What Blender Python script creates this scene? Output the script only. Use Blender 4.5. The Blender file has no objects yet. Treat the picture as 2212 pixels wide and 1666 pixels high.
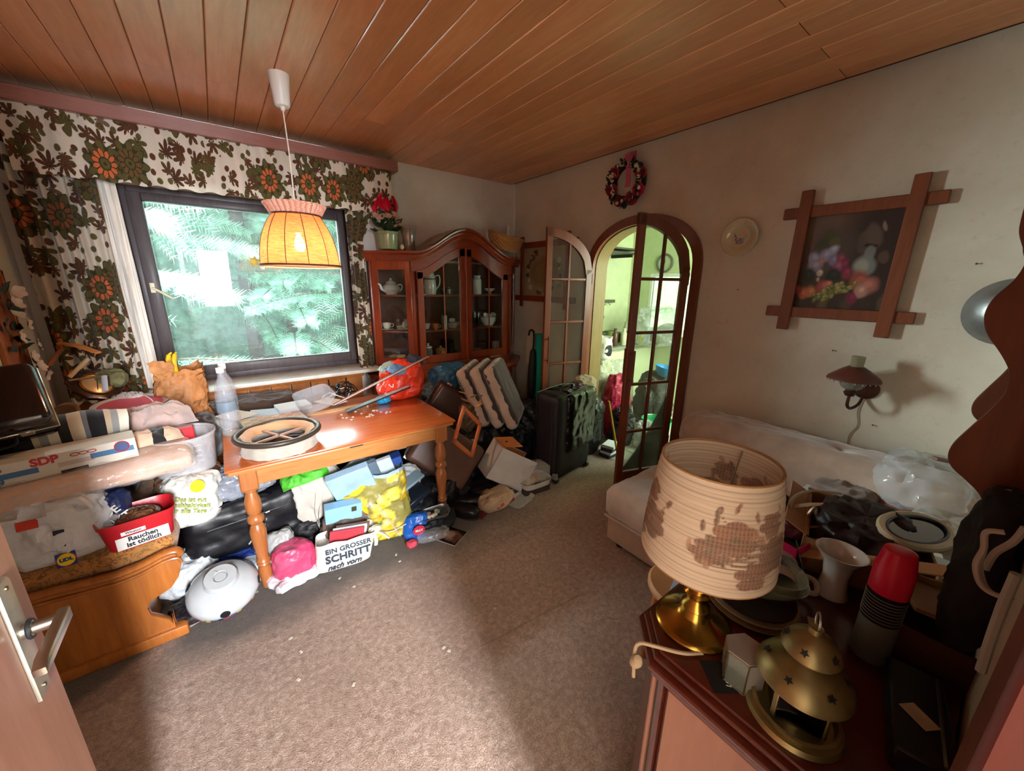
import bpy, bmesh, math, random
import numpy as np
from mathutils import Vector, Matrix, Euler, noise
PI = math.pi
SC = bpy.context.scene
COL = SC.collection
# ------------------------------------------------------------------ camera
CAMH = 1.6
YAW, PITCH, ROLL, FPX = 0.649170671, 0.263877470, 0.012838044, 819.16
def cam_axes():
    cy, sy, cp, sp, cr, sr = math.cos(YAW), math.sin(YAW), math.cos(PITCH), math.sin(PITCH), math.cos(ROLL), math.sin(ROLL)
    f = Vector((sy*cp, cy*cp, -sp)); r = Vector((cy, -sy, 0)); u = r.cross(f)
    return cr*r + sr*u, -sr*r + cr*u, f
AR, AU, AF = cam_axes()
cd = bpy.data.cameras.new('camera'); cam = bpy.data.objects.new('camera', cd); COL.objects.link(cam)
cd.sensor_width = 36; cd.lens = FPX/2212*36; cd.clip_start = 0.02; cd.clip_end = 200
cam.matrix_world = Matrix(((AR.x, AU.x, -AF.x, 0), (AR.y, AU.y, -AF.y, 0), (AR.z, AU.z, -AF.z, CAMH), (0, 0, 0, 1)))
SC.camera = cam
def sight(px, py): return AR*((px-1106)/FPX) - AU*((py-833)/FPX) + AF      # direction of a photo pixel
def gx(px, py, X): d = sight(px, py); return Vector((0, 0, CAMH)) + d*(X/d.x)
def gy(px, py, Y): d = sight(px, py); return Vector((0, 0, CAMH)) + d*(Y/d.y)
def gz(px, py, Z): d = sight(px, py); return Vector((0, 0, CAMH)) + d*((Z-CAMH)/d.z)
# ------------------------------------------------------------------ world and lights
SC.view_settings.view_transform = 'Standard'; SC.view_settings.look = 'None'
SC.view_settings.gamma = 1; SC.view_settings.use_curve_mapping = False
SC.view_settings.exposure = 1.55
SC.cycles.use_denoising = True
SC.cycles.adaptive_threshold = 0.02
SC.cycles.max_bounces = 8; SC.cycles.diffuse_bounces = 4; SC.cycles.glossy_bounces = 4
SC.cycles.transparent_max_bounces = 16; SC.cycles.transmission_bounces = 8
SC.cycles.sample_clamp_indirect = 6; SC.cycles.caustics_reflective = False; SC.cycles.caustics_refractive = False
wd = bpy.data.worlds.new('sky'); SC.world = wd; wd.use_nodes = True
wn = wd.node_tree.nodes; bgd = wn['Background']; bgd.inputs[0].default_value = (0.80, 0.92, 1.0, 1); bgd.inputs[1].default_value = 0.5
def area(name, loc, target, sx, sy, power, color):
    l = bpy.data.lights.new(name, 'AREA'); l.shape = 'RECTANGLE'; l.size = sx; l.size_y = sy; l.energy = power; l.color = color
    o = bpy.data.objects.new(name, l); COL.objects.link(o); o.location = loc
    o.rotation_euler = (Vector(target)-Vector(loc)).to_track_quat('-Z', 'Y').to_euler()
    return o
area('daylight_window', (0.3, 5.2, 3.9), (0.45, 2.3, 0.6), 2.6, 1.8, 800, (0.86, 0.95, 1.0))
area('fill_garden_side', (-1.75, 5.6, 2.1), (2.6, 1.3, 1.35), 1.6, 1.8, 620, (0.9, 0.96, 1.0))  # added fill outside the window, stands in for sky light on the right wall
area('daylight_hall', (0.02, -2.75, 1.75), (0.25, 1.2, 0.5), 0.5, 1.5, 200, (0.92, 0.95, 1.0))
area('daylight_kitchen', (3.9, 0.72, 1.75), (3.8, 3.2, 0.9), 1.2, 1.0, 30, (0.84, 1.0, 0.82))
# ------------------------------------------------------------------ mesh helpers
class MB:
    def __init__(s): s.v = []; s.f = []; s.m = []; s.uv = {}; s.vc = None
    def add(s, vs, fs, M=None, mi=0):
        o = len(s.v)
        s.v += [tuple(M @ Vector(p)) if M else tuple(p) for p in vs]
        s.f += [tuple(i+o for i in f) for f in fs]; s.m += [mi]*len(fs); return s
    def join(s, b, M=None):
        o = len(s.v); s.v += [tuple(M @ Vector(p)) if M else p for p in b.v]
        fo = len(s.f); s.f += [tuple(i+o for i in f) for f in b.f]; s.m += b.m
        for k, u in b.uv.items(): s.uv[k+fo] = u
        return s
def T(x=0, y=0, z=0, rx=0, ry=0, rz=0, s=1): 
    S = Matrix.Diagonal((s, s, s, 1)) if not hasattr(s, '__len__') else Matrix.Diagonal((*s, 1))
    return Matrix.Translation((x, y, z)) @ Euler((rx, ry, rz)).to_matrix().to_4x4() @ S
def from_bm(bm):
    m = MB(); bm.verts.index_update()
    m.v = [tuple(v.co) for v in bm.verts]; m.f = [tuple(v.index for v in f.verts) for f in bm.faces]; m.m = [0]*len(m.f); bm.free(); return m
def box(sx, sy, sz, x=0, y=0, z=0, b=0.0, seg=1):
    "box centred in x,y with its bottom at z"
    bm = bmesh.new(); bmesh.ops.create_cube(bm, size=1)
    for v in bm.verts: v.co = Vector((v.co.x*sx+x, v.co.y*sy+y, (v.co.z+.5)*sz+z))
    if b: bmesh.ops.bevel(bm, geom=bm.edges[:], offset=min(b, .49*min(sx, sy, sz)), segments=seg, profile=.5, affect='EDGES')
    return from_bm(bm)
def bx(x0, x1, y0, y1, z0, z1, b=0.0, seg=1): return box(x1-x0, y1-y0, z1-z0, (x0+x1)/2, (y0+y1)/2, z0, b, seg)
def lathe(prof, n=32, close=False):
    m = MB(); 
    for r, z in prof:
        for i in range(n):
            a = 2*PI*i/n; m.v.append((r*math.cos(a), r*math.sin(a), z))
    k = len(prof)
    for j in range(k-1 if not close else k):
        for i in range(n):
            a, b = j*n+i, j*n+(i+1) % n; c, d = ((j+1) % k)*n+(i+1) % n, ((j+1) % k)*n+i
            m.f.append((a, b, c, d))
    if not close:
        if prof[0][0] > 1e-5: m.f.append(tuple(range(n-1, -1, -1)))
        if prof[-1][0] > 1e-5: m.f.append(tuple((k-1)*n+i for i in range(n)))
    m.m = [0]*len(m.f); return m
def shell(prof, t, n=32):
    "open thin walled turned vessel: prof from bottom centre to rim"
    inner = [(max(r-t, 0.0005), z+(t if i == 0 or prof[i][0] < prof[-1][0]*.2 else 0)) for i, (r, z) in enumerate(prof)]
    p = [(max(r, .0005), z) for r, z in prof] + inner[::-1]
    return lathe(p, n, close=False)
def tube(pts, r, n=8, closed=False, flat=1.0, cap=True):
    pts = [Vector(p) for p in pts]; m = MB(); k = len(pts); up = None; rings = []
    for i, p in enumerate(pts):
        a = pts[i-1] if (i > 0 or closed) else p; b = pts[(i+1) % k] if (i < k-1 or closed) else p
        t = (b-a).normalized() if (b-a).length > 1e-9 else Vector((0, 0, 1))
        if up is None:
            up = Vector((0, 0, 1)) if abs(t.z) < .9 else Vector((1, 0, 0))
        s = t.cross(up); 
        if s.length < 1e-6: s = t.cross(Vector((0, 1, 0)))
        s.normalize(); up = s.cross(t).normalized()
        rr = r[i] if hasattr(r, '__len__') else r
        for j in range(n):
            an = 2*PI*j/n; m.v.append(tuple(p + s*rr*math.cos(an) + up*rr*flat*math.sin(an)))
    for i in range(k if closed else k-1):
        for j in range(n):
            m.f.append((i*n+j, i*n+(j+1) % n, ((i+1) % k)*n+(j+1) % n, ((i+1) % k)*n+j))
    if cap and not closed: m.f.append(tuple(range(n-1, -1, -1))); m.f.append(tuple((k-1)*n+j for j in range(n)))
    m.m = [0]*len(m.f); return m
def spl(pts, n=8, closed=False):
    "Catmull-Rom through points"
    P = [Vector(p) for p in pts]; out = []; k = len(P)
    for i in range(k if closed else k-1):
        p0 = P[(i-1) % k] if (closed or i > 0) else P[0]*2-P[1]; p1 = P[i]; p2 = P[(i+1) % k]; p3 = P[(i+2) % k] if (closed or i < k-2) else P[-1]*2-P[-2]
        for j in range(n):
            t = j/n; out.append(.5*((2*p1)+(p2-p0)*t+(2*p0-5*p1+4*p2-p3)*t*t+(3*p1-p0-3*p2+p3)*t**3))
    if not closed: out.append(P[-1])
    return out
def prism(poly, h, b=0.0, hole=None):
    "2d outline in xy extruded up z 0..h"
    bm = bmesh.new(); vs = [bm.verts.new((p[0], p[1], 0)) for p in poly]; f = bm.faces.new(vs)
    r = bmesh.ops.extrude_face_region(bm, geom=[f]); bmesh.ops.translate(bm, vec=(0, 0, h), verts=[e for e in r['geom'] if isinstance(e, bmesh.types.BMVert)])
    bmesh.ops.recalc_face_normals(bm, faces=bm.faces)
    if b:
        ed = [e for e in bm.edges if abs(e.verts[0].co.z-e.verts[1].co.z) < 1e-6]
        bmesh.ops.bevel(bm, geom=ed, offset=b, segments=2, profile=.5, affect='EDGES')
    return from_bm(bm)
def ring2(outer, inner, h):
    "strip between two outlines of equal length, extruded 0..h"
    m = MB(); k = len(outer)
    m.v = [(x, y, 0) for x, y in outer]+[(x, y, 0) for x, y in inner]+[(x, y, h) for x, y in outer]+[(x, y, h) for x, y in inner]
    for i in range(k):
        j = (i+1) % k
        m.f += [(i, k+i, k+j, j), (2*k+i, 2*k+j, 3*k+j, 3*k+i), (i, j, 2*k+j, 2*k+i), (k+i, 3*k+i, 3*k+j, k+j)]
    m.m = [0]*len(m.f); return m
def grid(nx, ny, fn, closed_u=False):
    m = MB()
    for j in range(ny+1):
        for i in range(nx+(0 if closed_u else 1)): m.v.append(tuple(fn(i/nx, j/ny)))
    w = nx if closed_u else nx+1
    for j in range(ny):
        for i in range(nx):
            a = j*w+i; b = j*w+(i+1) % w; m.uv[len(m.f)] = ((i/nx, j/ny), ((i+1)/nx, j/ny), ((i+1)/nx, (j+1)/ny), (i/nx, (j+1)/ny))
            m.f.append((a, b, b+w, a+w))
    m.m = [0]*len(m.f); return m
def thick(m, t):
    "give an open sheet a thickness along its normals"
    bm = bmesh.new(); vs = [bm.verts.new(p) for p in m.v]
    ul = bm.loops.layers.uv.new('UVMap') if m.uv else None
    for k, f in enumerate(m.f):
        try:
            bf = bm.faces.new([vs[i] for i in f])
            if ul and k in m.uv:
                for lp, q in zip(bf.loops, m.uv[k]): lp[ul].uv = q
        except ValueError: pass
    bm.normal_update(); n = [v.normal.copy() for v in bm.verts]
    r = bmesh.ops.duplicate(bm, geom=bm.faces[:]); 
    vmap = r['vert_map']; 
    nf = [g for g in r['geom'] if isinstance(g, bmesh.types.BMFace)]
    for i, v in enumerate(vs): vmap[v].co = v.co - n[i]*t
    bmesh.ops.reverse_faces(bm, faces=nf)
    for e in [e for e in bm.edges if e.is_boundary and e.verts[0] in vmap and e.verts[1] in vmap and e.verts[0] in vs[:0]]: pass
    src = set(vs); be = [e for e in bm.edges if e.is_boundary and e.verts[0] in src and e.verts[1] in src]
    for e in be:
        a, b = e.verts; 
        try: bm.faces.new((b, a, vmap[a], vmap[b]))
        except ValueError: pass
    out = MB(); bm.verts.index_update(); bm.faces.index_update()
    out.v = [tuple(v.co) for v in bm.verts]; out.f = [tuple(v.index for v in f.verts) for f in bm.faces]; out.m = [0]*len(out.f)
    if ul:
        for k, f in enumerate(bm.faces): out.uv[k] = tuple(tuple(lp[ul].uv) for lp in f.loops)
    if m.vc: out.vc = list(m.vc)+list(m.vc)
    bm.free(); return out
def nz(p, s=0): return noise.noise(Vector(p)+Vector((s*7.3, s*3.1, s*5.7)))
def ridge(p, s=0): return 1-2*abs(nz(p, s))
def crump(p, s, f=1.0): return .55*ridge(Vector(p)*f*1.3, s)+.45*ridge(Vector(p)*f*2.9, s+1)+.22*ridge(Vector(p)*f*6.1, s+2)-.25
def blob(w, d, h, seed=1, cr=.06, f=6.0, ex=3.0, nu=60, nv=34, flat=.35, lean=(0, 0), top=1.0, neck=None):
    """crumpled soft body standing on z=0: superellipse plan w x d, height h; flat = how boxy in height;
    top = width factor at the top; neck=(start, factor) pulls the top in like a tied bag"""
    def fn(u, v):
        a = 2*PI*u; c, s = math.cos(a), math.sin(a)
        k = (abs(c)**ex+abs(s)**ex)**(-1/ex)
        ph = PI*v; 
        rr = max(0, math.sin(ph))**flat; zz = .5-.5*math.copysign(abs(math.cos(ph))**(1 if flat > .8 else .75), math.cos(ph))
        wf = 1+(top-1)*zz
        if neck and zz > neck[0]: 
            t = (zz-neck[0])/(1-neck[0]); wf *= 1+(neck[1]-1)*t*t*(3-2*t)
        p = Vector((c*k*rr*wf*w/2, s*k*rr*wf*d/2, zz*h))
        q = crump((p.x, p.y, p.z*.8), seed, f)
        amt = cr*1.1*(.3+.7*min(1, zz*3))
        nr = Vector((p.x/(w/2+1e-6), p.y/(d/2+1e-6), (zz-.4)*1.6))
        if nr.length > 1e-6: nr.normalize()
        p += nr*q*amt
        p.x += lean[0]*zz; p.y += lean[1]*zz; p.z = max(p.z, .001)
        return p
    return grid(nu, nv, fn, closed_u=True)
def openbag(w, d, h, seed=1, cr=.03, f=7.0, ex=4.0, flare=1.0, fill=.8, lean=(0, 0), nu=48, nv=20):
    "open topped bag with crumpled sides; its rim wavy; inner floor at fill*h"
    def fn(u, v):
        a = 2*PI*u; c, s = math.cos(a), math.sin(a); k = (abs(c)**ex+abs(s)**ex)**(-1/ex)
        z = min(v/.8, 1.0); wf = 1+(flare-1)*z
        if v > .8: t = (v-.8)/.2; wf *= 1-.10*t; zz = 1-(1-fill)*t
        else: zz = z
        rr = min(1, .55+v*6) if v < .08 else 1
        p = Vector((c*k*w/2*wf*rr, s*k*d/2*wf*rr, zz*h))
        q = crump(p, seed, f)*cr
        p += Vector((c, s, 0))*q
        if zz > .6: p.z += nz((c*1.7, s*1.7, zz), seed)*.12*h*(zz-.6)/.4
        p.x += lean[0]*zz; p.y += lean[1]*zz; return p
    m = grid(nu, nv, fn, closed_u=True)
    m.f.append(tuple(range(nu-1, -1, -1))); m.m.append(0)
    m.f.append(tuple(nv*nu+i for i in range(nu))); m.m.append(0)
    return m
def drape(w, d, h, seed=1, cr=.04, f=7.0, n=26, pw=3.0, hem=.0):
    "a dropped cloth: closed low heap with folds, bottom at z=0"
    def fn(u, v):
        x, y = (u-.5)*2, (v-.5)*2
        e = max(0, 1-(abs(x)**pw+abs(y)**pw))**.5
        px, py = x*w/2*(1+.10*nz((x*1.3, y*1.3, 0), seed)), y*d/2*(1+.12*nz((x*1.3, y*1.3, 3), seed))
        z = e*h*(.75+.25*nz((x*1.5, y*1.5, 9), seed)) + crump((px, py, 0), seed, f)*cr*min(1, e*3)
        return Vector((px, py, max(.004+hem, z)))
    m = grid(n, n, fn); 
    k = n+1; rim = [i for i in range(k)]+[j*k+n for j in range(1, k)]+[n*k+i for i in range(n-1, -1, -1)]+[j*k for j in range(n-1, 0, -1)]
    o = len(m.v); m.v += [(m.v[i][0], m.v[i][1], 0) for i in rim]; q = len(rim)
    for i in range(q): m.f.append((rim[(i+1) % q], rim[i], o+i, o+(i+1) % q)); m.m.append(0)
    m.f.append(tuple(o+i for i in range(q-1, -1, -1))); m.m.append(0)
    return m
# ------------------------------------------------------------------ object helpers
def mesh_of(name, m, mats, smooth=True, ang=40):
    me = bpy.data.meshes.new(name); me.from_pydata(m.v, [], m.f)
    for a in (mats if isinstance(mats, (list, tuple)) else [mats]): me.materials.append(a)
    if m.uv:
        ul = me.uv_layers.new(name='UVMap')
        for k, q in m.uv.items():
            for i, li in enumerate(me.polygons[k].loop_indices): ul.data[li].uv = q[i]
    if m.vc:
        at = me.color_attributes.new('Col', 'FLOAT_COLOR', 'POINT'); at.data.foreach_set('color', [c for q in m.vc for c in (q[0], q[1], q[2], 1.0)])
    if any(m.m): me.polygons.foreach_set('material_index', m.m)
    if smooth:
        me.polygons.foreach_set('use_smooth', [True]*len(me.polygons)); me.set_sharp_from_angle(angle=math.radians(ang))
    me.validate(); me.update(); return me
def tag(o, label, cat, group=None, kind=None):
    if label: o['label'] = label
    if cat: o['category'] = cat
    if group: o['group'] = group
    if kind: o['kind'] = kind
    return o
def place(o, loc, rot):
    o.location = loc; o.rotation_euler = rot if hasattr(rot, '__len__') else (0, 0, rot); return o
def part(name, m, mat, parent=None, loc=(0, 0, 0), rot=(0, 0, 0), label=None, ang=40, smooth=True):
    me = m if isinstance(m, bpy.types.Mesh) else mesh_of(name, m, mat, smooth, ang)
    o = bpy.data.objects.new(name, me); COL.objects.link(o); place(o, loc, rot)
    if parent: o.parent = parent
    if label: o['label'] = label
    return o
def thing(name, label, cat, loc=(0, 0, 0), rot=0, group=None):
    o = bpy.data.objects.new(name, None); COL.objects.link(o); o.empty_display_size = .1
    return tag(place(o, loc, rot), label, cat, group)
def solo(name, m, mat, label, cat, loc=(0, 0, 0), rot=0, group=None, ang=40):
    return tag(part(name, m, mat, None, loc, rot, ang=ang), label, cat, group)
def struct(name, m, mat, loc=(0, 0, 0), rot=0, label=None, ang=40):
    o = part(name, m, mat, None, loc, rot, ang=ang); o['kind'] = 'structure'
    if label: o['label'] = label
    return o
def struct_e(name, loc=(0, 0, 0), rot=0, label=None):
    o = bpy.data.objects.new(name, None); COL.objects.link(o); place(o, loc, rot); o['kind'] = 'structure'
    if label: o['label'] = label
    return o
def copy_tree(o, parent=None):
    c = o.copy(); COL.objects.link(c); c.parent = parent
    for ch in o.children: copy_tree(ch, c)
    return c
def textmesh(s, size, mat, ext=.0006, bold=0.0, align='CENTER', shear=0.0, space=1.0):
    cu = bpy.data.curves.new('lettering', 'FONT'); cu.body = s; cu.size = size; cu.extrude = ext; cu.offset = bold; cu.align_x = align; cu.align_y = 'CENTER'; cu.shear = shear; cu.space_line = space
    cu.resolution_u = 3
    o = bpy.data.objects.new('lettering', cu); COL.objects.link(o)
    me = bpy.data.meshes.new_from_object(o.evaluated_get(bpy.context.evaluated_depsgraph_get())); bpy.data.objects.remove(o); bpy.data.curves.remove(cu)
    me.materials.clear(); me.materials.append(mat); me.name = 'lettering'; return me
def text(s, size, mat, parent, loc, rot, **k): return part('lettering', textmesh(s, size, mat, **k), None, parent, loc, rot)
# ------------------------------------------------------------------ materials
class S:
    "a float socket with arithmetic"
    nt = None
    def __init__(s, k): s.k = k
    @staticmethod
    def op(o, *a, clamp=False):
        n = S.nt.nodes.new('ShaderNodeMath'); n.operation = o; n.use_clamp = clamp
        for i, x in enumerate(a):
            if isinstance(x, S): S.nt.links.new(x.k, n.inputs[i])
            else: n.inputs[i].default_value = float(x)
        return S(n.outputs[0])
    def __add__(s, o): return S.op('ADD', s, o)
    __radd__ = __add__
    def __sub__(s, o): return S.op('SUBTRACT', s, o)
    def __rsub__(s, o): return S.op('SUBTRACT', o, s)
    def __mul__(s, o): return S.op('MULTIPLY', s, o)
    __rmul__ = __mul__
    def __truediv__(s, o): return S.op('DIVIDE', s, o)
    def lt(s, o, soft=.02): return S.op('MULTIPLY_ADD', s - o, -1/soft, .5, clamp=True)
    def gt(s, o, soft=.02): return S.op('MULTIPLY_ADD', s - o, 1/soft, .5, clamp=True)
def fn1(o): return lambda x, *a: S.op(o, x, *a)
sSIN, sCOS, sABS, sSQRT, sFRAC, sMAX, sMIN, sMOD, sPOW, sATAN2, sFLOOR = map(fn1, ('SINE', 'COSINE', 'ABSOLUTE', 'SQRT', 'FRACT', 'MAXIMUM', 'MINIMUM', 'FLOORED_MODULO', 'POWER', 'ARCTAN2', 'FLOOR'))
def rgb(c): return (*c, 1) if len(c) == 3 else c
def hx(h):
    "sRGB hex to linear"
    v = [int(h[i:i+2], 16)/255 for i in (0, 2, 4)]
    return tuple(x/12.92 if x <= .04045 else ((x+.055)/1.055)**2.4 for x in v)
def newmat(name):
    m = bpy.data.materials.new(name); m.use_nodes = True; S.nt = m.node_tree
    return m, m.node_tree, m.node_tree.nodes['Principled BSDF']
def nd(t, **k):
    n = S.nt.nodes.new(t)
    for a, b in k.items():
        if a.startswith('i_'): 
            key = a[2:]; n.inputs[int(key) if key.isdigit() else key].default_value = b
        else: setattr(n, a, b)
    return n
def lk(a, b): S.nt.links.new(a.k if isinstance(a, S) else a, b)
def mixc(fac, a, b, blend='MIX'):
    n = nd('ShaderNodeMix', data_type='RGBA', blend_type=blend)
    for x, i in ((fac, 0), (a, 6), (b, 7)):
        if isinstance(x, S): lk(x, n.inputs[i])
        elif isinstance(x, bpy.types.NodeSocket): lk(x, n.inputs[i])
        elif i == 0: n.inputs[0].default_value = x
        else: n.inputs[i].default_value = rgb(x)
    return n.outputs[2]
def coords(kind='Object', scale=(1, 1, 1), rot=(0, 0, 0), loc=(0, 0, 0)):
    c = nd('ShaderNodeTexCoord'); mp = nd('ShaderNodeMapping'); lk(c.outputs[kind], mp.inputs[0])
    mp.inputs['Scale'].default_value = scale; mp.inputs['Rotation'].default_value = rot; mp.inputs['Location'].default_value = loc
    return mp.outputs[0]
def uvs(kind='UV', su=1, sv=1, du=0, dv=0):
    sp = nd('ShaderNodeSeparateXYZ'); lk(coords(kind, (su, sv, 1), (0, 0, 0), (du, dv, 0)), sp.inputs[0]); return S(sp.outputs[0]), S(sp.outputs[1])
def noi(vec, scale, detail=4, rough=.55, dist=0):
    n = nd('ShaderNodeTexNoise'); n.inputs['Scale'].default_value = scale; n.inputs['Detail'].default_value = detail; n.inputs['Roughness'].default_value = rough; n.inputs['Distortion'].default_value = dist
    if vec: lk(vec, n.inputs['Vector'])
    return S(n.outputs[0])
def ramp(fac, stops):
    r = nd('ShaderNodeValToRGB'); lk(fac, r.inputs[0]); e = r.color_ramp.elements
    while len(e) < len(stops): e.new(.5)
    for i, (p, c) in enumerate(stops): e[i].position = p; e[i].color = rgb(c)
    return r.outputs[0]
def bump(p, h, strength=.3, dist=.01):
    b = nd('ShaderNodeBump'); b.inputs['Strength'].default_value = strength; b.inputs['Distance'].default_value = dist; lk(h, b.inputs['Height']); lk(b.outputs[0], p.inputs['Normal'])
def setp(p, rough=.5, metal=0, spec=.5, trans=0, ior=1.45, coat=0, sheen=0, alpha=1, emit=None, estr=0):
    p.inputs['Roughness'].default_value = rough; p.inputs['Metallic'].default_value = metal; p.inputs['Specular IOR Level'].default_value = spec
    p.inputs['Transmission Weight'].default_value = trans; p.inputs['IOR'].default_value = ior; p.inputs['Coat Weight'].default_value = coat; p.inputs['Sheen Weight'].default_value = sheen; p.inputs['Alpha'].default_value = alpha
    if emit: p.inputs['Emission Color'].default_value = rgb(emit); p.inputs['Emission Strength'].default_value = estr
_mc = {}
def plain(c, rough=.5, var=.12, bmp=0, bs=60, key=None, **k):
    "colour with slight mottling; cached"
    col = hx(c) if isinstance(c, str) else c
    kk = (col, rough, var, bmp, bs, tuple(sorted(k.items())))
    if kk in _mc: return _mc[kk]
    m, nt, p = newmat('surface_%s' % (c if isinstance(c, str) else len(_mc))); setp(p, rough, **k)
    v = coords('Object')
    if var: 
        n = noi(v, 9, 3); lo = tuple(x*(1-var) for x in col); hi = tuple(min(1, x*(1+var)) for x in col)
        lk(ramp(n, [(.3, lo), (.7, hi)]), p.inputs['Base Color'])
    else: p.inputs['Base Color'].default_value = rgb(col)
    if bmp: bump(p, noi(v, bs, 3), bmp, .004)
    _mc[kk] = m; return m
def bagm(c, rough=.45, var=.22, st=.32, sc=13, **k):
    "crumpled plastic or cloth: fine creases as relief"
    col = hx(c) if isinstance(c, str) else c; kk = ('bag', col, rough, var, st, sc)
    if kk in _mc: return _mc[kk]
    m, nt, p = newmat('crumpled_%d' % len(_mc)); setp(p, rough, **k); v = coords('Object'); n = noi(v, 5, 3)
    lk(ramp(n, [(.3, tuple(x*(1-var) for x in col)), (.7, tuple(min(1, x*(1+var)) for x in col))]), p.inputs['Base Color'])
    dv = noi(v, 7, 2); mp = nd('ShaderNodeVectorMath', operation='ADD'); lk(v, mp.inputs[0]); cb = nd('ShaderNodeCombineXYZ'); lk(dv*.12, cb.inputs[0]); lk(dv*.1, cb.inputs[2]); lk(cb.outputs[0], mp.inputs[1])
    vo = nd('ShaderNodeTexVoronoi', feature='F1', distance='CHEBYCHEV'); vo.inputs['Scale'].default_value = sc; lk(mp.outputs[0], vo.inputs['Vector'])
    v2 = nd('ShaderNodeTexVoronoi', feature='F1'); v2.inputs['Scale'].default_value = sc*2.7; lk(mp.outputs[0], v2.inputs['Vector'])
    bump(p, S(vo.outputs[0])*1.0+S(v2.outputs[0])*.4+noi(v, 60, 3)*.15, st, .035); _mc[kk] = m; return m
def wood(name, dark, light, scale=1.0, axis='X', rough=.38, coat=.25, grain=1.0, bmp=.12):
    m, nt, p = newmat(name); setp(p, rough, coat=coat); p.inputs['Coat Roughness'].default_value = .22
    d, l = hx(dark), hx(light)
    sc = {'X': (1, 9, 9), 'Y': (9, 1, 9), 'Z': (9, 9, 1)}[axis]
    oi = nd('ShaderNodeObjectInfo'); ad = nd('ShaderNodeVectorMath', operation='ADD'); c = nd('ShaderNodeTexCoord')
    lk(c.outputs['Object'], ad.inputs[0]); ml = nd('ShaderNodeVectorMath', operation='SCALE'); ml.inputs[0].default_value = (13, 7, 5); lk(oi.outputs['Random'], ml.inputs['Scale']); lk(ml.outputs[0], ad.inputs[1])
    mp = nd('ShaderNodeMapping'); lk(ad.outputs[0], mp.inputs[0]); mp.inputs['Scale'].default_value = tuple(x*scale for x in sc)
    g = noi(mp.outputs[0], 2.2, 7, .62, .9); g2 = noi(mp.outputs[0], 9, 4, .6, .3)
    mix = tuple((a+b)/2 for a, b in zip(d, l))
    col = ramp(g*(.72*grain)+g2*.28+(1-grain)*.36, [(.28, d), (.5, mix), (.72, l)])
    var = S(oi.outputs['Random'])*.24+.88
    hs = nd('ShaderNodeHueSaturation'); lk(col, hs.inputs['Color']); lk(var, hs.inputs['Value']); lk(hs.outputs[0], p.inputs['Base Color'])
    bump(p, g2, bmp, .002); return m
def glassy(name, col=(1, 1, 1), rough=.02, trans=.88, dust=0.0, ior=1.45):
    "clear thin glass: see-through with real reflections, optional dust film"
    m, nt, p = newmat(name); nt.nodes.remove(p); out = nt.nodes['Material Output']
    t = nd('ShaderNodeBsdfTransparent'); t.inputs[0].default_value = rgb(col); g = nd('ShaderNodeBsdfGlossy'); g.inputs['Roughness'].default_value = rough
    fr = nd('ShaderNodeFresnel'); fr.inputs[0].default_value = ior; mx = nd('ShaderNodeMixShader'); lk(fr.outputs[0], mx.inputs[0]); lk(t.outputs[0], mx.inputs[1]); lk(g.outputs[0], mx.inputs[2])
    last = mx.outputs[0]
    if trans < 1 or dust:
        df = nd('ShaderNodeBsdfDiffuse'); df.inputs[0].default_value = rgb(tuple(.9*x for x in col)); tl = nd('ShaderNodeBsdfTranslucent'); tl.inputs[0].default_value = rgb(col)
        a = nd('ShaderNodeAddShader'); lk(df.outputs[0], a.inputs[0]); lk(tl.outputs[0], a.inputs[1])
        m2 = nd('ShaderNodeMixShader'); lk(noi(coords('Object'), 7, 4)*(1-trans+dust)*2, m2.inputs[0]); lk(last, m2.inputs[1]); lk(a.outputs[0], m2.inputs[2]); last = m2.outputs[0]
    lk(last, out.inputs[0]); return m
def film(name, col, alpha=.5, rough=.15):
    "thin plastic film: milky see-through bag"
    m, nt, p = newmat(name); setp(p, rough, spec=.7); p.inputs['Base Color'].default_value = rgb(col)
    n = noi(coords('Object'), 14, 4, .6, .6); lk(S.op('MULTIPLY_ADD', n, .3, alpha-.15, clamp=True), p.inputs['Alpha']); bump(p, n, .5, .01); return m
def fabric(name, c, rough=.9, bs=220, bmp=.25, var=.15, sheen=.3):
    m, nt, p = newmat(name); setp(p, rough, spec=.25, sheen=sheen); col = hx(c) if isinstance(c, str) else c; v = coords('Object')
    lk(ramp(noi(v, 7, 5), [(.3, tuple(x*(1-var) for x in col)), (.7, tuple(min(1, x*(1+var)) for x in col))]), p.inputs['Base Color']); bump(p, noi(v, bs, 2), bmp, .002); return m
def vcmat(name, rough=.6, var=.1, bmp=.0, bs=60, **k):
    m, nt, p = newmat(name); setp(p, rough, **k); a = nd('ShaderNodeVertexColor', layer_name='Col'); n = noi(coords('Object'), 40, 3)
    lk(mixc(n*var*2, a.outputs[0], (.02, .02, .02)), p.inputs['Base Color'])
    if bmp: bump(p, noi(coords('Object'), bs, 3), bmp, .004)
    return m
def pcol(U, V, base, shapes):
    "colours of a painted surface: soft ellipses over a base colour"
    U = np.asarray(U, float); V = np.asarray(V, float); C = np.tile(np.array(hx(base) if isinstance(base, str) else base, float), (U.size, 1))
    for cx, cy, rx, ry, rot, c, soft in shapes:
        a, b = U-cx, V-cy; co, si = math.cos(rot), math.sin(rot); d = np.sqrt(((a*co+b*si)/rx)**2+((b*co-a*si)/ry)**2)
        t = np.clip((1+soft*.5-d)/max(soft, .01), 0, 1)[:, None]; C = C*(1-t)+np.array(hx(c) if isinstance(c, str) else c)*t
    return C
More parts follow.
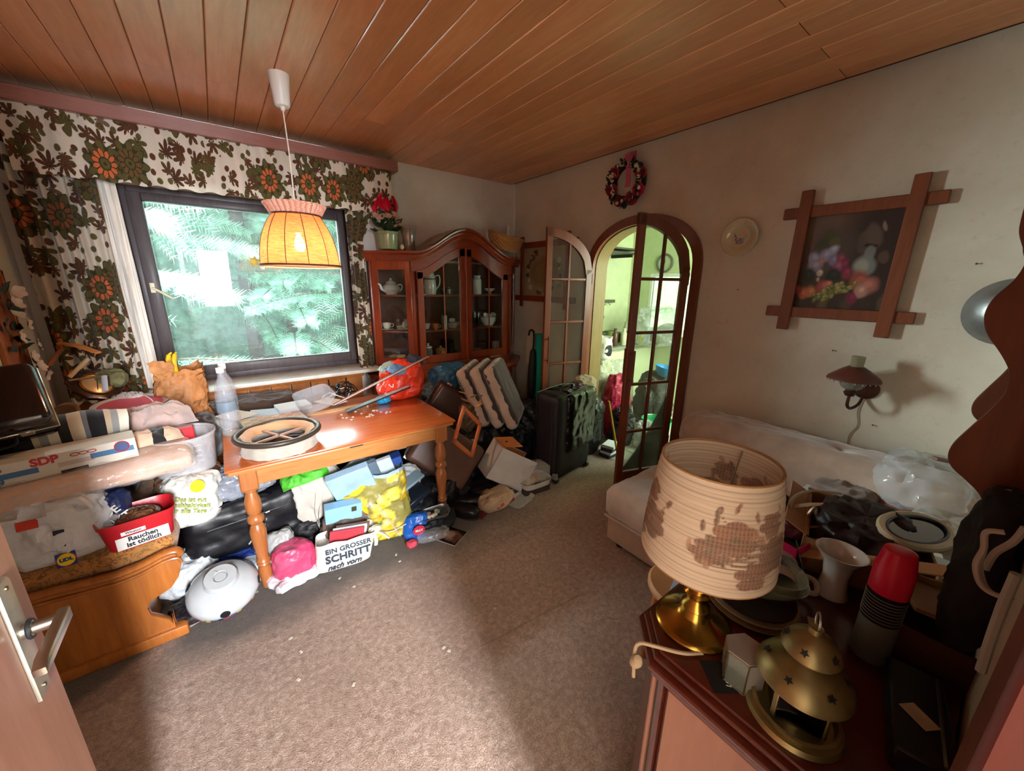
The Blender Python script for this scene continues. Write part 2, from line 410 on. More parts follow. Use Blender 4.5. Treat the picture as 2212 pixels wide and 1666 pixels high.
def painted(w, h, nx, ny, base, shapes, z=0.0, wob=0.0, seed=1, fn=None):
    "flat painted sheet in xy with vertex colours"
    m = grid(nx, ny, (lambda u, v: ((u-.5)*w, (v-.5)*h, z)) if fn is None else fn)
    uu = np.array([i/nx for j in range(ny+1) for i in range(nx+1)]); vv = np.array([j/ny for j in range(ny+1) for i in range(nx+1)])
    if wob:
        d = np.array([(nz((a*9, b*9, 0), seed), nz((a*9, b*9, 4), seed)) for a, b in zip(uu, vv)]); uu = uu+d[:, 0]*wob; vv = vv+d[:, 1]*wob
    m.vc = [tuple(q) for q in pcol(uu, vv, base, shapes)]; return m
def ell(u, v, cx, cy, rx, ry, rot=0, soft=.15):
    "soft ellipse mask"
    c, s = math.cos(rot), math.sin(rot); a, b = u-cx, v-cy
    x = (a*c+b*s)/rx; y = (b*c-a*s)/ry
    return (x*x+y*y).lt(1.0, soft*2)
def paint(u, v, base, shapes):
    "paint a list of (cx,cy,rx,ry,rot,colour,soft) ellipses over base"
    col = base
    for cx, cy, rx, ry, rot, c, soft in shapes: col = mixc(ell(u, v, cx, cy, rx, ry, rot, soft), col, hx(c) if isinstance(c, str) else c)
    return col
def printmat(name, base, shapes, kind='UV', rough=.6, wob=0.0, coat=0, **k):
    m, nt, p = newmat(name); setp(p, rough, coat=coat, **k); u, v = uvs(kind)
    if wob: n = noi(coords(kind), 9, 3); n2 = noi(coords(kind, loc=(3, 5, 1)), 9, 3); u = u+(n-.5)*wob; v = v+(n2-.5)*wob
    c = paint(u, v, hx(base) if isinstance(base, str) else base, shapes); 
    if isinstance(c, tuple): p.inputs['Base Color'].default_value = rgb(c)
    else: lk(c, p.inputs['Base Color'])
    return m
def stripes(name, cols, freq, kind='UV', axis=1, rough=.9, wob=.02, **k):
    m, nt, p = newmat(name); setp(p, rough, spec=.25, sheen=.3); w = uvs(kind)[axis]; n = noi(coords(kind), 6, 3)
    t = sFRAC((w+(n-.5)*wob)*freq); st = []
    acc = 0; tot = sum(x for _, x in cols)
    for c, x in cols: st.append((acc/tot, hx(c))); acc += x
    r = nd('ShaderNodeValToRGB'); lk(t, r.inputs[0]); r.color_ramp.interpolation = 'CONSTANT'; e = r.color_ramp.elements
    while len(e) < len(st): e.new(.5)
    for i, (pp, c) in enumerate(st): e[i].position = pp; e[i].color = rgb(c)
    lk(r.outputs[0], p.inputs['Base Color']); bump(p, noi(coords('Object'), 200, 2), .25, .002); return m
def floral(name, bg='d8cfc0', k=1.0, kind='UV'):
    "seventies print: cream ground, olive and orange flower heads, brown fern leaves and small buds"
    m, nt, p = newmat(name); setp(p, .85, spec=.2, sheen=.15)
    cv = coords(kind)
    wob = nd('ShaderNodeTexNoise'); wob.inputs['Scale'].default_value = 16*k; lk(cv, wob.inputs['Vector'])
    def layer(scale, off, rnd):
        mp = nd('ShaderNodeMapping'); lk(cv, mp.inputs[0]); mp.inputs['Scale'].default_value = (scale*k, scale*k, 1); mp.inputs['Location'].default_value = (off, off*.7, 0)
        vo = nd('ShaderNodeTexVoronoi', voronoi_dimensions='2D', feature='F1'); vo.inputs['Scale'].default_value = 1; vo.inputs['Randomness'].default_value = rnd; lk(mp.outputs[0], vo.inputs['Vector'])
        sb = nd('ShaderNodeVectorMath', operation='SUBTRACT'); lk(mp.outputs[0], sb.inputs[0]); lk(vo.outputs['Position'], sb.inputs[1]); sp = nd('ShaderNodeSeparateXYZ'); lk(sb.outputs[0], sp.inputs[0])
        x, y = S(sp.outputs[0]), S(sp.outputs[1]); sc = nd('ShaderNodeSeparateColor'); lk(vo.outputs['Color'], sc.inputs[0])
        return sSQRT(x*x+y*y), S.op('ARCTAN2', y, x), S(sc.outputs[0]), S(sc.outputs[1])
    wv = (S(wob.outputs[0])-.5)
    col = hx(bg)
    br, ol, od, og, dk = hx('5a3826'), hx('5d5430'), hx('3d3a20'), hx('c4683e'), hx('332a1c')
    # small buds
    r, th, ra, rb = layer(13, 3, 1.0); col = mixc((r+wv*.12).lt(.26, .06)*ra.gt(.35, .02), col, mixc(rb.gt(.5, .02), br, ol))
    # fern leaves: radial blades with veins
    for sc, off, c1, c2, n in ((5.2, 1, br, dk, 9), (4.6, 8, ol, od, 6), (6.6, 15, br, ol, 7)):
        r, th, ra, rb = layer(sc, off, 1.0); a = th+ra*6.28
        half = sCOS(a*.5); blade = sABS(sSIN(a*(n/2)))
        R = (.16+.30*blade)*(half*half*.75+.25)
        lf = (r+wv*.06).lt(R, .03); vein = sABS(sFRAC(r*11)-.5).gt(.34, .06)
        col = mixc(lf*ra.gt(.12, .02), col, mixc(vein*.55, c1, c2)); 
        col = mixc((r).lt(.03, .02), col, c2)
    # big flower heads
    r, th, ra, rb = layer(3.0, 4.4, .75); r = r+wv*.05
    R = .36+.055*sCOS(th*9+ra*6); head = r.lt(R, .012)
    petal = sABS(sSIN(th*4.5+ra*3)); sp1 = ((r-.285)*(r-.285)*160+(1-petal)*(1-petal)*9).lt(.55, .25)
    hc = mixc(sp1, ol, od); hc = mixc(sABS(r-R).lt(.022, .012), hc, od)
    R2 = .215+.025*sCOS(th*11); hc = mixc(r.lt(R2+.015, .01), hc, dk); pt = sABS(sCOS(th*5.5)).gt(.32, .15)
    hc = mixc(r.lt(R2, .01)*pt, hc, mixc(ra.gt(.45, .02), hx('6a5030'), og)); hc = mixc(r.lt(.115, .01), hc, od); hc = mixc(sABS(r-.06).lt(.025, .012), hc, ol); 
    col = mixc(head*rb.gt(.22, .02), col, hc)
    lk(col, p.inputs['Base Color']); bump(p, noi(coords('Object'), 260, 2), .2, .002)
    tr = nd('ShaderNodeBsdfTranslucent'); lk(col, tr.inputs[0]); mx = nd('ShaderNodeMixShader'); mx.inputs[0].default_value = .22; lk(p.outputs[0], mx.inputs[1]); lk(tr.outputs[0], mx.inputs[2]); lk(mx.outputs[0], nt.nodes['Material Output'].inputs[0])
    return m
W_CEIL = wood('ceiling_pine', 'bf7b4e', 'e2a472', .8, 'Y', .36, .35, .7, .1)
W_OAK = wood('oak_table', '9a5a2a', 'c98a4e', 1.1, 'X', .34, .3, .9)
W_OAKZ = wood('oak_leg', '8a4a22', 'b87440', 1.1, 'Z', .34, .3, .9)
W_TOP = wood('table_top_red', 'a8481c', 'cf7038', 1.0, 'X', .2, .7, .7, .05)
W_RED = wood('cabinet_red', '6a2412', '9c4420', 1.0, 'Z', .3, .5, .8)
W_REDX = wood('cabinet_red_x', '6a2412', '9c4420', 1.0, 'X', .3, .5, .8)
W_BENCH = wood('bench_oak', '8a4a1e', 'b9702f', .9, 'Z', .34, .35, 1.0)
W_DOOR = wood('door_wood', '5a2a14', '84442a', 1.0, 'Z', .4, .3, .7)
W_FRAME = wood('picture_frame_wood', '5e2f1a', '8a4a2a', 1.0, 'Y', .5, .1, .8)
W_SIDE = wood('sideboard_wood', '3a120a', '5e2214', 1.2, 'Y', .28, .5, .7)
W_PANEL = wood('sideboard_panel', '8a5a48', 'a87860', .8, 'Z', .45, .1, .6)
W_ENTRY = wood('entry_door_wood', '8a5a46', 'b08068', .7, 'Z', .45, .15, .6)
W_WIN = wood('window_frame_dark', '2c2426', '4a3e40', 1.2, 'Z', .55, .05, .9)
W_SHELF = wood('wall_shelf_wood', '4e2412', '74391f', 1.0, 'Z', .42, .1, .7)
M_GLASS = glassy('clear_glass', (.97, 1, .98), .01, 1)
M_PANE = glassy('door_pane', (.93, .97, .93), .02, .98)
M_GREENGL = glassy('greenish_glass', (.86, .93, .84), .03, .93)
M_PLAST = film('clear_plastic', (.62, .64, .66), .30)
M_MILKY = film('milky_plastic', (.72, .72, .74), .6, .3)
M_BLACK = plain('0b0a0d', .45, .2); M_WHITE = plain('e6e4e0', .4, .05); M_INK = plain('141418', .6, 0); M_STEEL = plain('b8b4a8', .28, .1, metal=1.0)
M_BRASS = plain('b08a3c', .22, .15, metal=1.0); M_BRASSD = plain('94865e', .42, .3, metal=1.0); M_PORC = plain('d8d8d4', .15, .04, coat=.5)
# ------------------------------------------------------------------ room shell
XL, XR, YF, YB, ZC = -0.95, 2.85, -0.10, 3.75, 2.66
def wall_mat(name, base, stain, k=.25):
    m, nt, p = newmat(name); setp(p, .92, spec=.2); v = coords('Object')
    n = noi(v, 1.3, 5, .6, .4); n2 = noi(v, 5, 5, .65)
    c = mixc((n*.7+n2*.3).gt(.56, .25)*k*2, hx(base), hx(stain)); c = mixc(noi(v, 30, 3).gt(.66, .1)*.12, c, hx('8d8070'))
    lk(c, p.inputs['Base Color']); bump(p, noi(v, 90, 4)*.7+noi(v, 14, 3)*.6, .22, .006); return m
M_WALL = wall_mat('old_plaster', 'd6cdbd', 'b3a085'); M_WALLB = wall_mat('old_plaster_window_side', 'd8d2ca', 'b8a898')
M_HALL = plain('c8bfb0', .9, .1); M_REVEAL = plain('d9d6d0', .8, .06)
def carpet():
    m, nt, p = newmat('brown_carpet'); setp(p, .95, spec=.15, sheen=.6); p.inputs['Sheen Roughness'].default_value = .4; v = coords('Object')
    sp = nd('ShaderNodeSeparateXYZ'); lk(v, sp.inputs[0]); x, y = S(sp.outputs[0]), S(sp.outputs[1])
    pile = noi(v, 190, 3, .7); mid = noi(v, 42, 4, .65, .5); big = noi(v, 2.1, 4, .6)
    c = ramp(pile*.55+mid*.45, [(.32, hx('6a5448')), (.5, hx('a98d7c')), (.66, hx('d8c4b6'))])
    c = mixc(big.gt(.55, .25)*.35, c, hx('7b6151'), 'MIX')
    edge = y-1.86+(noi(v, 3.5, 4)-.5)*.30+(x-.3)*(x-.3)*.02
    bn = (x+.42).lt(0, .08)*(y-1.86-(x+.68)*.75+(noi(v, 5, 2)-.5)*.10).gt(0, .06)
    grime_shade = S.op('MAXIMUM', edge.gt(0, .18)*(x-1.45).lt(0, .5)*(x+.40).gt(0, .1), bn)  # dark band: carpet soiling plus furniture shade painted into the colour
    c = mixc(grime_shade*.86, c, mixc(pile, hx('211f1e'), hx('5e5a54')))
    c = mixc(noi(v, 26, 2).gt(.70, .05)*.35, c, hx('4d3b31'))
    seam = sABS(y-1.16+(x-.74)*.12+(noi(v, 4, 2)-.5)*.03).lt(.004, .006)*(x-.72).gt(0, .02)*(x-1.32).lt(0, .02)
    c = mixc(seam*.45, c, hx('33261f')); lk(c, p.inputs['Base Color']); bump(p, pile*.8+mid*.7, .9, .012); return m
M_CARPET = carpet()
struct('floor', bx(XL-.1, XR+.0, -.22, YB+.1, -.06, 0), M_CARPET, label='worn brown carpet with a dark band of soiling and painted shade along the furniture')
# ceiling slab with tongue and groove boards under it
ceil = struct('ceiling', bx(XL-.1, XR+.1, YF-.1, YB+.2, ZC+.014, ZC+.1), plain('3a1e10', .7), label='ceiling clad in reddish brown boards')
def board(L):
    w = .1385; t = .014; c = .004
    sec = [(-w/2+c, 0), (w/2-c, 0), (w/2, c), (w/2, t), (-w/2, t), (-w/2, c)]
    m = MB(); m.v = [(a, 0, z) for a, z in sec]+[(a, L, z) for a, z in sec]
    m.f = [tuple(range(5, -1, -1))[::-1], tuple(range(6, 12))[::-1]]+[(i, i+6, (i+1) % 6+6, (i+1) % 6) for i in range(6)]; m.m = [0]*8; return m
bmesh_cache = {}
k0 = -4
for k in range(k0, 24):
    x = -.44+.141*k+.0705
    if x < XL or x > XR: continue
    cuts = [YF, .82, 2.98, YB+.1] if k % 2 == 0 else [YF, YB+.1]
    for a, b in zip(cuts[:-1], cuts[1:]):
        L = round(b-a-.004, 4)
        if L not in bmesh_cache: bmesh_cache[L] = mesh_of('plank', board(L), W_CEIL, True, 20)
        part('plank', bmesh_cache[L], None, ceil, (x, a+.002, ZC))
# window wall with the opening
wx0, wx1, wz0, wz1 = -.44, 1.03, .82, 2.21
wb = MB()
for q in ((XL-.1, wx0, -.06, ZC+.1), (wx1, XR+.1, -.06, ZC+.1), (wx0, wx1, -.06, wz0), (wx0, wx1, wz1, ZC+.1)): wb.join(bx(q[0], q[1], YB, YB+.26, q[2], q[3]))
struct('wall_back', wb, M_WALLB, label='pale stained plaster wall with the window')
struct('wall_left', bx(XL-.1, XL, YF-.12, YB, -.06, ZC+.1), M_WALLB, label='pale plaster wall behind the bench')
# right wall with arched opening, outline in (y, z)
AY0, AY1, ASP, ATOP = 1.53, 2.51, 1.72, 2.09
def arch(y0, y1, sp, top, n=28, z0=0.0):
    c, a = (y0+y1)/2, (y1-y0)/2
    return [(y0, z0)]+[(c-a*math.cos(PI*i/n), sp+(top-sp)*math.sin(PI*i/n)**.85) for i in range(n+1)]+[(y1, z0)]
ao = arch(AY0-.005, AY1+.005, ASP, ATOP+.005)
wr = MB(); wr.join(bx(XR, XR+.16, YF-.12, AY0-.005, -.06, ZC+.1)); wr.join(bx(XR, XR+.16, AY1+.005, YB+.1, -.06, ZC+.1))
for (ya, za), (yb, zb) in zip(ao[1:-2], ao[2:-1]):
    wr.add([(XR, ya, za), (XR, yb, zb), (XR, yb, ZC+.1), (XR, ya, ZC+.1), (XR+.16, ya, za), (XR+.16, yb, zb), (XR+.16, yb, ZC+.1), (XR+.16, ya, ZC+.1)], [(3, 2, 1, 0), (4, 5, 6, 7), (0, 1, 5, 4)])
wallr = struct('wall_right', wr, M_WALL, label='pale stained plaster wall with the arched doorway')
# front wall with the entry doorway and the hall behind it
wf = MB()
for q in ((XL-.1, -.42, -.06, ZC+.1), (.52, XR+.1, -.06, ZC+.1), (-.42, .52, 2.06, ZC+.1)): wf.join(bx(q[0], q[1], YF-.14, YF, q[2], q[3]))
struct('wall_front', wf, M_WALL, label='wall with the entry doorway')
hall = MB()
hall.join(bx(-1.0, -.9, -3.2, YF-.14, -.06, 2.7)); hall.join(bx(1.25, 1.35, -3.2, YF-.14, -.06, 2.7)); hall.join(bx(-1.0, 1.35, -3.2, YF-.14, 2.6, 2.7))
for q in ((-.9, -.5, 0, 2.6), (.6, 1.25, 0, 2.6), (-.5, .6, 2.3, 2.6)): hall.join(bx(q[0], q[1], -3.2, -3.08, q[2], q[3]))
struct('wall_hall', hall, M_HALL, label='hall behind the entry doorway')
struct('floor_hall', bx(-1, 1.35, -3.2, -.22, -.06, 0), plain('8a7058', .7), label='hall floor')
# entry door frame
M_JAMB = wood('jamb_red', '42140e', '5c2218', .9, 'Z', .45, .2, .5)
jm = MB(); jm.join(bx(.45, .535, -.25, -.056, 0, 2.1, .006)); jm.join(bx(-.435, -.36, -.25, -.075, 0, 2.1, .006)); jm.join(bx(-.36, .46, -.25, -.075, 2.03, 2.1, .006))
trim = struct('trim_1', jm, M_JAMB, label='dark red wooden frame of the entry doorway')
part('inner_strip', bx(.436, .452, -.245, -.135, 0, 2.03, .003), plain('8a6058', .5), trim)
# open entry door at the left
ed = struct_e('door_1', (-.352, -.08, 0), math.radians(.3), 'open pinkish brown entry door with a metal lever handle')
part('leaf', bx(-.03, .012, 0, 1.03, .01, 2.03, .003), W_ENTRY, ed)
hp = part('handle_plate', prism([(-.021, -.115), (.021, -.115), (.021, .105), (.014, .115), (-.014, .115), (-.021, .105)], .006, .0015), plain('b0aa9a', .42, .35, metal=.8), ed, (.012, .96, 1.02), (PI/2, 0, PI/2))
hd = part('door_handle', MB().join(lathe([(.0135, 0), (.0135, .016), (.0105, .018), (.0105, .048)], 20), T(ry=PI/2)), M_STEEL, ed, (.012, .96, 1.035))
part('collar', MB().join(tube([(.0145, .0145*math.cos(2*PI*i/24), .0145*math.sin(2*PI*i/24)) for i in range(24)], .003, 6, True)), M_INK, hd)
part('lever', MB().join(prism([(.014, -.011), (.014, .011), (-.10, .011), (-.118, .004), (-.118, -.008), (-.105, -.011)], .016, .003), Matrix(((0, 0, 1, .042), (1, 0, 0, 0), (0, 1, 0, 0), (0, 0, 0, 1)))), M_STEEL, hd)
for dz in (-.1, .1): part('screw', lathe([(.004, 0), (.004, .002), (.0005, .003)], 10), plain('8a7a60', .4, metal=1.0), hp, (0, dz, .006))
part('keyhole', lathe([(.005, 0), (.005, .001), (.0005, .0012)], 12), M_INK, hp, (0, -.06, .006))
# ------------------------------------------------------------------ arched double door into the kitchen
tr = struct_e('trim_2', (0, 0, 0), 0, 'red brown wooden casing around the arched doorway')
def band(o, i, x0, x1):
    m = MB(); k = len(o)
    for (a, b) in ((o, x0), (i, x0), (o, x1), (i, x1)): m.v += [(b, y, z) for y, z in a]
    for j in range(k-1):
        m.f += [(j, j+1, k+j+1, k+j), (2*k+j, 3*k+j, 3*k+j+1, 2*k+j+1), (j, 2*k+j, 2*k+j+1, j+1), (k+j, k+j+1, 3*k+j+1, 3*k+j)]
    m.m = [0]*len(m.f); return m
part('casing', band(arch(AY0-.055, AY1+.06, ASP, ATOP+.06), arch(AY0+.01, AY1-.01, ASP, ATOP-.01), XR-.03, XR+.012), W_DOOR, tr)
part('jamb_lining', band(arch(AY0-.004, AY1+.004, ASP, ATOP+.003), arch(AY0+.018, AY1-.018, ASP, ATOP-.018), XR+.012, XR+.17), wood('jamb_olive', '6e5a34', '93794a', 1, 'Z', .5, .1, .6), tr)
def leaf(num, loc, rot, flip, label):
    w, t = .475, .034; zs, zt = 1.71, 2.075
    o = struct_e(num, loc, rot, label); s = flip     # y thickness centred; s mirrors nothing but the handle side
    st = .062
    def top(x, off=0): 
        q = min(1, max(0, x/w)); return zs+(zt-zs)*(max(0, 1-(1-q)**2))**.5-off
    part('stile', bx(0, st, -t/2, t/2, .005, zs+.02, .004), W_DOOR, o); part('stile', bx(w-st*.95, w, -t/2, t/2, .005, zt-.006, .004), W_DOOR, o)
    part('rail', bx(st, w-st*.95, -t/2, t/2, .005, .125, .004), W_DOOR, o)
    n = 14; up = [(w*i/n, top(w*i/n)) for i in range(n+1)]
    def inn(x): return zs-.03+(zt-.075-zs+.03)*(max(0, 1-(1-min(1, max(0, (x-st)/(w-st))))**2))**.5
    lo = [(st+(w-st)*(i/n), inn(st+(w-st)*i/n)) for i in range(n+1)]
    m = MB(); k = n+1
    for yy in (-t/2, t/2): m.v += [(x, yy, z) for x, z in up]+[(x, yy, z) for x, z in lo]
    for j in range(n): m.f += [(j, j+1, k+j+1, k+j), (2*k+j, 3*k+j, 3*k+j+1, 2*k+j+1), (j, 2*k+j, 2*k+j+1, j+1), (k+j, k+j+1, 3*k+j+1, 3*k+j)]
    m.f += [(0, k, 3*k, 2*k), (n, 2*k+n, 3*k+n, k+n)]; m.m = [0]*len(m.f)
    part('top_rail', m, W_DOOR, o)
    xm = (st+w-st*.95)/2; bars = (.47, .86, 1.255, 1.64)
    part('muntin', bx(xm-.011, xm+.011, -.012, .012, .12, inn(xm)+.01, .004), W_DOOR, o)
    for z in bars: part('muntin', bx(st-.002, w-st*.93, -.012, .012, z-.011, z+.011, .004), W_DOOR, o)
    zz = [.125]+[b for b in bars]
    for i, z in enumerate(zz):
        for xa, xb in ((st, xm-.011), (xm+.011, w-st*.95)):
            if i < 4: part('pane', bx(xa, xb, -.002, .002, z+.008, zz[i+1]-.008), M_PANE, o)
            else:
                pl = [(xa, z+.008), (xb, z+.008)]+[(xb+(xa-xb)*q/8, inn(xb+(xa-xb)*q/8)+.004) for q in range(9)]
                mm = prism(pl, .004); part('pane', MB().join(mm, T(0, .002, 0, PI/2)), M_PANE, o)
    for sd in (-1, 1):
        h = MB(); h.join(tube([(0, 0, -.13), (0, 0, .13)], .009, 10)); 
        for zz2 in (-.1, .1): h.join(tube([(0, 0, zz2), (0, -sd*.04, zz2)], .006, 8))
        part('handle', h, plain('6a3420', .35), o, (w-.032, sd*(t/2+.04), 1.0))
    for z in (.3, 1.6): part('hinge', lathe([(.009, 0), (.009, .09)], 10), plain('241a1c', .4, metal=.6), o, (-.006, -sd*0, z))
    return o
leaf('door_2', (XR-.035, AY0+.03, 0), PI-math.atan2(.155, .455), 1, 'open glazed door leaf of the arched doorway, the one beside the sofa')
leaf('door_3', (XR-.035, AY1-.005, 0), PI-math.atan2(.125, .43), 1, 'open glazed door leaf of the arched doorway, the one before the framed town print')
# ------------------------------------------------------------------ window
wo = struct_e('window_1', (0, 0, 0), 0, 'wide dark framed window with one big pane looking onto conifers')
def frame4(x0, x1, z0, z1, l, r, b, t, y0, y1, nm, par, mat):
    for q in ((x0, x0+l, z0, z1), (x1-r, x1, z0, z1), (x0+l, x1-r, z0, z0+b), (x0+l, x1-r, z1-t, z1)): part(nm, bx(q[0], q[1], y0, y1, q[2], q[3], .006, 2), mat, par)
frame4(wx0, wx1, wz0, wz1, .045, .04, .05, .045, 3.82, 3.92, 'frame_member', wo, W_WIN)
frame4(wx0+.04, wx1-.035, wz0+.045, wz1-.04, .075, .06, .075, .055, 3.795, 3.88, 'sash_member', wo, W_WIN)
part('pane', bx(wx0+.11, wx1-.09, 3.842, 3.85, wz0+.115, wz1-.09), glassy('window_pane', (.93, 1, .98), .01, 1, .009, 1.6), wo)
gk = part('gasket', MB(), W_WIN, wo) if False else None
hb = part('handle', box(.028, .012, .07, 0, 0, -.035, .004, 2), plain('d8cfae', .4), wo, gy(330, 622, 3.79))
part('lever', tube([(0, 0, 0), (0, -.03, 0), (.02, -.04, -.012), (.075, -.04, -.055), (.10, -.04, -.075)], [.007, .008, .009, .009, .006], 10), plain('d8cfae', .4), hb)
part('sill', bx(-.60, 1.12, 3.50, 3.82, .79, .822, .006, 2), plain('cfcdc6', .3, .15, coat=.3), wo)
rv = MB()
for q in ((wx0-.0, wx0+.003, wz0, wz1), (wx1-.003, wx1, wz0, wz1)): rv.join(bx(q[0], q[1], 3.74, 3.84, q[2], q[3]))
part('reveal', rv, M_REVEAL, wo)
# cornice board
struct('trim_3', bx(-.83, 1.385, 3.47, 3.75, 2.505, 2.585, .004), wood('cornice_wood', '7a4c44', '9d6c60', 1, 'X', .35, .4, .5), label='pinkish brown curtain board under the ceiling')
struct('trim_4', bx(-.83, -.80, 3.47, 3.75, 2.44, 2.505), W_DOOR)
struct('trim_5', bx(2.835, 2.852, 3.735, 3.752, 0, ZC), M_WHITE, label='thin white cable strip in the corner')
# ------------------------------------------------------------------ curtains
M_FLOR = floral('floral_curtain')
def cloth_strip(x0, x1, z0, z1, y, nf, amp, seed, gather=None, nx=90, nzz=24, hem=.012, fl=0.0):
    L = (x1-x0)*1.5
    def f(u, v):
        zz = z0+(z1-z0)*v; g = 1
        if gather: g = 1-gather*math.sin(PI*min(1, v*1.0))*.0
        ph = u*nf*2*PI+nz((u*4, v*1.2, 0), seed)*2.2
        yy = y+amp*math.sin(ph)*(.7+.5*nz((u*3, v*2, 2), seed))+.008*nz((u*20, v*6, 1), seed)
        xx = x0+(x1-x0)*u*(1+fl*max(0, (v-.66)/.34))+.012*nz((u*5, v*2, 5), seed)
        if v < .02: zz += hem*math.sin(ph*.9)
        return (xx, yy, zz)
    m = grid(nx, nzz, f)
    for k, q in m.uv.items(): m.uv[k] = tuple((a*L+seed*.37, b*(z1-z0)) for a, b in q)
    return m
ct = thing('curtain', 'floral brown and olive curtain at the left of the window, with white lining edge', 'curtain', (0, 0, 0))
part('cloth', cloth_strip(-.87, -.50, .80, 2.50, 3.61, 7, .035, 1), M_FLOR, ct)
part('lining', cloth_strip(-.53, -.425, .825, 2.2, 3.68, 1.6, .02, 2, nx=24), fabric('white_lining', 'dcd6cc', .85, 300, .1, .06), ct)
ct = thing('curtain', 'floral brown and olive curtain between the window and the china cabinet', 'curtain', (0, 0, 0))
part('cloth', cloth_strip(.945, 1.085, .80, 2.50, 3.585, 3.5, .03, 3, fl=1.5), M_FLOR, ct)
solo('valance', cloth_strip(-.80, 1.34, 2.165, 2.515, 3.50, 17, .014, 5, nx=200, nzz=10, hem=.006), M_FLOR, 'long floral valance hanging over the top of the window', 'curtain')
# ------------------------------------------------------------------ corner bench
M_PLUSH = fabric('patterned_plush', 'a06a3c', .95, 120, .4, .35)
def plush():
    m, nt, p = newmat('bench_upholstery'); setp(p, .95, spec=.15, sheen=.4); v = coords('Object')
    w = noi(v, 22, 4, .6, 1.5); b = sABS(sFRAC(S(nd('ShaderNodeSeparateXYZ').outputs[0])*0+w*5)-.5)
    c = mixc(b.lt(.12, .08)*.8, hx('b27a42'), hx('5a3a1c')); c = mixc(noi(v, 9, 2).gt(.55, .1)*.4, c, hx('8f6a3c')); lk(c, p.inputs['Base Color']); bump(p, w, .6, .01); return m
M_UPH = plush()
be = thing('corner_bench', 'oak corner bench with carved end panel and patterned orange upholstery', 'bench')
pr = [gy(*q, 2.03) for q in ((60, 1292), (150, 1268), (240, 1245), (300, 1222), (350, 1196), (378, 1188), (388, 1196), (391, 1222), (386, 1248), (370, 1272), (346, 1288), (325, 1302), (319, 1318), (326, 1332), (348, 1337), (366, 1341), (378, 1352), (380, 1364))]
poly = [(p.x, p.z) for p in pr]; poly = [(-.93, poly[0][1]-.005)]+poly+[(poly[-1][0], .05), (-.93, .05)]
part('end_panel', MB().join(prism(poly, .03, .003), T(0, 2.065, 0, PI/2)), W_BENCH, be)
part('base_rail', bx(-.93, gy(410, 1366, 2.02).x, 2.02, 2.075, 0, .052, .008, 2), W_BENCH, be)
cap = [(p.x, 2.045, p.z-.012) for p in pr[:7]]; cap = [(-.93, 2.045, cap[0][2]-.006)]+[tuple(q) for q in cap]
part('top_moulding', tube(spl(cap, 5), .02, 10, flat=.8), W_BENCH, be)
part('bead', tube(spl([(x, 2.028, z-.03) for x, y, z in cap], 5), .007, 8), W_BENCH, be)
part('seat_board', bx(-.93, -.40, 2.07, 3.70, .33, .39, .006), W_BENCH, be)
part('seat_board', bx(-.40, .97, 3.20, 3.70, .33, .39, .006), W_BENCH, be)
part('plinth', bx(-.93, -.46, 2.07, 3.70, 0, .33), W_BENCH, be)
def cushion(w, d, h, seed, r=.3, puff=.02, tufts=(), cr=.004, f=9):
    "rounded upholstered slab, bottom at z 0, centred"
    def fn(u, v):
        a = 2*PI*u; ph = PI*v; ex = 7
        c, s = math.cos(a), math.sin(a); k = (abs(c)**ex+abs(s)**ex)**(-1/ex)
        rr = max(0, math.sin(ph))**.18; z = .5-.5*math.copysign(abs(math.cos(ph))**.45, math.cos(ph))
        x, y = c*k*rr*w/2, s*k*rr*d/2
        if v > .5: z += puff/h*(1-(2*x/w)**2)*(1-(2*y/d)**2)
        p = Vector((x, y, z*h)); q = crump(p, seed, f)*cr
        for tx, ty, td, tr in tufts:
            if v > .5: q -= td*math.exp(-((x-tx)**2+(y-ty)**2)/(tr*tr))
        p.z += q*(1 if v > .25 else 0); p.x += c*q*.5; p.y += s*q*.5
        return p
    # radial sheets: denser spokes
    m = MB(); nu, nv = 56, 34
    def warp(v): return v
    g = grid(nu, nv, fn, closed_u=True); 
    # extra cap rings are unnecessary, sin()**.18 keeps the faces flat
    return g
def slab(w, d, h, seed, n=30, puff=.02, tufts=(), cr=.004, f=9, rnd=.05):
    "upholstered slab as a closed height field box"
    bm = bmesh.new(); bmesh.ops.create_cube(bm, size=1); 
    bmesh.ops.subdivide_edges(bm, edges=bm.edges[:], cuts=n, use_grid_fill=True)
    for v in bm.verts:
        x, y, z = v.co.x*w, v.co.y*d, v.co.z*h
        # round edges
        ix, iy, iz = w/2-rnd, d/2-rnd, h/2-rnd
        c = Vector((max(-ix, min(ix, x)), max(-iy, min(iy, y)), max(-iz, min(iz, z)))); e = Vector((x, y, z))-c
        if e.length > 1e-6:
            mx = max(abs(e.x), abs(e.y), abs(e.z)); e = e.normalized()*mx
        q = c+e; nn = crump(q, seed, f)*cr; 
        if q.z > 0: 
            q.z += puff*(1-(2*x/w)**4)*(1-(2*y/d)**4)
            for tx, ty, td, tr in tufts: q.z -= td*math.exp(-((x-tx)**2+(y-ty)**2)/(tr*tr))
        if e.length > 1e-6: q += e.normalized()*nn
        v.co = q+Vector((0, 0, h/2))
    return from_bm(bm)
part('seat_cushion', slab(.60, 1.10, .10, 3, 20, .012, cr=.006, rnd=.04), M_UPH, be, (-.62, 2.64, .385))
part('seat_cushion', slab(1.26, .46, .10, 4, 18, .012, cr=.006, rnd=.04), M_UPH, be, (.33, 3.42, .385))
part('back_cushion', slab(.10, 1.5, .36, 5, 16, .0, cr=.006, rnd=.04), M_UPH, be, (-.885, 2.90, .46))
for i in range(11): part('back_board', bx(-.66+i*.15, -.52+i*.15, 3.655, 3.69, .40, .775, .004), W_BENCH, be)
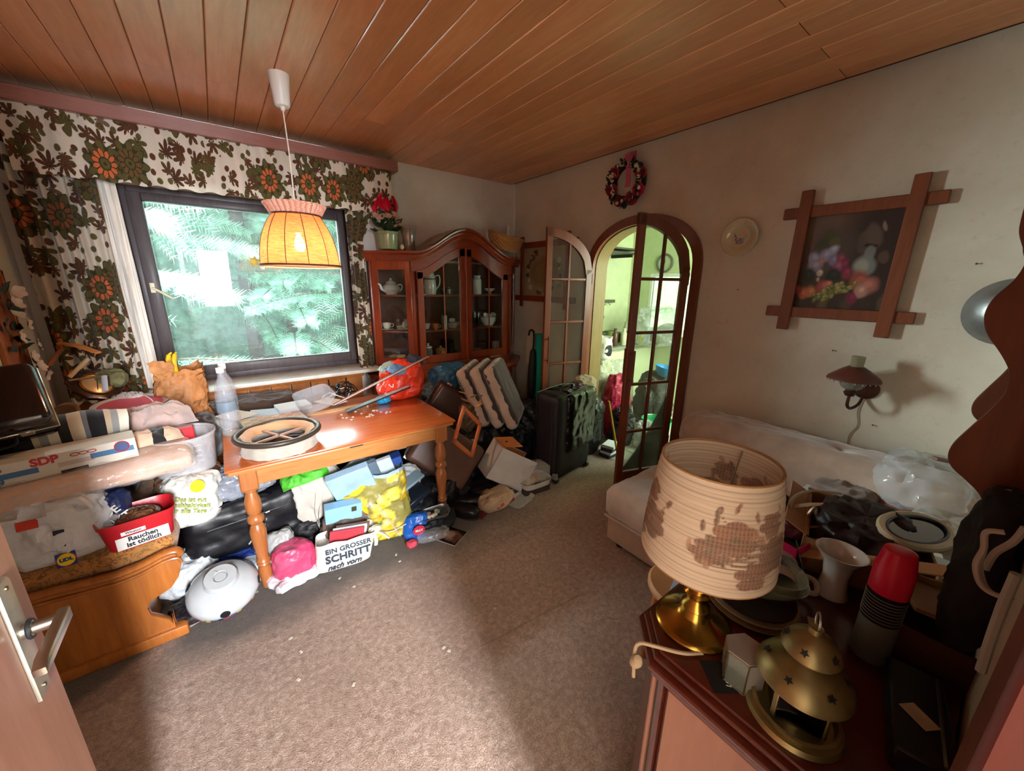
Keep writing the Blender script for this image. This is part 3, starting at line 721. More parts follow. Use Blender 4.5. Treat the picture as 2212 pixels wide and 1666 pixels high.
part('back_rail', bx(-.93, 1.0, 3.635, 3.71, .735, .785, .008, 2), W_BENCH, be)
# ------------------------------------------------------------------ dining table
tb = thing('dining_table', 'oak dining table with glossy red brown top and turned legs', 'table', (.51, 2.515, 0))
part('table_top', box(1.22, .87, .016, 0, 0, .716, .005, 2), W_TOP, tb)
part('table_edge', box(1.20, .85, .022, 0, 0, .694, .008, 2), W_OAK, tb)
for q in ((-.50, .50, -.385, -.362, 'apron'), (-.50, .50, .362, .385, 'apron')): part(q[4], bx(q[0], q[1], q[2], q[3], .605, .694, .002), W_OAK, tb)
for q in ((-.54, -.517), (.517, .54)): part('apron', bx(q[0], q[1], -.33, .33, .605, .694, .002), W_OAK, tb)
part('leaf_slot', bx(-.05, .02, -.4265, -.424, .702, .708), M_INK, tb)
lp = [(.022, 0), (.026, .03), (.031, .10), (.027, .135), (.033, .145), (.027, .155), (.033, .165), (.025, .18), (.030, .23), (.036, .30), (.038, .345), (.030, .375), (.024, .385), (.037, .40), (.039, .415), (.034, .43), (.024, .44), (.033, .455), (.037, .48), (.036, .52), (.024, .56), (.022, .57), (.034, .578), (.034, .588), (.03, .592)]
legm = lathe(lp, 24); legm.join(box(.078, .078, .11, 0, 0, .588, .006)); legmesh = mesh_of('leg', legm, W_OAKZ, True, 35)
for sx in (-1, 1):
    for sy in (-1, 1): part('leg', legmesh, None, tb, (sx*.525, sy*.365, 0))
# ------------------------------------------------------------------ china cabinet
HX, HY = 1.96, 3.36
def hz(x, base=1.85, rise=.225):
    s = (x-HX)/.54; return base+(rise*(.5+.5*math.cos(PI*s)) if abs(s) < 1 else 0)
hu = thing('china_cabinet', 'tall red brown china cabinet with arched top and glazed doors', 'cabinet')
plan = [(1.12, 3.74), (1.12, 3.62), (1.42, HY), (2.50, HY), (2.76, 3.62), (2.76, 3.74)]
def inset(poly, d):
    c = (1.96, 3.74); return [(c[0]+(x-c[0])*(1+d/.75), min(3.74, c[1]+(y-c[1])*(1+d/.35))) for x, y in poly]
part('base_body', MB().join(prism(inset(plan, .03), .70)), W_RED, hu)
part('worktop', MB().join(prism(inset(plan, .075), .045, .008), T(0, 0, .70)), W_REDX, hu)
part('bottom_board', MB().join(prism(inset(plan, -.005), .035, .004), T(0, 0, .80)), W_REDX, hu)
part('drawer_rail', MB().join(prism(inset(plan, .0), .06), T(0, 0, .745)), W_REDX, hu)
part('back_panel', bx(1.13, 2.75, 3.715, 3.735, .83, 1.80), wood('cabinet_back', '3a1a0e', '57291a', 1, 'Z', .5, .1, .7), hu)
for z in (1.13, 1.465): part('shelf', MB().join(prism(inset(plan, -.045), .016, .002), T(0, 0, z)), W_REDX, hu)
part('top_board', MB().join(prism(inset(plan, -.01), .02), T(0, 0, 1.775)), W_REDX, hu)
def post(x, y, z0, z1, s=.045, par=hu, nm='post'): part(nm, bx(x-s/2, x+s/2, y-s/2, y+s/2, z0, z1, .006, 2), W_RED, par)
for (x, y) in ((1.138, 3.635), (1.425, HY+.035), (2.495, HY+.035), (2.742, 3.635)): post(x, y, .83, 1.79)
# canted glazed sides
def side(a, b):
    v = Vector((b[0]-a[0], b[1]-a[1], 0)); L = v.length; an = math.atan2(v.y, v.x)
    s = part('side_frame', MB(), W_RED, hu) if False else None
    m = MB()
    for q in ((.02, .075, .835, 1.78), (L-.075, L-.02, .835, 1.78), (.07, L-.07, .835, .90), (.07, L-.07, 1.70, 1.78)): m.join(bx(q[0], q[1], -.012, .012, q[2], q[3], .004))
    o = part('side_frame', m, W_RED, hu, (a[0], a[1], 0), (0, 0, an)); part('pane', bx(.07, L-.07, -.002, .002, .89, 1.71), M_GLASS, o)
side((1.12, 3.62), (1.42, HY)); side((2.50, HY), (2.76, 3.62))
def hdoor(x0, x1, hinge):
    d = part('door', MB(), W_RED, hu) if False else None
    st = .062; y0, y1 = HY-.012, HY+.014; n = 16; m = MB()
    lowz = lambda x: hz(x, 1.70, .225)-.004
    xs = [x0+(x1-x0)*i/n for i in range(n+1)]
    m.join(bx(x0, x0+st, y0, y1, .84, lowz(x0)-.01, .004)); m.join(bx(x1-st, x1, y0, y1, .84, lowz(x1)-.01, .004)); m.join(bx(x0+st, x1-st, y0, y1, .84, .915, .004))
    k = n+1; tm = MB()
    for yy in (y0, y1): tm.v += [(x, yy, lowz(x)) for x in xs]+[(x, yy, lowz(x)-.075) for x in xs]
    for j in range(n): tm.f += [(j, k+j, k+j+1, j+1), (2*k+j, 2*k+j+1, 3*k+j+1, 3*k+j), (j, j+1, 2*k+j+1, 2*k+j), (k+j, 3*k+j, 3*k+j+1, k+j+1)]
    tm.m = [0]*len(tm.f); m.join(tm)
    d = part('door', m, W_RED, hu)
    gp = [(x0+st-.005, .905), (x1-st+.005, .905)]+[(x, lowz(x)-.07) for x in reversed(xs) if x0+st-.01 < x < x1-st+.01]
    part('pane', MB().join(prism(gp, .004), T(0, HY+.006, 0, PI/2)), M_GLASS, d)
    xm = (x0+x1)/2+.02; part('glazing_bar', tube([(xm, HY-.002, .91), (xm, HY-.002, lowz(xm)-.07)], .007, 8), W_RED, d)
    part('knob', lathe([(.004, 0), (.004, .01), (.009, .016), (.007, .022), (.0005, .024)], 12), M_BRASS, d, (x0+.03 if hinge > 0 else x1-.03, HY-.012, 1.22), (PI/2, 0, 0))
hdoor(1.452, 1.955, -1); hdoor(1.965, 2.468, 1)
part('centre_bead', tube([(1.96, HY-.016, .84), (1.96, HY-.016, 1.915)], .012, 8), W_RED, hu)
# frieze and crown following the arch
n = 30; xs = [1.40+1.12*i/n for i in range(n+1)]; fz = MB(); k = n+1
for yy in (HY-.004, HY+.03): fz.v += [(x, yy, hz(x)-.03) for x in xs]+[(x, yy, hz(x, 1.70, .225)-.01) for x in xs]
for j in range(n): fz.f += [(j, k+j, k+j+1, j+1), (2*k+j, 2*k+j+1, 3*k+j+1, 3*k+j), (j, j+1, 2*k+j+1, 2*k+j), (k+j, 3*k+j, 3*k+j+1, k+j+1)]
fz.m = [0]*len(fz.f); part('frieze', fz, W_REDX, hu)
path = [(1.095, 3.735), (1.095, 3.61), (1.405, HY-.012)]+[(x, HY-.012) for x in xs[1:-1]]+[(2.515, HY-.012), (2.785, 3.61), (2.785, 3.735)]
prof = [(0, -.075), (.018, -.075), (.022, -.055), (.032, -.04), (.034, -.025), (.052, -.008), (.055, .008), (.0, .012)]
cr = MB(); P = [Vector((x, y, 0)) for x, y in path]; kk = len(prof)
for i, p in enumerate(P):
    a = P[max(0, i-1)]; b = P[min(len(P)-1, i+1)]; d1 = (p-a).normalized() if i else (b-p).normalized(); d2 = (b-p).normalized() if i < len(P)-1 else d1
    t = (d1+d2).normalized(); nrm = Vector((t.y, -t.x, 0)); sc = 1/max(.5, (Vector((d2.y, -d2.x, 0)).dot(nrm)))
    for o, z in prof: cr.v.append(tuple(p+nrm*o*sc+Vector((0, 0, hz(p.x)+z))))
for i in range(len(P)-1):
    for j in range(kk): cr.f.append((i*kk+j, i*kk+(j+1) % kk, (i+1)*kk+(j+1) % kk, (i+1)*kk+j))
cr.f += [tuple(range(kk)), tuple((len(P)-1)*kk+j for j in range(kk-1, -1, -1))]; cr.m = [0]*len(cr.f)
part('crown_moulding', cr, W_REDX, hu, ang=30)
tp = MB(); 
for j in range(n):
    x0, x1 = xs[j], xs[j+1]; tp.add([(x0, HY-.03, hz(x0)+.008), (x1, HY-.03, hz(x1)+.008), (x1, 3.73, hz(x1)+.008), (x0, 3.73, hz(x0)+.008)], [(0, 1, 2, 3)])
tp.add([(1.10, 3.60, 1.855), (1.40, HY-.02, 1.855), (1.40, 3.73, 1.855), (1.10, 3.73, 1.855)], [(0, 1, 2, 3)]); tp.add([(2.52, HY-.02, 1.855), (2.78, 3.60, 1.855), (2.78, 3.73, 1.855), (2.52, 3.73, 1.855)], [(0, 1, 2, 3)])
part('roof', thick(tp, .01), W_REDX, hu)
for i in range(2):
    xa = 1.50+i*.5; o = part('base_door', bx(xa, xa+.44, HY-.075, HY-.04, .06, .66, .01, 2), W_RED, hu); part('panel', bx(xa+.07, xa+.37, HY-.083, HY-.074, .14, .58, .006), W_RED, o)
# ------------------------------------------------------------------ sofa
M_SOFA = fabric('sofa_velvet', 'a58a78', .9, 160, .3, .18, .8)
so = thing('sofa', 'low beige velvet sofa with tufted seat along the right wall', 'sofa', (0, 0, 0))
part('plinth', slab(.98, 1.36, .20, 2, 10, 0, cr=.003, rnd=.02), M_SOFA, so, (2.24, .615, .035))
part('seat', slab(1.02, 1.38, .20, 7, 34, .02, [(-.18, .42, .035, .06), (-.18, .0, .035, .06), (-.18, -.42, .035, .06), (.2, .42, .03, .06), (.2, 0, .03, .06)], cr=.008, f=6, rnd=.06), M_SOFA, so, (2.22, .62, .215))
part('backrest', slab(.30, 1.40, .36, 9, 34, .03, [(0, -.18, .025, .03), (0, .25, .012, .05)], cr=.014, f=6, rnd=.11), M_SOFA, so, (2.655, .62, .36), (0, math.radians(-7), 0))
part('front_piping', tube([(1.715, -.05, .225), (1.712, .6, .225), (1.715, 1.29, .225), (1.80, 1.31, .225), (2.6, 1.31, .225)], .008, 6), M_SOFA, so)
for x in (1.80, 2.6):
    for y in (.02, 1.22): part('foot', lathe([(.022, 0), (.026, .04)], 12), M_BLACK, so, (x, y, 0))
# ------------------------------------------------------------------ sideboard beside the door
sb = thing('sideboard', 'dark red sideboard with moulded top and chamfered corner', 'cabinet')
def sbpoly(d): return [(.67-d, -.095), (.67-d, .335+d*.4), (.755-d*.4, .42+d), (1.66, .42+d), (1.66, -.095)]
part('top', MB().join(prism(sbpoly(-.012), .012, .003), T(0, 0, .788)), W_SIDE, sb)
part('top_moulding', MB().join(prism(sbpoly(.0), .018, .006), T(0, 0, .770)), W_SIDE, sb)
part('top_moulding', MB().join(prism(sbpoly(.012), .02, .007), T(0, 0, .750)), W_SIDE, sb)
part('cornice', MB().join(prism(sbpoly(.002), .02, .005), T(0, 0, .730)), W_SIDE, sb)
part('body', MB().join(prism(sbpoly(-.02), .71), T(0, 0, .02)), W_SIDE, sb)
part('side_panel', bx(.682, .692, -.09, .30, .05, .715, .003), W_PANEL, sb)
part('corner_bead', tube([(.684, .315, .04), (.684, .315, .73)], .009, 8), W_SIDE, sb); part('corner_bead', tube([(.684, .335, .04), (.684, .335, .73)], .006, 8), W_PANEL, sb)
part('plinth', MB().join(prism(sbpoly(.005), .05, .006)), W_SIDE, sb)
# ------------------------------------------------------------------ wall shelf with scalloped sides
ws = thing('wall_shelf', 'brown wooden wall shelf with wavy scalloped side panel', 'shelf')
sh = [gx(*q, 1.2) for q in ((2222, 415), (2206, 470), (2201, 505), (2212, 545), (2213, 570), (2190, 605), (2150, 640), (2130, 668), (2125, 695), (2133, 725), (2158, 760), (2177, 795), (2180, 820), (2170, 850), (2140, 885), (2095, 925), (2058, 960), (2047, 985), (2055, 1010), (2085, 1038), (2112, 1065), (2128, 1095), (2150, 1130))]
pp = spl([(p.y, p.z, 0) for p in sh], 4); pp = [(p.x, p.y) for p in pp]; pp = [(-.098, pp[0][1]+.02)]+pp+[(-.098, pp[-1][1]-.02)]
Mx = Matrix(((0, 0, 1, 0), (1, 0, 0, 0), (0, 1, 0, 0), (0, 0, 0, 1)))
part('side_panel', MB().join(prism(pp, .02, .003), T(1.2) @ Mx), W_SHELF, ws); part('side_panel', MB().join(prism(pp, .02, .003), T(1.75) @ Mx), W_SHELF, ws)
for z in (1.22, 1.52, 1.82): part('shelf_board', bx(1.22, 1.75, -.095, -.01, z, z+.018, .003), W_SHELF, ws)
part('back_board', bx(1.22, 1.75, -.098, -.088, 1.16, 2.0), W_SHELF, ws)
# ------------------------------------------------------------------ pendant lamp
pl = thing('pendant_lamp', 'orange thread pendant lamp with flared collar hanging before the window', 'lamp', (.43, 2.66, 0))
part('ceiling_cup', lathe([(.052, ZC), (.050, ZC-.01), (.038, ZC-.145), (.034, ZC-.15), (.012, ZC-.152), (.010, ZC-.17), (.001, ZC-.171)][::-1], 28), plain('e8e2dc', .4, .03), pl)
part('cable', tube([(0, 0, ZC-.165), (.004, 0, 2.3), (0, 0, 1.93)], .0035, 8), plain('e0d2c4', .6), pl)
def shademat():
    m, nt, p = newmat('thread_shade'); out = nt.nodes['Material Output']; u, v = uvs('UV')
    n = noi(coords('UV', (6, 70, 1)), 3, 4, .6, .6); th = sABS(sFRAC(v*46+(n-.5)*2.2)-.5); c = mixc(th.lt(.17, .12)*.75+n.lt(.42, .1)*.3, hx('dc8450'), hx('7a3416'))
    lk(c, p.inputs['Base Color']); setp(p, .8); tl = nd('ShaderNodeBsdfTranslucent'); lk(c, tl.inputs[0]); mx = nd('ShaderNodeMixShader'); mx.inputs[0].default_value = .5
    lk(p.outputs[0], mx.inputs[1]); lk(tl.outputs[0], mx.inputs[2]); tp = nd('ShaderNodeBsdfTransparent'); m2 = nd('ShaderNodeMixShader'); lk(th.gt(.32, .2)*.16, m2.inputs[0]); lk(mx.outputs[0], m2.inputs[1]); lk(tp.outputs[0], m2.inputs[2]); lk(m2.outputs[0], out.inputs[0]); bump(p, th, .6, .004); return m
M_SHADE = shademat()
ribs = 12
def shfn(u, v):
    a = 2*PI*u; z = 1.685+.275*v
    r = .213-.018*v-.068*v**2.6 - .008*(1-abs(math.cos(a*ribs/2)))*math.sin(PI*v)
    r -= .004*math.sin(PI*v)*abs(math.sin(a*ribs/2))
    return (r*math.cos(a), r*math.sin(a), z)
sd = part('shade', grid(96, 20, shfn, True), M_SHADE, pl)
colf = lambda u, v: ((.128+.034*v+.004*math.sin(u*2*PI*30))*math.cos(2*PI*u), (.128+.034*v+.004*math.sin(u*2*PI*30))*math.sin(2*PI*u), 1.962+.058*v)
M_COLLAR = stripes('collar_cloth', [('d8a088', 3), ('b87860', 1), ('c8907a', 2)], 34, 'UV', 0, wob=.05)
part('collar', thick(grid(120, 3, colf, True), .0015), M_COLLAR, sd)
M_RIB = plain('4a2412', .7)
for i in range(ribs):
    a = 2*PI*(i+.5)/ribs; pts = []
    for j in range(9):
        x, y, z = shfn((i)/ribs, j/8); pts.append((x*1.004, y*1.004, z))
    part('rib', tube(pts, .0022, 5), M_RIB, sd)
def ringt(r, z, t): return tube([(r*math.cos(2*PI*i/48), r*math.sin(2*PI*i/48), z) for i in range(48)], t, 6, True)
part('band', ringt(.130, 1.962, .005), M_RIB, sd); part('band', ringt(.214, 1.686, .0055), M_RIB, sd)
part('trim_braid', ringt(.212, 1.677, .004), plain('c89868', .8), sd)
part('light_baffle', lathe([(.001, 1.958), (.126, 1.955), (.126, 1.957), (.001, 1.960)], 32), M_SHADE, sd)  # added unseen disc, stops the bulb throwing a bright circle on the ceiling
part('socket', lathe([(.018, 1.93), (.02, 1.925), (.02, 1.87), (.016, 1.868)][::-1], 16), plain('e8e0d4', .4), pl)
part('bulb', lathe([(.0005, 1.765), (.018, 1.768), (.028, 1.785), (.030, 1.80), (.026, 1.825), (.014, 1.85), (.012, 1.87)], 20), plain('fff0d8', .3, 0, emit=(1, .78, .5), estr=14.0), pl)
bl = bpy.data.lights.new('bulb_light', 'POINT'); bl.energy = 6; bl.color = (1, .66, .42); bl.shadow_soft_size = .028
blo = bpy.data.objects.new('bulb_light', bl); COL.objects.link(blo); blo.parent = pl; blo.location = (0, 0, 1.74)
# ------------------------------------------------------------------ things on the right wall
wr_ = thing('flower_wreath', 'wreath of red roses, white blossoms and dark leaves with pink ribbon above the arch', 'wreath', (XR-.012, 2.17, 2.40), (0, 0, 0))
R0 = .145; rnd = random.Random(5)
def leafmesh(L, W, bend=.2):
    return grid(2, 4, lambda u, v: ((u-.5)*W*math.sin(PI*min(1, v*.92+.05))*2*.5, v*L, bend*L*(v*v)-abs(u-.5)*W*.25))
part('ring', tube([(-.02, R0*math.cos(2*PI*i/40), R0*math.sin(2*PI*i/40)) for i in range(40)], .02, 8, True), plain('2a2416', .9, .3, .5, 40), wr_)
lvm = [mesh_of('leaf', thick(leafmesh(L_, .028), .001), plain('2f3a22', .6, .35)) for L_ in (.042, .052, .062)]
for i in range(120):
    a = rnd.random()*2*PI; r = R0+rnd.uniform(-.03, .035); M = T(-.03-rnd.random()*.03, r*math.cos(a), r*math.sin(a)) @ Euler((0, 0, 0)).to_matrix().to_4x4() @ Euler((rnd.uniform(0, 6.3), rnd.uniform(-.6, .6), 0)).to_matrix().to_4x4() @ T(rz=PI/2, ry=0) 
    part('leaf', lvm[i % 3], None, wr_).matrix_local = M @ T(rx=rnd.uniform(-.8, .8))
def rose(r, seed):
    m = MB(); q = random.Random(seed)
    for k, (n, rr, tilt) in enumerate(((3, .35, 1.25), (5, .6, .9), (6, .95, .45))):
        for i in range(n):
            a = 2*PI*i/n+k*.5+q.random()*.3
            pt = grid(4, 4, lambda u, v: ((u-.5)*r*1.3*math.sin(PI*(.15+.75*v)), v*r*rr, r*.5*(v**2)*tilt-abs(u-.5)**2*r*.6+.02*r*q.random()))
            m.join(pt, T(rz=a) @ T(y=r*.12, rx=tilt*.7))
    return m
for i, (a, s, c) in enumerate(((.3, .045, 'a81e38'), (2.5, .05, 'b02040'), (3.4, .05, '9c1c34'), (5.2, .055, '8e2836'), (5.75, .05, 'b42448'), (1.5, .038, 'c86a86'), (4.3, .045, '842030'))):
    part('rose', thick(rose(s, i), .0012), plain(c, .7, .3), wr_, (-.055, -R0*math.cos(a), R0*math.sin(a)), (0, -PI/2, rnd.random()))
fl5 = MB()
for j in range(5): fl5.join(grid(2, 2, lambda u, v: ((u-.5)*.014*math.sin(PI*(.2+.7*v))*1.6, v*.014, .003*v)), T(rz=2*PI*j/5))
fl5 = mesh_of('white_blossom', thick(fl5, .0006), plain('d8d4b8', .7, .1))
for i in range(34):
    a = rnd.random()*2*PI; r = R0+rnd.uniform(-.03, .03); part('blossom', fl5, None, wr_, (-.07-rnd.random()*.015, r*math.cos(a), r*math.sin(a)), (rnd.uniform(-.5, .5), -PI/2+rnd.uniform(-.5, .5), 0))
M_RIBBON = fabric('pink_ribbon', 'c05a72', .6, 200, .1)
part('ribbon_tail', thick(grid(3, 10, lambda u, v: (-.07-.01*math.sin(v*6), -.035+(u-.5)*.05+.012*v, .15-.19*v)), .001), M_RIBBON, wr_)
for s in (-1, 1): part('bow_loop', thick(grid(10, 3, lambda u, v: (-.075-.025*math.sin(PI*u), -.045+s*.045*math.sin(2*PI*u*.5)*1.0*u**.3*(1 if u < .5 else 1), .155+(v-.5)*.035+.04*u), False), .001), M_RIBBON, wr_)
part('hanger', thick(grid(3, 6, lambda u, v: (-.03, -.045+(u-.5)*.035, .14+.085*v)), .001), M_RIBBON, wr_)
# wall plate
shp = [(.5, .42, .07, .03, .7, '6a5a80', .3), (.42, .40, .08, .025, 2.3, '7a6a90', .3), (.58, .42, .10, .03, .9, '8a90a0', .3), (.45, .34, .05, .02, .2, '5a4a70', .3), (.62, .60, .07, .06, 0, 'e0a070', .3), (.38, .52, .09, .022, 2.0, '5e4e78', .3), (.55, .33, .09, .02, .3, '6a6a88', .3), (.66, .50, .10, .02, 1.2, '9aa0b0', .3)]
pm = lathe([(.001, .006), (.02, .006), (.04, .006), (.06, .006), (.072, .010), (.078, .016), (.115, .022), (.118, .024), (.115, .027), (.078, .021), (.070, .014), (.058, .010), (.05, .010), (.04, .010), (.03, .010), (.02, .010), (.01, .010), (.001, .010)], 64)
pm.vc = [tuple(q) for q in pcol([v[0]/.22+.5 for v in pm.v], [v[1]/.22+.5 for v in pm.v], 'c8bfa0', shp)]
solo('wall_plate', pm, vcmat('plate_glaze', .15, .03, coat=.6), 'cream painted plate hanging between the arch and the flower painting', 'plate', (XR-.002, 1.245, 1.915), (PI/2, 0, -PI/2))
# flower painting
pt = thing('flower_painting', 'large still life flower painting in an overlapping bar frame', 'painting', (XR, .665, 1.74), (PI/2, 0, -PI/2))
# local x = -Y world (left to right as seen), local y = up, local z = out of the wall
B = '3a2c24'
rs = random.Random(3); sh_ = [(.30, .75, .32, .30, 0, '6a5448', 1.2), (.78, .70, .30, .35, 0, '33231f', .9), (.35, .62, .2, .16, 0, '4e423c', .8)]
for i in range(9): sh_.append((.08+i*.105+rs.uniform(-.02, .02), .09+rs.uniform(-.03, .04), .055, .12, rs.uniform(-.4, .4), rs.choice(['4e4030', '5e4a38', '6a543e', '33281e']), .6))
sh_ += [(.66, .66, .09, .11, .2, '54453e', .3), (.70, .72, .06, .10, .5, '5e4e44', .4), (.69, .63, .055, .016, 0, '1c1412', .2), (.70, .56, .045, .07, 0, '7a7a76', .35), (.68, .46, .09, .09, 0, '7e8682', .4), (.66, .46, .05, .05, .4, 'a0a094', .5), (.82, .52, .04, .06, .5, '5a463c', .3), (.77, .78, .012, .05, .3, '8a7a6e', .3)]
sh_ += [(.32, .72, .05, .06, 0, '4a4a2c', .5), (.28, .66, .07, .04, .5, '3e4228', .5), (.37, .67, .05, .05, 0, '565632', .5)]
for cx, cy, r, c in ((.22, .53, .06, '8a8498'), (.32, .56, .06, '8e8aa2'), (.38, .60, .05, '9a98aa'), (.28, .50, .045, 'b06a48'), (.24, .47, .07, '8a8090'), (.40, .52, .05, '7c7690'), (.46, .52, .05, '8a3a50'), (.50, .47, .055, '7a2c44'), (.44, .46, .05, '94506a'), (.54, .40, .05, '8e2e48'), (.30, .40, .03, 'b8a898'), (.29, .34, .02, 'a89888'), (.20, .38, .07, '1e2820'), (.42, .38, .07, '202a24'), (.17, .22, .06, 'a8583c'), (.24, .23, .06, 'b06a3c'), (.36, .27, .07, 'a04a44'), (.40, .29, .045, 'b87060'), (.66, .33, .09, '9a4e40'), (.74, .28, .09, 'a8685a'), (.70, .24, .06, 'b48878'), (.63, .18, .05, '7a2444'), (.10, .26, .05, '8a3a40')): sh_.append((cx, cy, r, r*.85, rs.random()*3, c, .55)); sh_.append((cx+.01, cy+.012, r*.4, r*.35, 0, tuple(min(1, x*1.5) for x in hx(c)), .6))
for i in range(34):
    t = i/34; cx = .30+.30*t+rs.uniform(-.05, .05); cy = .16+.15*t+rs.uniform(-.035, .035); sh_.append((cx, cy, .024, .026, 0, rs.choice(['6a6a32', '7e7c3e', '908c4a', '5a5c2a']), .35)); sh_.append((cx-.006, cy+.008, .007, .007, 0, 'b8b47c', .6))
cw, ch = .50, .62
part('canvas', thick(painted(cw, ch, 110, 136, B, sh_, .012, .02), .006), vcmat('still_life_paint', .45, .06, coat=.25), pt)
def bar(L, W, t): return box(L, W, t, 0, 0, 0, .004)
for y in (.282, -.29): part('frame_bar', bar(.68, .062, .022), W_FRAME, pt, (0, y, .006))
for x in (-.232, .232): part('frame_bar', MB().join(bar(.80, .062, .022), T(rz=PI/2)), W_FRAME, pt, (x, 0, .016))
# town print behind the open door leaf
pw = thing('town_print', 'sepia town print in an overlapping bar frame beside the china cabinet', 'picture', (XR, 3.20, 1.72), (PI/2, 0, -PI/2))
rs = random.Random(8); s2 = [(.5, .5, .34, .26, .2, '8a7250', .5), (.52, .5, .24, .2, .4, '9a845e', .6)]
for i in range(46):
    a = rs.random()*2*PI; s2.append((.5+.42*math.cos(a)*rs.uniform(.75, 1.05), .5+.43*math.sin(a)*rs.uniform(.75, 1.05), rs.uniform(.02, .06), rs.uniform(.02, .05), rs.random()*3, rs.choice(['b8ac90', '4a3c2c', 'c8bc9c', '6a5a44', '8e9090', '7a4a30']), .3))
part('sheet', thick(painted(.70, .56, 90, 72, 'a8987a', s2, .010, .03), .005), vcmat('sepia_print', .5, .1), pw)
for y in (.285, -.285): part('frame_bar', bar(.98, .062, .02), W_RED, pw, (0, y, .005))
for x in (-.36, .36): part('frame_bar', MB().join(bar(.76, .055, .02), T(rz=PI/2)), W_RED, pw, (x, 0, .014))
# wall sconce
sc_ = thing('wall_sconce', 'brown metal wall lamp with glass chimney and crystal bowl below the painting', 'lamp', (XR, .47, 1.05))
M_COP = plain('4a2a20', .45, .3, metal=.6)
part('back_plate', MB().join(lathe([(.001, .0), (.055, .0), (.06, .008), (.045, .02), (.001, .025)][::1], 24), T(ry=-PI/2)), M_COP, sc_, (0, -.03, .0))
part('arm', tube(spl([(0, -.03, -.03), (-.04, -.02, -.09), (-.09, 0, -.11), (-.13, .01, -.085), (-.135, .01, -.03)], 6), .008, 8), M_COP, sc_)
part('cup', lathe([(.001, -.035), (.02, -.03), (.03, -.012), (.022, .0), (.001, .002)], 20), M_COP, sc_, (-.135, .01, 0))
bowlp = [(.02, 0), (.045, .018), (.062, .05), (.066, .07)]
bm_ = shell(bowlp, .003, 40); bm_.v = [(x*(1+.03*math.cos(20*math.atan2(y, x))), y*(1+.03*math.cos(20*math.atan2(y, x))), z) for x, y, z in bm_.v]
part('crystal_bowl', bm_, plain('b0a898', .08, .1, trans=.6), sc_, (-.135, .01, 0))
part('shade', shell([(.118, .062), (.112, .075), (.06, .118), (.034, .135)], .003, 36), plain('5a2c20', .5, .25), sc_, (-.135, .01, 0))
part('chimney', shell([(.028, .13), (.029, .16), (.03, .19)], .002, 24), plain('c8c0a0', .15, .05, trans=.7), sc_, (-.135, .01, 0))
for i in range(22): 
    a = 2*PI*i/22; part('bead', lathe([(.0005, -.006), (.005, 0), (.0005, .006)], 6), plain('c8c0b0', .1, 0, trans=.5), sc_, (-.135+.112*math.cos(a), .01+.112*math.sin(a), .056))
part('cord', tube(spl([(-.006, -.03, -.05), (-.006, -.02, -.14), (-.006, -.035, -.22), (-.006, -.01, -.30), (-.006, -.03, -.42)], 6), .0025, 5), plain('8a7a60', .7), sc_)
# pewter dish hanging next to the wall shelf
M_PEW = plain('8a8a88', .38, .2, .35, 30, metal=.7)
dsh = lathe([(.001, .095), (.05, .09), (.10, .065), (.135, .02), (.15, 0), (.148, -.003), (.13, .014), (.095, .058), (.05, .082), (.001, .087)], 40)
solo('pewter_dish', dsh, M_PEW, 'domed grey metal dish on the wall half hidden by the wall shelf', 'dish', (XR-.003, .03, 1.50), (0, -PI/2, 0))
nail = lathe([(.0015, 0), (.0015, .008), (.005, .009), (.004, .011), (.0005, .012)], 8)
for i, q in enumerate(((1595, 626), (1800, 757), (2110, 570), (1886, 918))):
    p = gx(*q, XR); solo('nail', nail, plain('6a5a48', .5, metal=.6), ['nail in the wall below the cream plate', 'nail in the wall between painting and wall sconce', 'nail in the wall above the domed metal dish', 'wall plug below the wall sconce'][i], 'nail', p, (0, -PI/2, 0), 'nails in the right wall')
# picture edge with white artificial flowers on the left wall
lf = thing('flower_hanging', 'wooden framed panel with white artificial flowers on the left wall', 'wall decoration', (XL, 3.28, 1.30), (PI/2, 0, PI/2))
part('panel', box(.26, .62, .012, 0, 0, 0, .002), plain('a8603a', .6), lf)
for x in (-.13, .13): part('frame_bar', box(.03, .66, .024, x, 0, 0, .004), W_OAKZ, lf)
for y in (-.32, .32): part('frame_bar', box(.29, .03, .024, 0, y, 0, .004), W_OAKZ, lf)
rs = random.Random(2); pet = MB()
for j in range(5): pet.join(grid(3, 3, lambda u, v: ((u-.5)*.04*math.sin(PI*(.15+.75*v)), v*.035, .012*v*v)), T(rz=2*PI*j/5))
pet = mesh_of('flower_head', thick(pet, .001), plain('e0d0c8', .7, .1)); lm = mesh_of('leaf', thick(leafmesh(.07, .04), .001), plain('26321e', .6, .3))
for i in range(9): part('flower', pet, None, lf, (rs.uniform(.0, .13), -.26+.06*i, .05+rs.random()*.02), (rs.uniform(-.4, .4), rs.uniform(-.2, .7), rs.random()*3))
for i in range(22): part('leaf', lm, None, lf, (rs.uniform(-.05, .12), -.28+.026*i, .025+rs.random()*.02), (rs.uniform(-.3, .6), rs.uniform(-.3, .5), rs.random()*6))
# daffodil sticker on the pane
stk = thing('daffodil_sticker', 'yellow daffodil window sticker on the glass beside the lamp', 'sticker', gy(549, 565, 3.84), (PI/2, 0, 0))
star = [((.048 if i % 2 == 0 else .022)*math.cos(PI*i/6+.3), (.048 if i % 2 == 0 else .022)*math.sin(PI*i/6+.3)) for i in range(12)]
part('petals', prism(star, .0008), plain('e8c020', .5, .1), stk); part('cup', prism([(.017*math.cos(PI*i/4), .017*math.sin(PI*i/4)) for i in range(8)], .0012), plain('f0d84a', .5, .05), stk)
part('outline', tube([(x, y, .0008) for x, y in star], .0012, 4, True), plain('6a5a10', .6), stk)
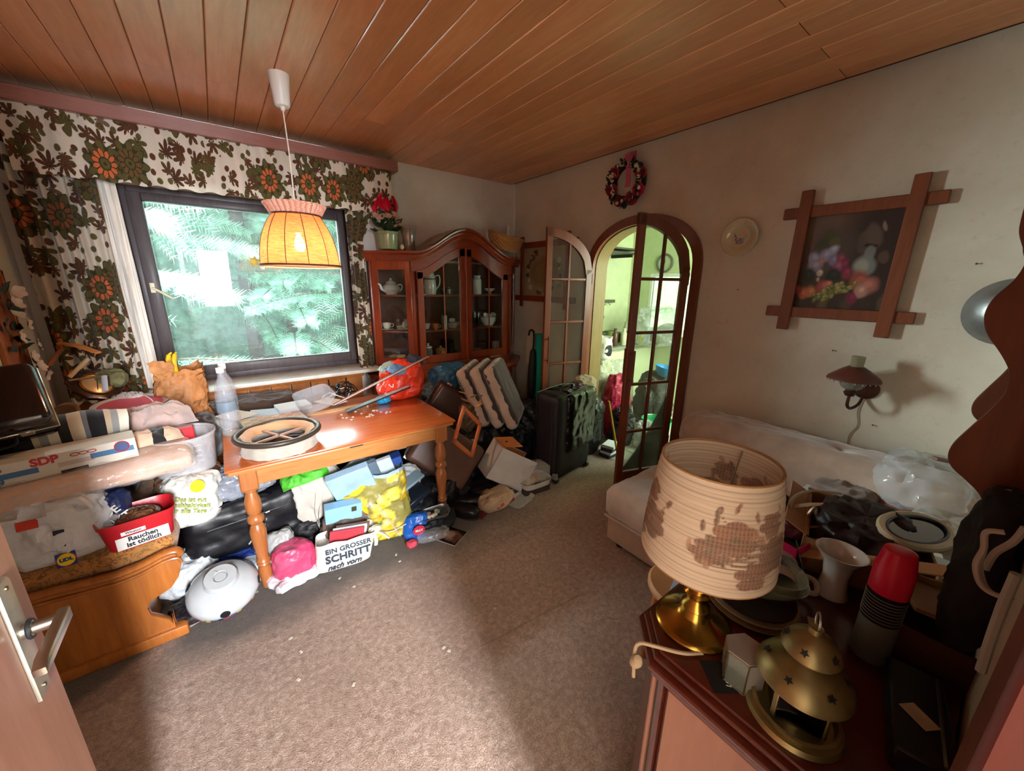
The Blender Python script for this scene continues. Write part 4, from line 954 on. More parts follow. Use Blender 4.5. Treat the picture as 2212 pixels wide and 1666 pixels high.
# ------------------------------------------------------------------ outside the window
M_NEED = plain('7fae98', .7, .35); M_BARK = plain('5a4a40', .9, .3, .6, 30)
struct('ground_garden', bx(-9, 10, 4.1, 22, -.9, -.8), plain('6f9058', .95, .3), label='garden ground outside the window')
def spruce(x, y, h, seed, label, lowest=.2, nb=46, reach=2.3):
    q = random.Random(seed); t = thing('spruce_tree', label, 'tree', (x, y, -.8), 0, 'spruces outside the window')
    part('trunk', tube([(0, 0, 0), (.03, 0, h*.5), (0, 0, h)], [.16, .11, .02], 10), M_BARK, t)
    br = MB(); nd_ = MB()
    for i in range(nb):
        z = lowest+(h-lowest-.2)*(i/nb)**1.0; a = q.random()*2*PI; L = reach*(1-z/h)*q.uniform(.8, 1.1)+.15
        d = Vector((math.cos(a), math.sin(a), 0)); dr = q.uniform(.15, .4)
        pts = [Vector((0, 0, z))+d*L*s+Vector((0, 0, .12*L*s-dr*L*s*s)) for s in (0, .25, .5, .75, 1)]
        br.join(tube(pts, [.022, .018, .013, .008, .003], 5))
        for s in range(22):
            f = .12+.88*s/22; k = min(3, int(f*4)); p = pts[k].lerp(pts[k+1], f*4-k)
            for sd in (-1, 1):
                ta = a+sd*q.uniform(.7, 1.2); tl = (.16+.42*(1-f))*q.uniform(.6, 1.1)*min(1, L); td = Vector((math.cos(ta), math.sin(ta), -q.uniform(.2, .9))).normalized()
                e = p+td*tl; sdv = td.cross(Vector((0, 0, 1))); sdv = sdv.normalized() if sdv.length > .01 else Vector((1, 0, 0)); upv = sdv.cross(td)
                for j in range(7):
                    c = p.lerp(e, (j+.5)/7); ln = .085*q.uniform(.7, 1.3)
                    for w in (sdv, -sdv, upv, -upv): 
                        tip = c+w*ln+td*ln*.9; b0 = c+td*.010; b1 = c-td*.010
                        o = len(nd_.v); nd_.v += [tuple(b0), tuple(b1), tuple(tip)]; nd_.f.append((o, o+1, o+2)); nd_.m.append(0)
                o = len(nd_.v); wv = sdv*.004; nd_.v += [tuple(p-wv), tuple(p+wv), tuple(e)]; nd_.f.append((o, o+1, o+2)); nd_.m.append(0)
    part('branches', br, M_BARK, t); f = part('needles', nd_, M_NEED, t, smooth=False); f['kind'] = 'stuff'
spruce(-.75, 6.9, 7.5, 3, 'spruce nearest the left half of the window, boughs crossing the view', nb=44)
spruce(2.0, 7.6, 8, 5, 'spruce behind the pendant lamp side of the window', nb=46)
spruce(.5, 10.0, 11, 9, 'spruce in the middle of the garden behind the nearer two', nb=44, reach=3)
spruce(1.1, 8.6, 6, 12, 'young spruce in the garden right behind the middle of the window', nb=52, reach=2.2, lowest=.1)
spruce(-3.2, 10.5, 10, 8, 'spruce standing farther back in the garden', nb=40, reach=3)
solo('tall_hedge', MB().join(blob(22, 3, 5.2, 77, .5, .8, flat=.2, nu=120, nv=40)), bagm('86b09a', .9, .4, 1.0, 3), 'tall pale green hedge closing off the garden behind the spruces', 'hedge', (1, 14.5, -.8))
# ------------------------------------------------------------------ kitchen behind the arch
KX0, KX1, KY0, KY1 = XR+.16, 4.65, .5, 3.42
M_KW = plain('c6cfa6', .85, .06); kw = MB()
kw.join(bx(KX0, KX1+.1, KY1, KY1+.1, -.06, 2.55)); kw.join(bx(KX1, KX1+.1, KY0, 2.15, -.06, 2.55)); kw.join(bx(KX1, KX1+.1, 3.1, KY1, -.06, 2.55)); kw.join(bx(KX1, KX1+.1, 2.15, 3.1, -.06, 1.0)); kw.join(bx(KX1, KX1+.1, 2.15, 3.1, 1.75, 2.55)); kw.join(bx(KX0, KX1+.1, KY0-.1, KY0, -.06, 2.55))
struct('wall_kitchen', kw, M_KW, label='yellowish green kitchen walls'); struct('ceiling_kitchen', bx(KX0, KX1+.1, KY0-.1, KY1+.1, 2.5, 2.55), plain('b8bf98', .9), label='kitchen ceiling')
kf = struct('floor_kitchen', bx(XR, KX1, KY0, KY1, -.06, -.004), plain('a8a496', .6), label='pale kitchen tile floor')
tl = mesh_of('tile', box(.296, .296, .006, 0, 0, -.005, .002), plain('c0bcae', .35, .12))
for i in range(6):
    for j in range(8): part('tile', tl, None, kf, (KX0+.02+.15+.3*i-.0, 1.2+.3*j-.15, 0))
kwin = struct_e('window_2', (KX1, 2.625, 1.375), 0, 'kitchen window with green daylight')
for q in ((-.475, -.43, -.375, .375), (.43, .475, -.375, .375), (-.43, .43, -.375, -.33), (-.43, .43, .33, .375), (-.02, .02, -.33, .33)): part('frame_member', bx(.0, .05, q[0], q[1], q[2], q[3], .004), M_WHITE, kwin)
part('pane', bx(.022, .028, -.43, .43, -.33, .33), glassy('kitchen_pane', (.92, 1, .95), .02, 1, .03), kwin); part('handle', tube([(-.005, .0, .05), (-.04, .0, .05), (-.04, .0, -.05)], .008, 8), M_STEEL, kwin)
part('shade_sill', bx(-.12, .0, -.5, .5, -.40, -.375), M_WHITE, kwin)
# hedge seen through the kitchen window
solo('garden_hedge', blob(.8, 3.0, 2.4, 3, .25, 3, flat=.3), plain('b4cc98', .9, .3), 'bright green hedge outside the kitchen window', 'hedge', (6.6, 3.4, -.2))
M_KC = plain('cdd0b0', .45, .05)
kc = thing('kitchen_counter', 'pale kitchen base units with grey worktop seen through the arch', 'kitchen unit')
part('body', bx(3.08, 4.62, 2.92, 3.41, .08, .82), M_KC, kc); part('worktop', bx(3.06, 4.64, 2.88, 3.415, .82, .86, .006), plain('8c9080', .4, .15), kc); part('plinth', bx(3.1, 4.6, 2.96, 3.4, 0, .08), M_BLACK, kc)
for i in range(3):
    o = part('door', bx(3.10+.5*i, 3.575+.5*i, 2.895, 2.92, .10, .80, .004), M_KC, kc); part('knob', lathe([(.006, 0), (.012, .015), (.0005, .02)], 10), M_STEEL, o, (3.15+.5*i, 2.895, .70), (PI/2, 0, 0))
ks = thing('kitchen_shelf', 'dark edged wall shelf high on the kitchen wall', 'shelf')
part('board', bx(3.10, 4.35, 3.05, 3.41, 1.965, 1.985), plain('3a3c30', .5), ks); part('board', bx(3.10, 4.35, 3.05, 3.41, 2.01, 2.03), plain('4a4c3c', .5), ks)
for x in (3.2, 4.2): part('bracket', bx(x, x+.03, 3.1, 3.41, 1.93, 1.965), M_BLACK, ks)
solo('cardboard_box', MB().join(box(.30, .20, .16, 0, 0, 0, .004)), plain('b8b89a', .7, .1), 'pale box tilted on top of the high kitchen shelf', 'box', (3.75, 3.22, 2.04), (0, math.radians(-14), .1))
solo('food_carton', box(.16, .12, .12, 0, 0, 0, .003), plain('3a3e34', .5), 'dark carton beside the pale box on the kitchen shelf', 'box', (3.45, 3.2, 2.031), .2)
solo('kitchen_cupboard', bx(3.02, 3.30, 3.2, 3.41, .865, 1.96, .004), plain('c4cc98', .6), 'tall yellowish green cupboard standing on the kitchen worktop', 'cupboard')
kr = thing('wall_rack', 'dark utensil rack on the kitchen wall over the worktop', 'rack'); part('rail', bx(3.32, 4.3, 3.37, 3.41, 1.36, 1.40), plain('5a5a40', .6), kr)
q = random.Random(11)
for i in range(9): part('hook', tube([(3.38+.1*i, 3.385, 1.36), (3.38+.1*i, 3.36, 1.33), (3.38+.1*i, 3.35, 1.345)], .004, 6), M_STEEL, kr)
for i, (c, nm, ca) in enumerate((('6a6a50', 'ladle', 'ladle'), ('a8a890', 'grater', 'grater'), ('3a2a24', 'oven mitt', 'mitt'), ('707868', 'sieve', 'sieve'))):
    m = MB().join(tube([(0, 0, 0), (0, 0, -.12)], .006, 6)).join(lathe([(.001, -.2), (.03, -.19), (.04, -.15), (.02, -.12)], 14)); solo(nm.replace(' ', '_'), m, plain(c, .5), f'{["greenish", "pale", "dark", "grey"][i]} {nm} hanging on the kitchen utensil rack', ca, (3.42+.2*i, 3.352, 1.335), i*.3)
cl = thing('wall_clock', 'round grey wall clock in the kitchen seen through the door pane', 'clock', (KX1-.001, 2.9, 1.87), (0, -PI/2, 0))
part('rim', tube([(.105*math.cos(2*PI*i/36), .105*math.sin(2*PI*i/36), .012) for i in range(36)], .014, 8, True), plain('5a5e58', .4), cl); part('dial', lathe([(.001, .008), (.1, .008), (.1, 0)], 36), plain('b8c4a8', .5), cl)
part('hand', box(.005, .06, .002, 0, .03, .009), M_INK, cl); part('hand', box(.04, .005, .002, .02, 0, .011), M_INK, cl)
# worktop clutter: bottles, jars, pots
def bottle(h, r, neck=.35, nr=.4): return lathe([(.001, 0), (r*.95, 0), (r, h*.03), (r, h*(1-neck)), (r*.8, h*(1-neck*.8)), (r*nr, h*(1-neck*.5)), (r*nr, h*.93), (r*nr*1.15, h*.93), (r*nr*1.15, h), (.001, h)], 20)
def pot(h, r): 
    m = shell([(.001, 0), (r*.97, 0), (r, .01), (r, h)], .003, 24); m.join(tube([(r, -.02, h*.8), (r+.03, -.02, h*.8), (r+.03, .02, h*.8), (r, .02, h*.8)], .006, 6)); return m
cols = ['7a8a50', '33402c', 'b8b8a0', '5a3a2a', 'd0d0b0', '2a2e28', '9a9a40', '6a7a78', 'a8a070', '404a3a', 'c8c4a0', '54604a']
kinds = ['jar', 'bottle', 'tin', 'pot']; adj = ['olive', 'dark green', 'pale', 'brown', 'cream', 'black', 'mustard', 'grey blue', 'straw', 'mossy', 'ivory', 'sage']
q = random.Random(4); kx = 3.36
for i in range(16):
    kd = kinds[(i*3+i//4) % 4]; h = {'jar': .13, 'bottle': .24, 'tin': .11, 'pot': .13}[kd]*q.uniform(.8, 1.25); r = {'jar': .045, 'bottle': .035, 'tin': .04, 'pot': .075}[kd]
    m = bottle(h, r, .3, .5) if kd == 'bottle' else (pot(h, r) if kd == 'pot' else bottle(h, r, .14, .85))
    row = i // 8; solo('kitchen_'+kd, m, plain(cols[i % 12], .3, .2), f'{adj[i % 12]} kitchen {kd} in the {"front" if row == 0 else "back"} row on the kitchen worktop', kd, (3.38+(i % 8)*.155, 2.97+row*.2+q.uniform(-.02, .02), .861), q.random()*6, 'clutter on the kitchen worktop')
pc = thing('sheet_pan', 'silver pot lid leaning by the kitchen window', 'pot lid', (4.5, 2.7, 1.0)); part('lid', MB().join(lathe([(.001, .03), (.10, .02), (.15, 0), (.15, .006), (.1, .026), (.001, .036)], 30), T(rx=0, ry=-1.0)), M_STEEL, pc); part('knob', MB().join(lathe([(.01, .035), (.016, .05), (.0005, .055)], 12), T(ry=-1.0)), M_BLACK, pc)
solo('plastic_sack', blob(.5, .4, .42, 21, .09, 7, flat=.5), M_PLAST, 'crumpled clear plastic sack on the kitchen worktop by the window', 'bag', (4.32, 2.72, .86))
# bags and buckets on the kitchen floor
def bucket(r0, r1, h, t=.004): return shell([(.001, 0), (r0, 0), (r0+.004, .01), (r1, h-.02), (r1+.008, h-.018), (r1+.008, h)], t, 36)
bk = thing('green_bucket', 'translucent green plastic bucket on the kitchen floor', 'bucket', (3.42, 2.03, 0)); part('body', bucket(.105, .145, .27), plain('3cb87c', .25, .08), bk)
part('handle', tube([(.15*math.cos(a), .15*math.sin(a), .265+.0) for a in [PI*i/12 for i in range(13)]], .004, 6), M_STEEL, bk)
solo('blue_bowl', shell([(.001, 0), (.06, .005), (.10, .05), (.115, .11)], .004, 30), plain('2a8fd0', .3, .05), 'bright blue plastic bowl on the stacked bags in the kitchen', 'bowl', (3.80, 2.24, .625), (.15, .1, 0))
for i, (nm, x, y, w, d, h, c, sd, lab) in enumerate((('shopping_bag', 3.28, 2.68, .28, .24, .80, 'b0b498', 31, 'pale shopping bag on the kitchen floor behind the left door jamb'), ('red_bag', 3.24, 2.41, .30, .20, .66, '9c1c3c', 32, 'crimson bag standing in the kitchen doorway'), ('dark_sack', 3.10, 2.21, .22, .16, .40, '1a1420', 33, 'black sack slumped in the kitchen doorway'), ('patterned_bag', 3.86, 2.36, .42, .34, .62, '4a4a48', 34, 'grey patterned bag heap behind the green bucket'), ('clear_sack', 3.62, 2.70, .34, .28, .72, None, 35, 'clear plastic sack full of rubbish in the kitchen'))):
    solo(nm, blob(w, d, h, sd, .05, 7, flat=.4, top=.8), M_PLAST if c is None else bagm(c), lab, 'bag', (x, y, 0))
solo('white_sack', blob(.12, .12, .26, 36, .05, 9, flat=.5), M_MILKY, 'small white plastic bag beside the green bucket', 'bag', (3.22, 2.04, 0))
rg = solo('dog_print_bag', openbag(.20, .14, .26, 37, .02), plain('d8d8cc', .6), 'white bag with a black panel on the pale shopping bag in the kitchen', 'bag', (3.28, 2.68, .79), .4)
part('print', blob(.10, .015, .12, 38, .004, 8, flat=.3), M_INK, rg, (-.06, -.075, .06), (0, 0, -.5))
# ------------------------------------------------------------------ heap on the corner bench
def fit(x0, y0, x1, y1, Y):
    "base point, width and height of something seen in this photo box standing at depth Y"
    xm, ym = (x0+x1)/2, (y0+y1)/2; b = gy(xm, y1, Y); t = gy(xm, y0, Y)
    return b, abs(gy(x1, ym, Y).x-gy(x0, ym, Y).x), t.z-b.z
def facing(p): return math.atan2(p.x, p.y)*-1     # turn so that local -y looks to the camera
M_WBAG = bagm('d2d2d4', .32, .08)
def lid_logo(par, loc, rot, s=.04):
    o = part('logo_square', box(s, s, .001, 0, 0, 0), plain('1c3c8c', .4, 0), par, loc, rot); 
    part('logo_disc', lathe([(s*.46, .001), (s*.46, .0022), (.0005, .0023)], 28), plain('e8d020', .4, 0), o); part('logo_rim', tube([(s*.46*math.cos(2*PI*i/28), s*.46*math.sin(2*PI*i/28), .0018) for i in range(28)], s*.025, 5, True), plain('c82020', .4, 0), o)
    text('LiDL', s*.34, plain('1c3c8c', .4, 0), o, (0, 0, .003), (0, 0, 0), bold=.001)
# white carrier bag with flyer shapes inside
lb = thing('carrier_bag', 'white crumpled carrier bag with small discount logo on the bench end', 'bag', (-.665, 2.18, .485))
part('bag', blob(.34, .20, .27, 41, .035, 8, ex=2.6, flat=.45, top=.85, nu=56, nv=30), M_WBAG, lb)
lid_logo(lb, (.03, -.108, .035), (math.radians(78), 0, .05), .055)
part('red_print', box(.055, .035, .001), plain('c83a2a', .5, .2), lb, (-.035, -.105, .215), (math.radians(68), 0, .0)); part('dark_print', box(.03, .07, .001), plain('2a2a3a', .5), lb, (.03, -.108, .13), (math.radians(86), .1, .0))
part('handle', tube(spl([(.06, -.03, .25), (.10, -.07, .27), (.13, -.08, .22), (.12, -.07, .16)], 5), .012, 6, flat=.25), M_WBAG, lb)
nv_ = solo('navy_print_bag', blob(.10, .12, .21, 42, .02, 10, flat=.4, lean=(.0, .02)), bagm('1e2a52'), 'navy blue bag with white lettering squeezed beside the white carrier bag', 'bag', (-.505, 2.20, .497))
text('FLEDE\nPUNKT', .045, M_WHITE, nv_, (-.01, -.066, .11), (math.radians(85), -.5, .1), bold=.001)
# red tub with health warning
rt = thing('red_tub', 'red plastic tobacco tub with a white Rauchen ist toedlich warning label', 'tub', (-.425, 2.135, .497), math.radians(10))
def rtub(w, d, h, fl, t=.003, ex=5, n=48):
    def ringp(k, z): 
        o = []
        for i in range(n):
            a = 2*PI*i/n; c, s = math.cos(a), math.sin(a); q = (abs(c)**ex+abs(s)**ex)**(-1/ex); o.append((c*q*w/2*k, s*q*d/2*k, z))
        return o
    lv = [(.02, 0), (.94, 0), (.97, .006), (fl, h*.86), (fl+.035, h*.87), (fl+.05, h), (fl+.03, h), (fl-.02, h*.9), (.94, .01), (.02, .01)]; m = MB()
    for k, z in lv: m.v += ringp(k, z)
    for j in range(len(lv)-1):
        for i in range(n): m.f.append((j*n+i, j*n+(i+1) % n, (j+1)*n+(i+1) % n, (j+1)*n+i))
    m.f.append(tuple(range(n-1, -1, -1))); m.f.append(tuple((len(lv)-1)*n+i for i in range(n))); m.m = [0]*len(m.f); return m
part('tub', rtub(.215, .16, .13, 1.12), plain('b01c24', .35, .08), rt)
lab = part('warning_label', box(.165, .052, .0012), M_WHITE, rt, (.005, -.0885, .038), (math.radians(84), 0, 0))
text('Rauchen\nist tödlich', .027, M_INK, lab, (0, 0, .0016), (0, 0, 0), bold=.0011, space=.85)
bd = part('brand_label', box(.075, .016, .0012), M_WHITE, rt, (-.02, -.0915, .082), (math.radians(84), 0, 0)); text('Winston', .014, M_INK, bd, (0, 0, .0014), (0, 0, 0), bold=.0004)
hs = solo('ribbed_hose', tube([(.055*math.cos(a*.9)*1.2, .05*math.sin(a*.9), .02+.006*a) for a in [i*.12 for i in range(90)]], [.011+.0022*(i % 2) for i in range(90)], 10), plain('8a8078', .5, .15), 'coiled grey ribbed hose lying in the red tub', 'hose', (-.425, 2.14, .535))
solo('leaf_litter', drape(.15, .11, .05, 44, .02, 30, 20), plain('6a4228', .9, .6), 'brown dried scraps heaped in the red tub', 'scraps', (-.42, 2.13, .575))
solo('green_bag', blob(.14, .08, .07, 45, .02, 14, flat=.6), bagm('1c4a36',.3), 'small dark green plastic bag behind the red tub', 'bag', (-.44, 2.32, .497), .2)
sp_ = solo('saving_bag', blob(.22, .14, .24, 46, .025, 8, flat=.35, lean=(.02, .03)), bagm('c8c6be'), 'white printed paper carrier with yellow green slogan beside the red tub', 'bag', (-.27, 2.33, .40), -.15)
text('Das ist gut\nNachhaltigkeit\nfür alle Tage', .028, plain('8a9a20', .5, 0), sp_, (.02, -.082, .13), (math.radians(84), .28, .05), bold=.0006); part('logo_disc', lathe([(.03, 0), (.03, .001), (.0005, .0012)], 24), plain('d8b818', .4, 0), sp_, (.06, -.06, .215), (math.radians(60), 0, 0))
# wrapped foam pad with boxes on it
fp = thing('wrapped_pad', 'peach foam seat pad wrapped in clear film on top of the bench bags', 'cushion', (-.575, 2.44, .745), math.radians(8))
part('pad', slab(.66, .62, .075, 47, 18, .01, cr=.006, f=6, rnd=.03), plain('c8906c', .8, .1, .2, 60), fp)
part('film', slab(.68, .64, .088, 48, 24, .012, cr=.014, f=11, rnd=.04), film('wrapping_film', (.9, .86, .82), .30, .12), fp, (0, 0, -.004))
bxs = thing('flat_carton', 'long white and blue carton printed SDP lying on the wrapped pad', 'box', (-.605, 2.26, .834), math.radians(11))
part('carton', box(.42, .13, .088, 0, 0, 0, .002), plain('cfc8ba', .6, .06), bxs)
M_BLU = plain('3a6a94', .5, .05); M_RD = plain('b82a34', .5, .05)
def fr(dx, z, w, h, mat, nm='print'): return part(nm, box(w, .0012, h, 0, 0, 0), mat, bxs, (dx, -.0656, z))
fr(-.135, .028, .13, .022, M_BLU); fr(.135, .036, .13, .022, M_BLU); fr(.03, .03, .10, .018, plain('b8a8a0', .6)); fr(.02, .0, .075, .014, M_INK, 'hand_slot')
text('SDP', .042, M_RD, bxs, (-.05, -.0662, .068), (PI/2, 0, 0), bold=.002); 
for i in range(3): part('print', tube([(.03+.024*i+.012*math.cos(a)*1.0, -.0662, .070+.006*math.sin(a)) for a in [2*PI*j/16 for j in range(16)]], .0016, 4, True), M_RD, bxs)
part('round_mark', MB().join(lathe([(.022, 0), (.022, .001), (.0005, .0012)], 24), T(rx=PI/2)), plain('3a4a74', .5), bxs, (.165, -.0655, .062)); part('round_mark', tube([(.165+.022*math.cos(a), -.0662, .062+.022*math.sin(a)) for a in [2*PI*j/24 for j in range(24)]], .002, 4, True), M_RD, bxs)
part('round_mark', MB().join(lathe([(.02, 0), (.02, .001), (.0005, .0012)], 24), T(rx=PI/2)), M_BLU, bxs, (-.175, -.0655, .022)); text('* * *\n*     *\n* * *', .012, plain('d8c840', .5, 0), bxs, (-.175, -.0675, .022), (PI/2, 0, 0)); part('round_mark', tube([(-.17+.016*math.cos(a), -.0662, .066+.012*math.sin(a)) for a in [2*PI*j/20 for j in range(20)]], .0012, 4, True), M_BLU, bxs)
part('flap', box(.09, .035, .002), plain('d8d2c4', .6), bxs, (.0, -.05, .089), (.1, 0, 0))
# striped blanket roll
M_STR = stripes('striped_wool', [('1a1a1e', 3), ('b8a890', 1.2), ('8a8a88', 1.5), ('d8d0c0', 2), ('26262a', 2), ('c8b8a0', 2.5), ('6a6a6c', 1)], 1.6, 'UV', 0, wob=.03)
def roll(L, R, seed, turns=3):
    def f(u, v):
        a = v*2*PI*turns; r = R*(.25+.75*v)*(1+.05*nz((u*4, v*6, 0), seed)); x = (u-.5)*L*(1+.04*math.sin(a)); taper = 1-.35*max(0, u-.7)/.3
        return (x, r*math.cos(a)*taper, R+r*math.sin(a)*taper*.85+.004*nz((u*14, v*9, 2), seed))
    return thick(grid(46, 70, f), .005)
a, b = gz(95, 975, .86), gz(265, 945, .86)
solo('striped_blanket', roll(.34, .098, 51), M_STR, 'rolled black, grey and cream striped blanket on the heap over the bench', 'blanket', (-.60, 2.445, .848), math.radians(12))
solo('zebra_scarf', drape(.22, .14, .05, 52, .015, 16), stripes('zebra_stripes', [('1c1a1c', 1), ('c8a890', 1.4)], 9, 'Object', 0, wob=.06), 'black and cream striped scarf beside the striped blanket', 'scarf', (-.36, 2.40, .845), .3)
solo('mauve_blanket', drape(.30, .26, .10, 53, .035, 7, 34), fabric('mauve_fleece', 'b09a94', .95, 120, .4, .12, .6), 'crumpled mauve fleece blanket on the heap next to the clear tub', 'blanket', (-.36, 2.68, .852), .2)
solo('patterned_cloth', drape(.24, .20, .06, 54, .02, 12), stripes('blue_patterned', [('c8bcb0', 2), ('3a4a6a', 1), ('a89c98', 1)], 7, 'Object', 0, wob=.4), 'pale blue patterned cloth lying behind the striped blanket', 'cloth', (-.50, 2.92, .80), .6)
# support heap below
for i, (x, y, w, d, h, z, c, lb_) in enumerate(((-.70, 2.60, .42, .40, .22, .506, '2a2226', 'dark brown bundle of clothes under the wrapped pad'), (-.62, 3.06, .50, .40, .29, .506, '2c2c34', 'charcoal bundle of clothes in the bench corner'), (-.30, 2.92, .34, .34, .27, .506, '3a2e2a', 'brown bundle of clothes behind the clear tub'), (.10, 3.42, .66, .34, .21, .508, '4a3c34', 'brown jacket bundle on the window side bench'))):
    solo('clothes_bundle', blob(w, d, h, 60+i, .03, 7, flat=.3), fabric('bundle_cloth_%d' % i, c, .95), lb_, 'clothes', (x, y, z))
# black glossy case at far left
bc = thing('black_case', 'glossy black hard case with metal rim at the far left of the heap', 'case', (-.785, 2.41, 1.05), (math.radians(50), math.radians(-4), math.radians(14)))
part('shell', box(.29, .28, .09, 0, 0, 0, .03, 4), plain('120c14', .18, .1, coat=.6), bc); part('shell', box(.285, .275, .08, 0, 0, .094, .03, 4), plain('1a1018', .22, .1, coat=.6), bc); part('metal_rim', box(.298, .288, .008, 0, 0, .088, .003), M_STEEL, bc)
part('latch', box(.04, .012, .03, .06, -.144, .076, .003), M_STEEL, bc); part('handle', tube(spl([(-.05, -.15, .09), (-.04, -.18, .09), (.02, -.18, .09), (.03, -.15, .09)], 5), .006, 6), M_BLACK, bc)
solo('black_cushion', blob(.20, .24, .20, 66, .02, 7, flat=.4), bagm('16121a'), 'black bag wedged under the glossy black case', 'bag', (-.82, 2.50, .845))
solo('dark_leatherette_bag', blob(.16, .14, .12, 67, .03, 9, flat=.4), bagm('1c141e',.25), 'dark shiny bag hanging beside the bench pad at far left', 'bag', (-.86, 2.22, .80), .3)
# wooden barometer and stand
bm2 = thing('barometer', 'dark carved wooden barometer with round brass dial leaning on the heap', 'barometer', (-.66, 3.20, .98), (math.radians(48), math.radians(20), math.radians(25)))
part('case', MB().join(prism([((.11 if i % 2 else .125)*math.cos(2*PI*i/20), (.10 if i % 2 else .11)*math.sin(2*PI*i/20)) for i in range(20)], .025, .006)), plain('2a120c', .25, .2, coat=.5), bm2); part('dial', lathe([(.001, .03), (.065, .03), (.07, .026)], 30), plain('c8a878', .3, .1, metal=.4), bm2); part('bezel', tube([(.07*math.cos(2*PI*i/30), .07*math.sin(2*PI*i/30), .03) for i in range(30)], .006, 6, True), M_BRASS, bm2); part('needle', box(.004, .09, .001, 0, 0, .031), M_INK, bm2)
wk = thing('wooden_stand', 'folding wooden stand with tan slats leaning before the left curtain', 'stand', (0, 0, 0))
A = gy(130, 742, 3.25); B2 = gy(212, 762, 3.12); C2 = gy(150, 815, 3.1); D2 = gy(190, 775, 3.15)
part('slat', tube([A, A.lerp(B2, .5)+Vector((0, 0, .012)), B2], [.022, .026, .020], 8, flat=.35), plain('b0763c', .5, .2), wk)
part('stick', tube([D2, C2], .011, 8), plain('c0aa84', .6), wk); part('stick', tube([gy(135, 752, 3.22), gy(105, 790, 3.18)], .012, 8), plain('8a5430', .5), wk)
part('metal_rod', tube([gy(150, 822, 3.1), gy(225, 812, 3.05)], .006, 8), M_STEEL, wk); part('metal_rod', tube([gy(225, 812, 3.05), gy(228, 845, 2.98)], .012, 8, flat=.4), plain('a8b0c0', .3), wk)
solo('fabric_pouch', blob(.13, .12, .10, 68, .02, 12, flat=.5), plain('6a6a48', .9, .5), 'olive patterned pouch under the wooden stand', 'pouch', (-.60, 3.26, .95))
p_ = thing('pink_pan', 'oval pan with pink lining and pale rim lying on the heap', 'pan', (-.50, 3.02, .865), (math.radians(12), 0, .2))
part('dish', MB().join(shell([(.001, 0), (.09, .003), (.13, .03), (.145, .034)], .004, 36), T(s=(1.15, .8, 1))), plain('b8b4b0', .3, .1), p_); part('lining', MB().join(lathe([(.001, .006), (.09, .009), (.122, .028)], 36), T(s=(1.15, .8, 1))), plain('c85a70', .4, .05), p_)
hdry = solo('hair_dryer', MB().join(tube([(-.12, 0, .03), (0, 0, .035), (.05, 0, .035)], [.022, .035, .03], 14)).join(tube([(0, 0, .03), (.05, -.10, .02)], [.018, .014], 10)), plain('141018', .3, .1), 'black hair dryer lying before the pink pan', 'hair dryer', (-.62, 2.86, .83), .5)
# scattered small things along the back of the bench
sm = [('blister_pack', box(.10, .05, .006, 0, 0, 0, .002), 'b8b8b4', 'silver blister pack on the clothes heap', 'package', gz(265, 872, .84)), ('letter', box(.14, .10, .002), 'c8c4bc', 'opened letter lying on the clothes heap', 'paper', gz(320, 872, .82)), ('blue_card', box(.09, .06, .003), '7a8aa8', 'pale blue card on the clothes heap', 'card', gz(300, 890, .83)), ('pill_box', box(.07, .05, .025, 0, 0, 0, .003), 'd0c8b8', 'small cream box on the clothes heap', 'box', gz(235, 880, .84)), ('tan_envelope', box(.16, .10, .003), 'b08a60', 'tan envelope on the clothes heap behind the mauve blanket', 'envelope', gz(370, 880, .80)), ('black_strap', tube(spl([(-.1, 0, .01), (-.03, .03, .02), (.04, -.02, .015), (.11, .02, .01)], 6), .008, 6, flat=.4), '1a1a1e', 'black strap lying across the clothes heap', 'strap', gz(290, 905, .83))]
for nm, m, c, lb_, ca, p in sm: solo(nm, m, plain(c, .5, .15), lb_, ca, p, random.Random(nm).uniform(-.6, .6))
solo('white_wire', tube(spl([gy(285, 846, 3.2), gy(320, 858, 3.0), gy(345, 880, 2.9), gy(400, 900, 2.7)], 8), .003, 5), M_WHITE, 'thin white cord running over the heap to the clear tub', 'cord')
solo('dried_flower_bunch', drape(.16, .10, .05, 70, .03, 30, 22), plain('b8b4b0', .8, .4), 'bunch of small white artificial blossoms by the pink pan', 'artificial flowers', (-.52, 3.14, .88))
# clear tub with red box
ct_ = thing('clear_tub', 'clear plastic storage tub holding a red box between bench and table', 'tub', (-.262, 2.47, .632))
part('tub', shell([(.001, 0), (.118, 0), (.124, .012), (.140, .19), (.146, .192), (.146, .205)], .0025, 40), film('tub_plastic', (.85, .84, .86), .32, .15), ct_)
solo('red_game_box', box(.13, .055, .215, 0, 0, 0, .003), plain('c01828', .4, .06), 'upright red box standing in the clear tub', 'box', (-.272, 2.475, .645), .15)
rg2 = thing('black_board_case', 'black case with white print standing in the clear tub', 'case', (-.212, 2.42, .645), .1); part('case', box(.085, .02, .16, 0, 0, 0, .003), plain('242226', .4), rg2); part('white_line', tube([(-.02, -.0112, .01), (-.03, -.0112, .13)], .003, 5), M_WHITE, rg2)
for i in range(4): part('print', box(.03, .001, .006), plain('b8a8a0', .5), rg2, (.012, -.0106, .04+.028*i))
solo('tub_support_bag', blob(.26, .26, .135, 71, .02, 9, flat=.3), bagm('7a5c46',.6), 'tan crumpled bag under the clear tub', 'bag', (-.262, 2.47, .49))
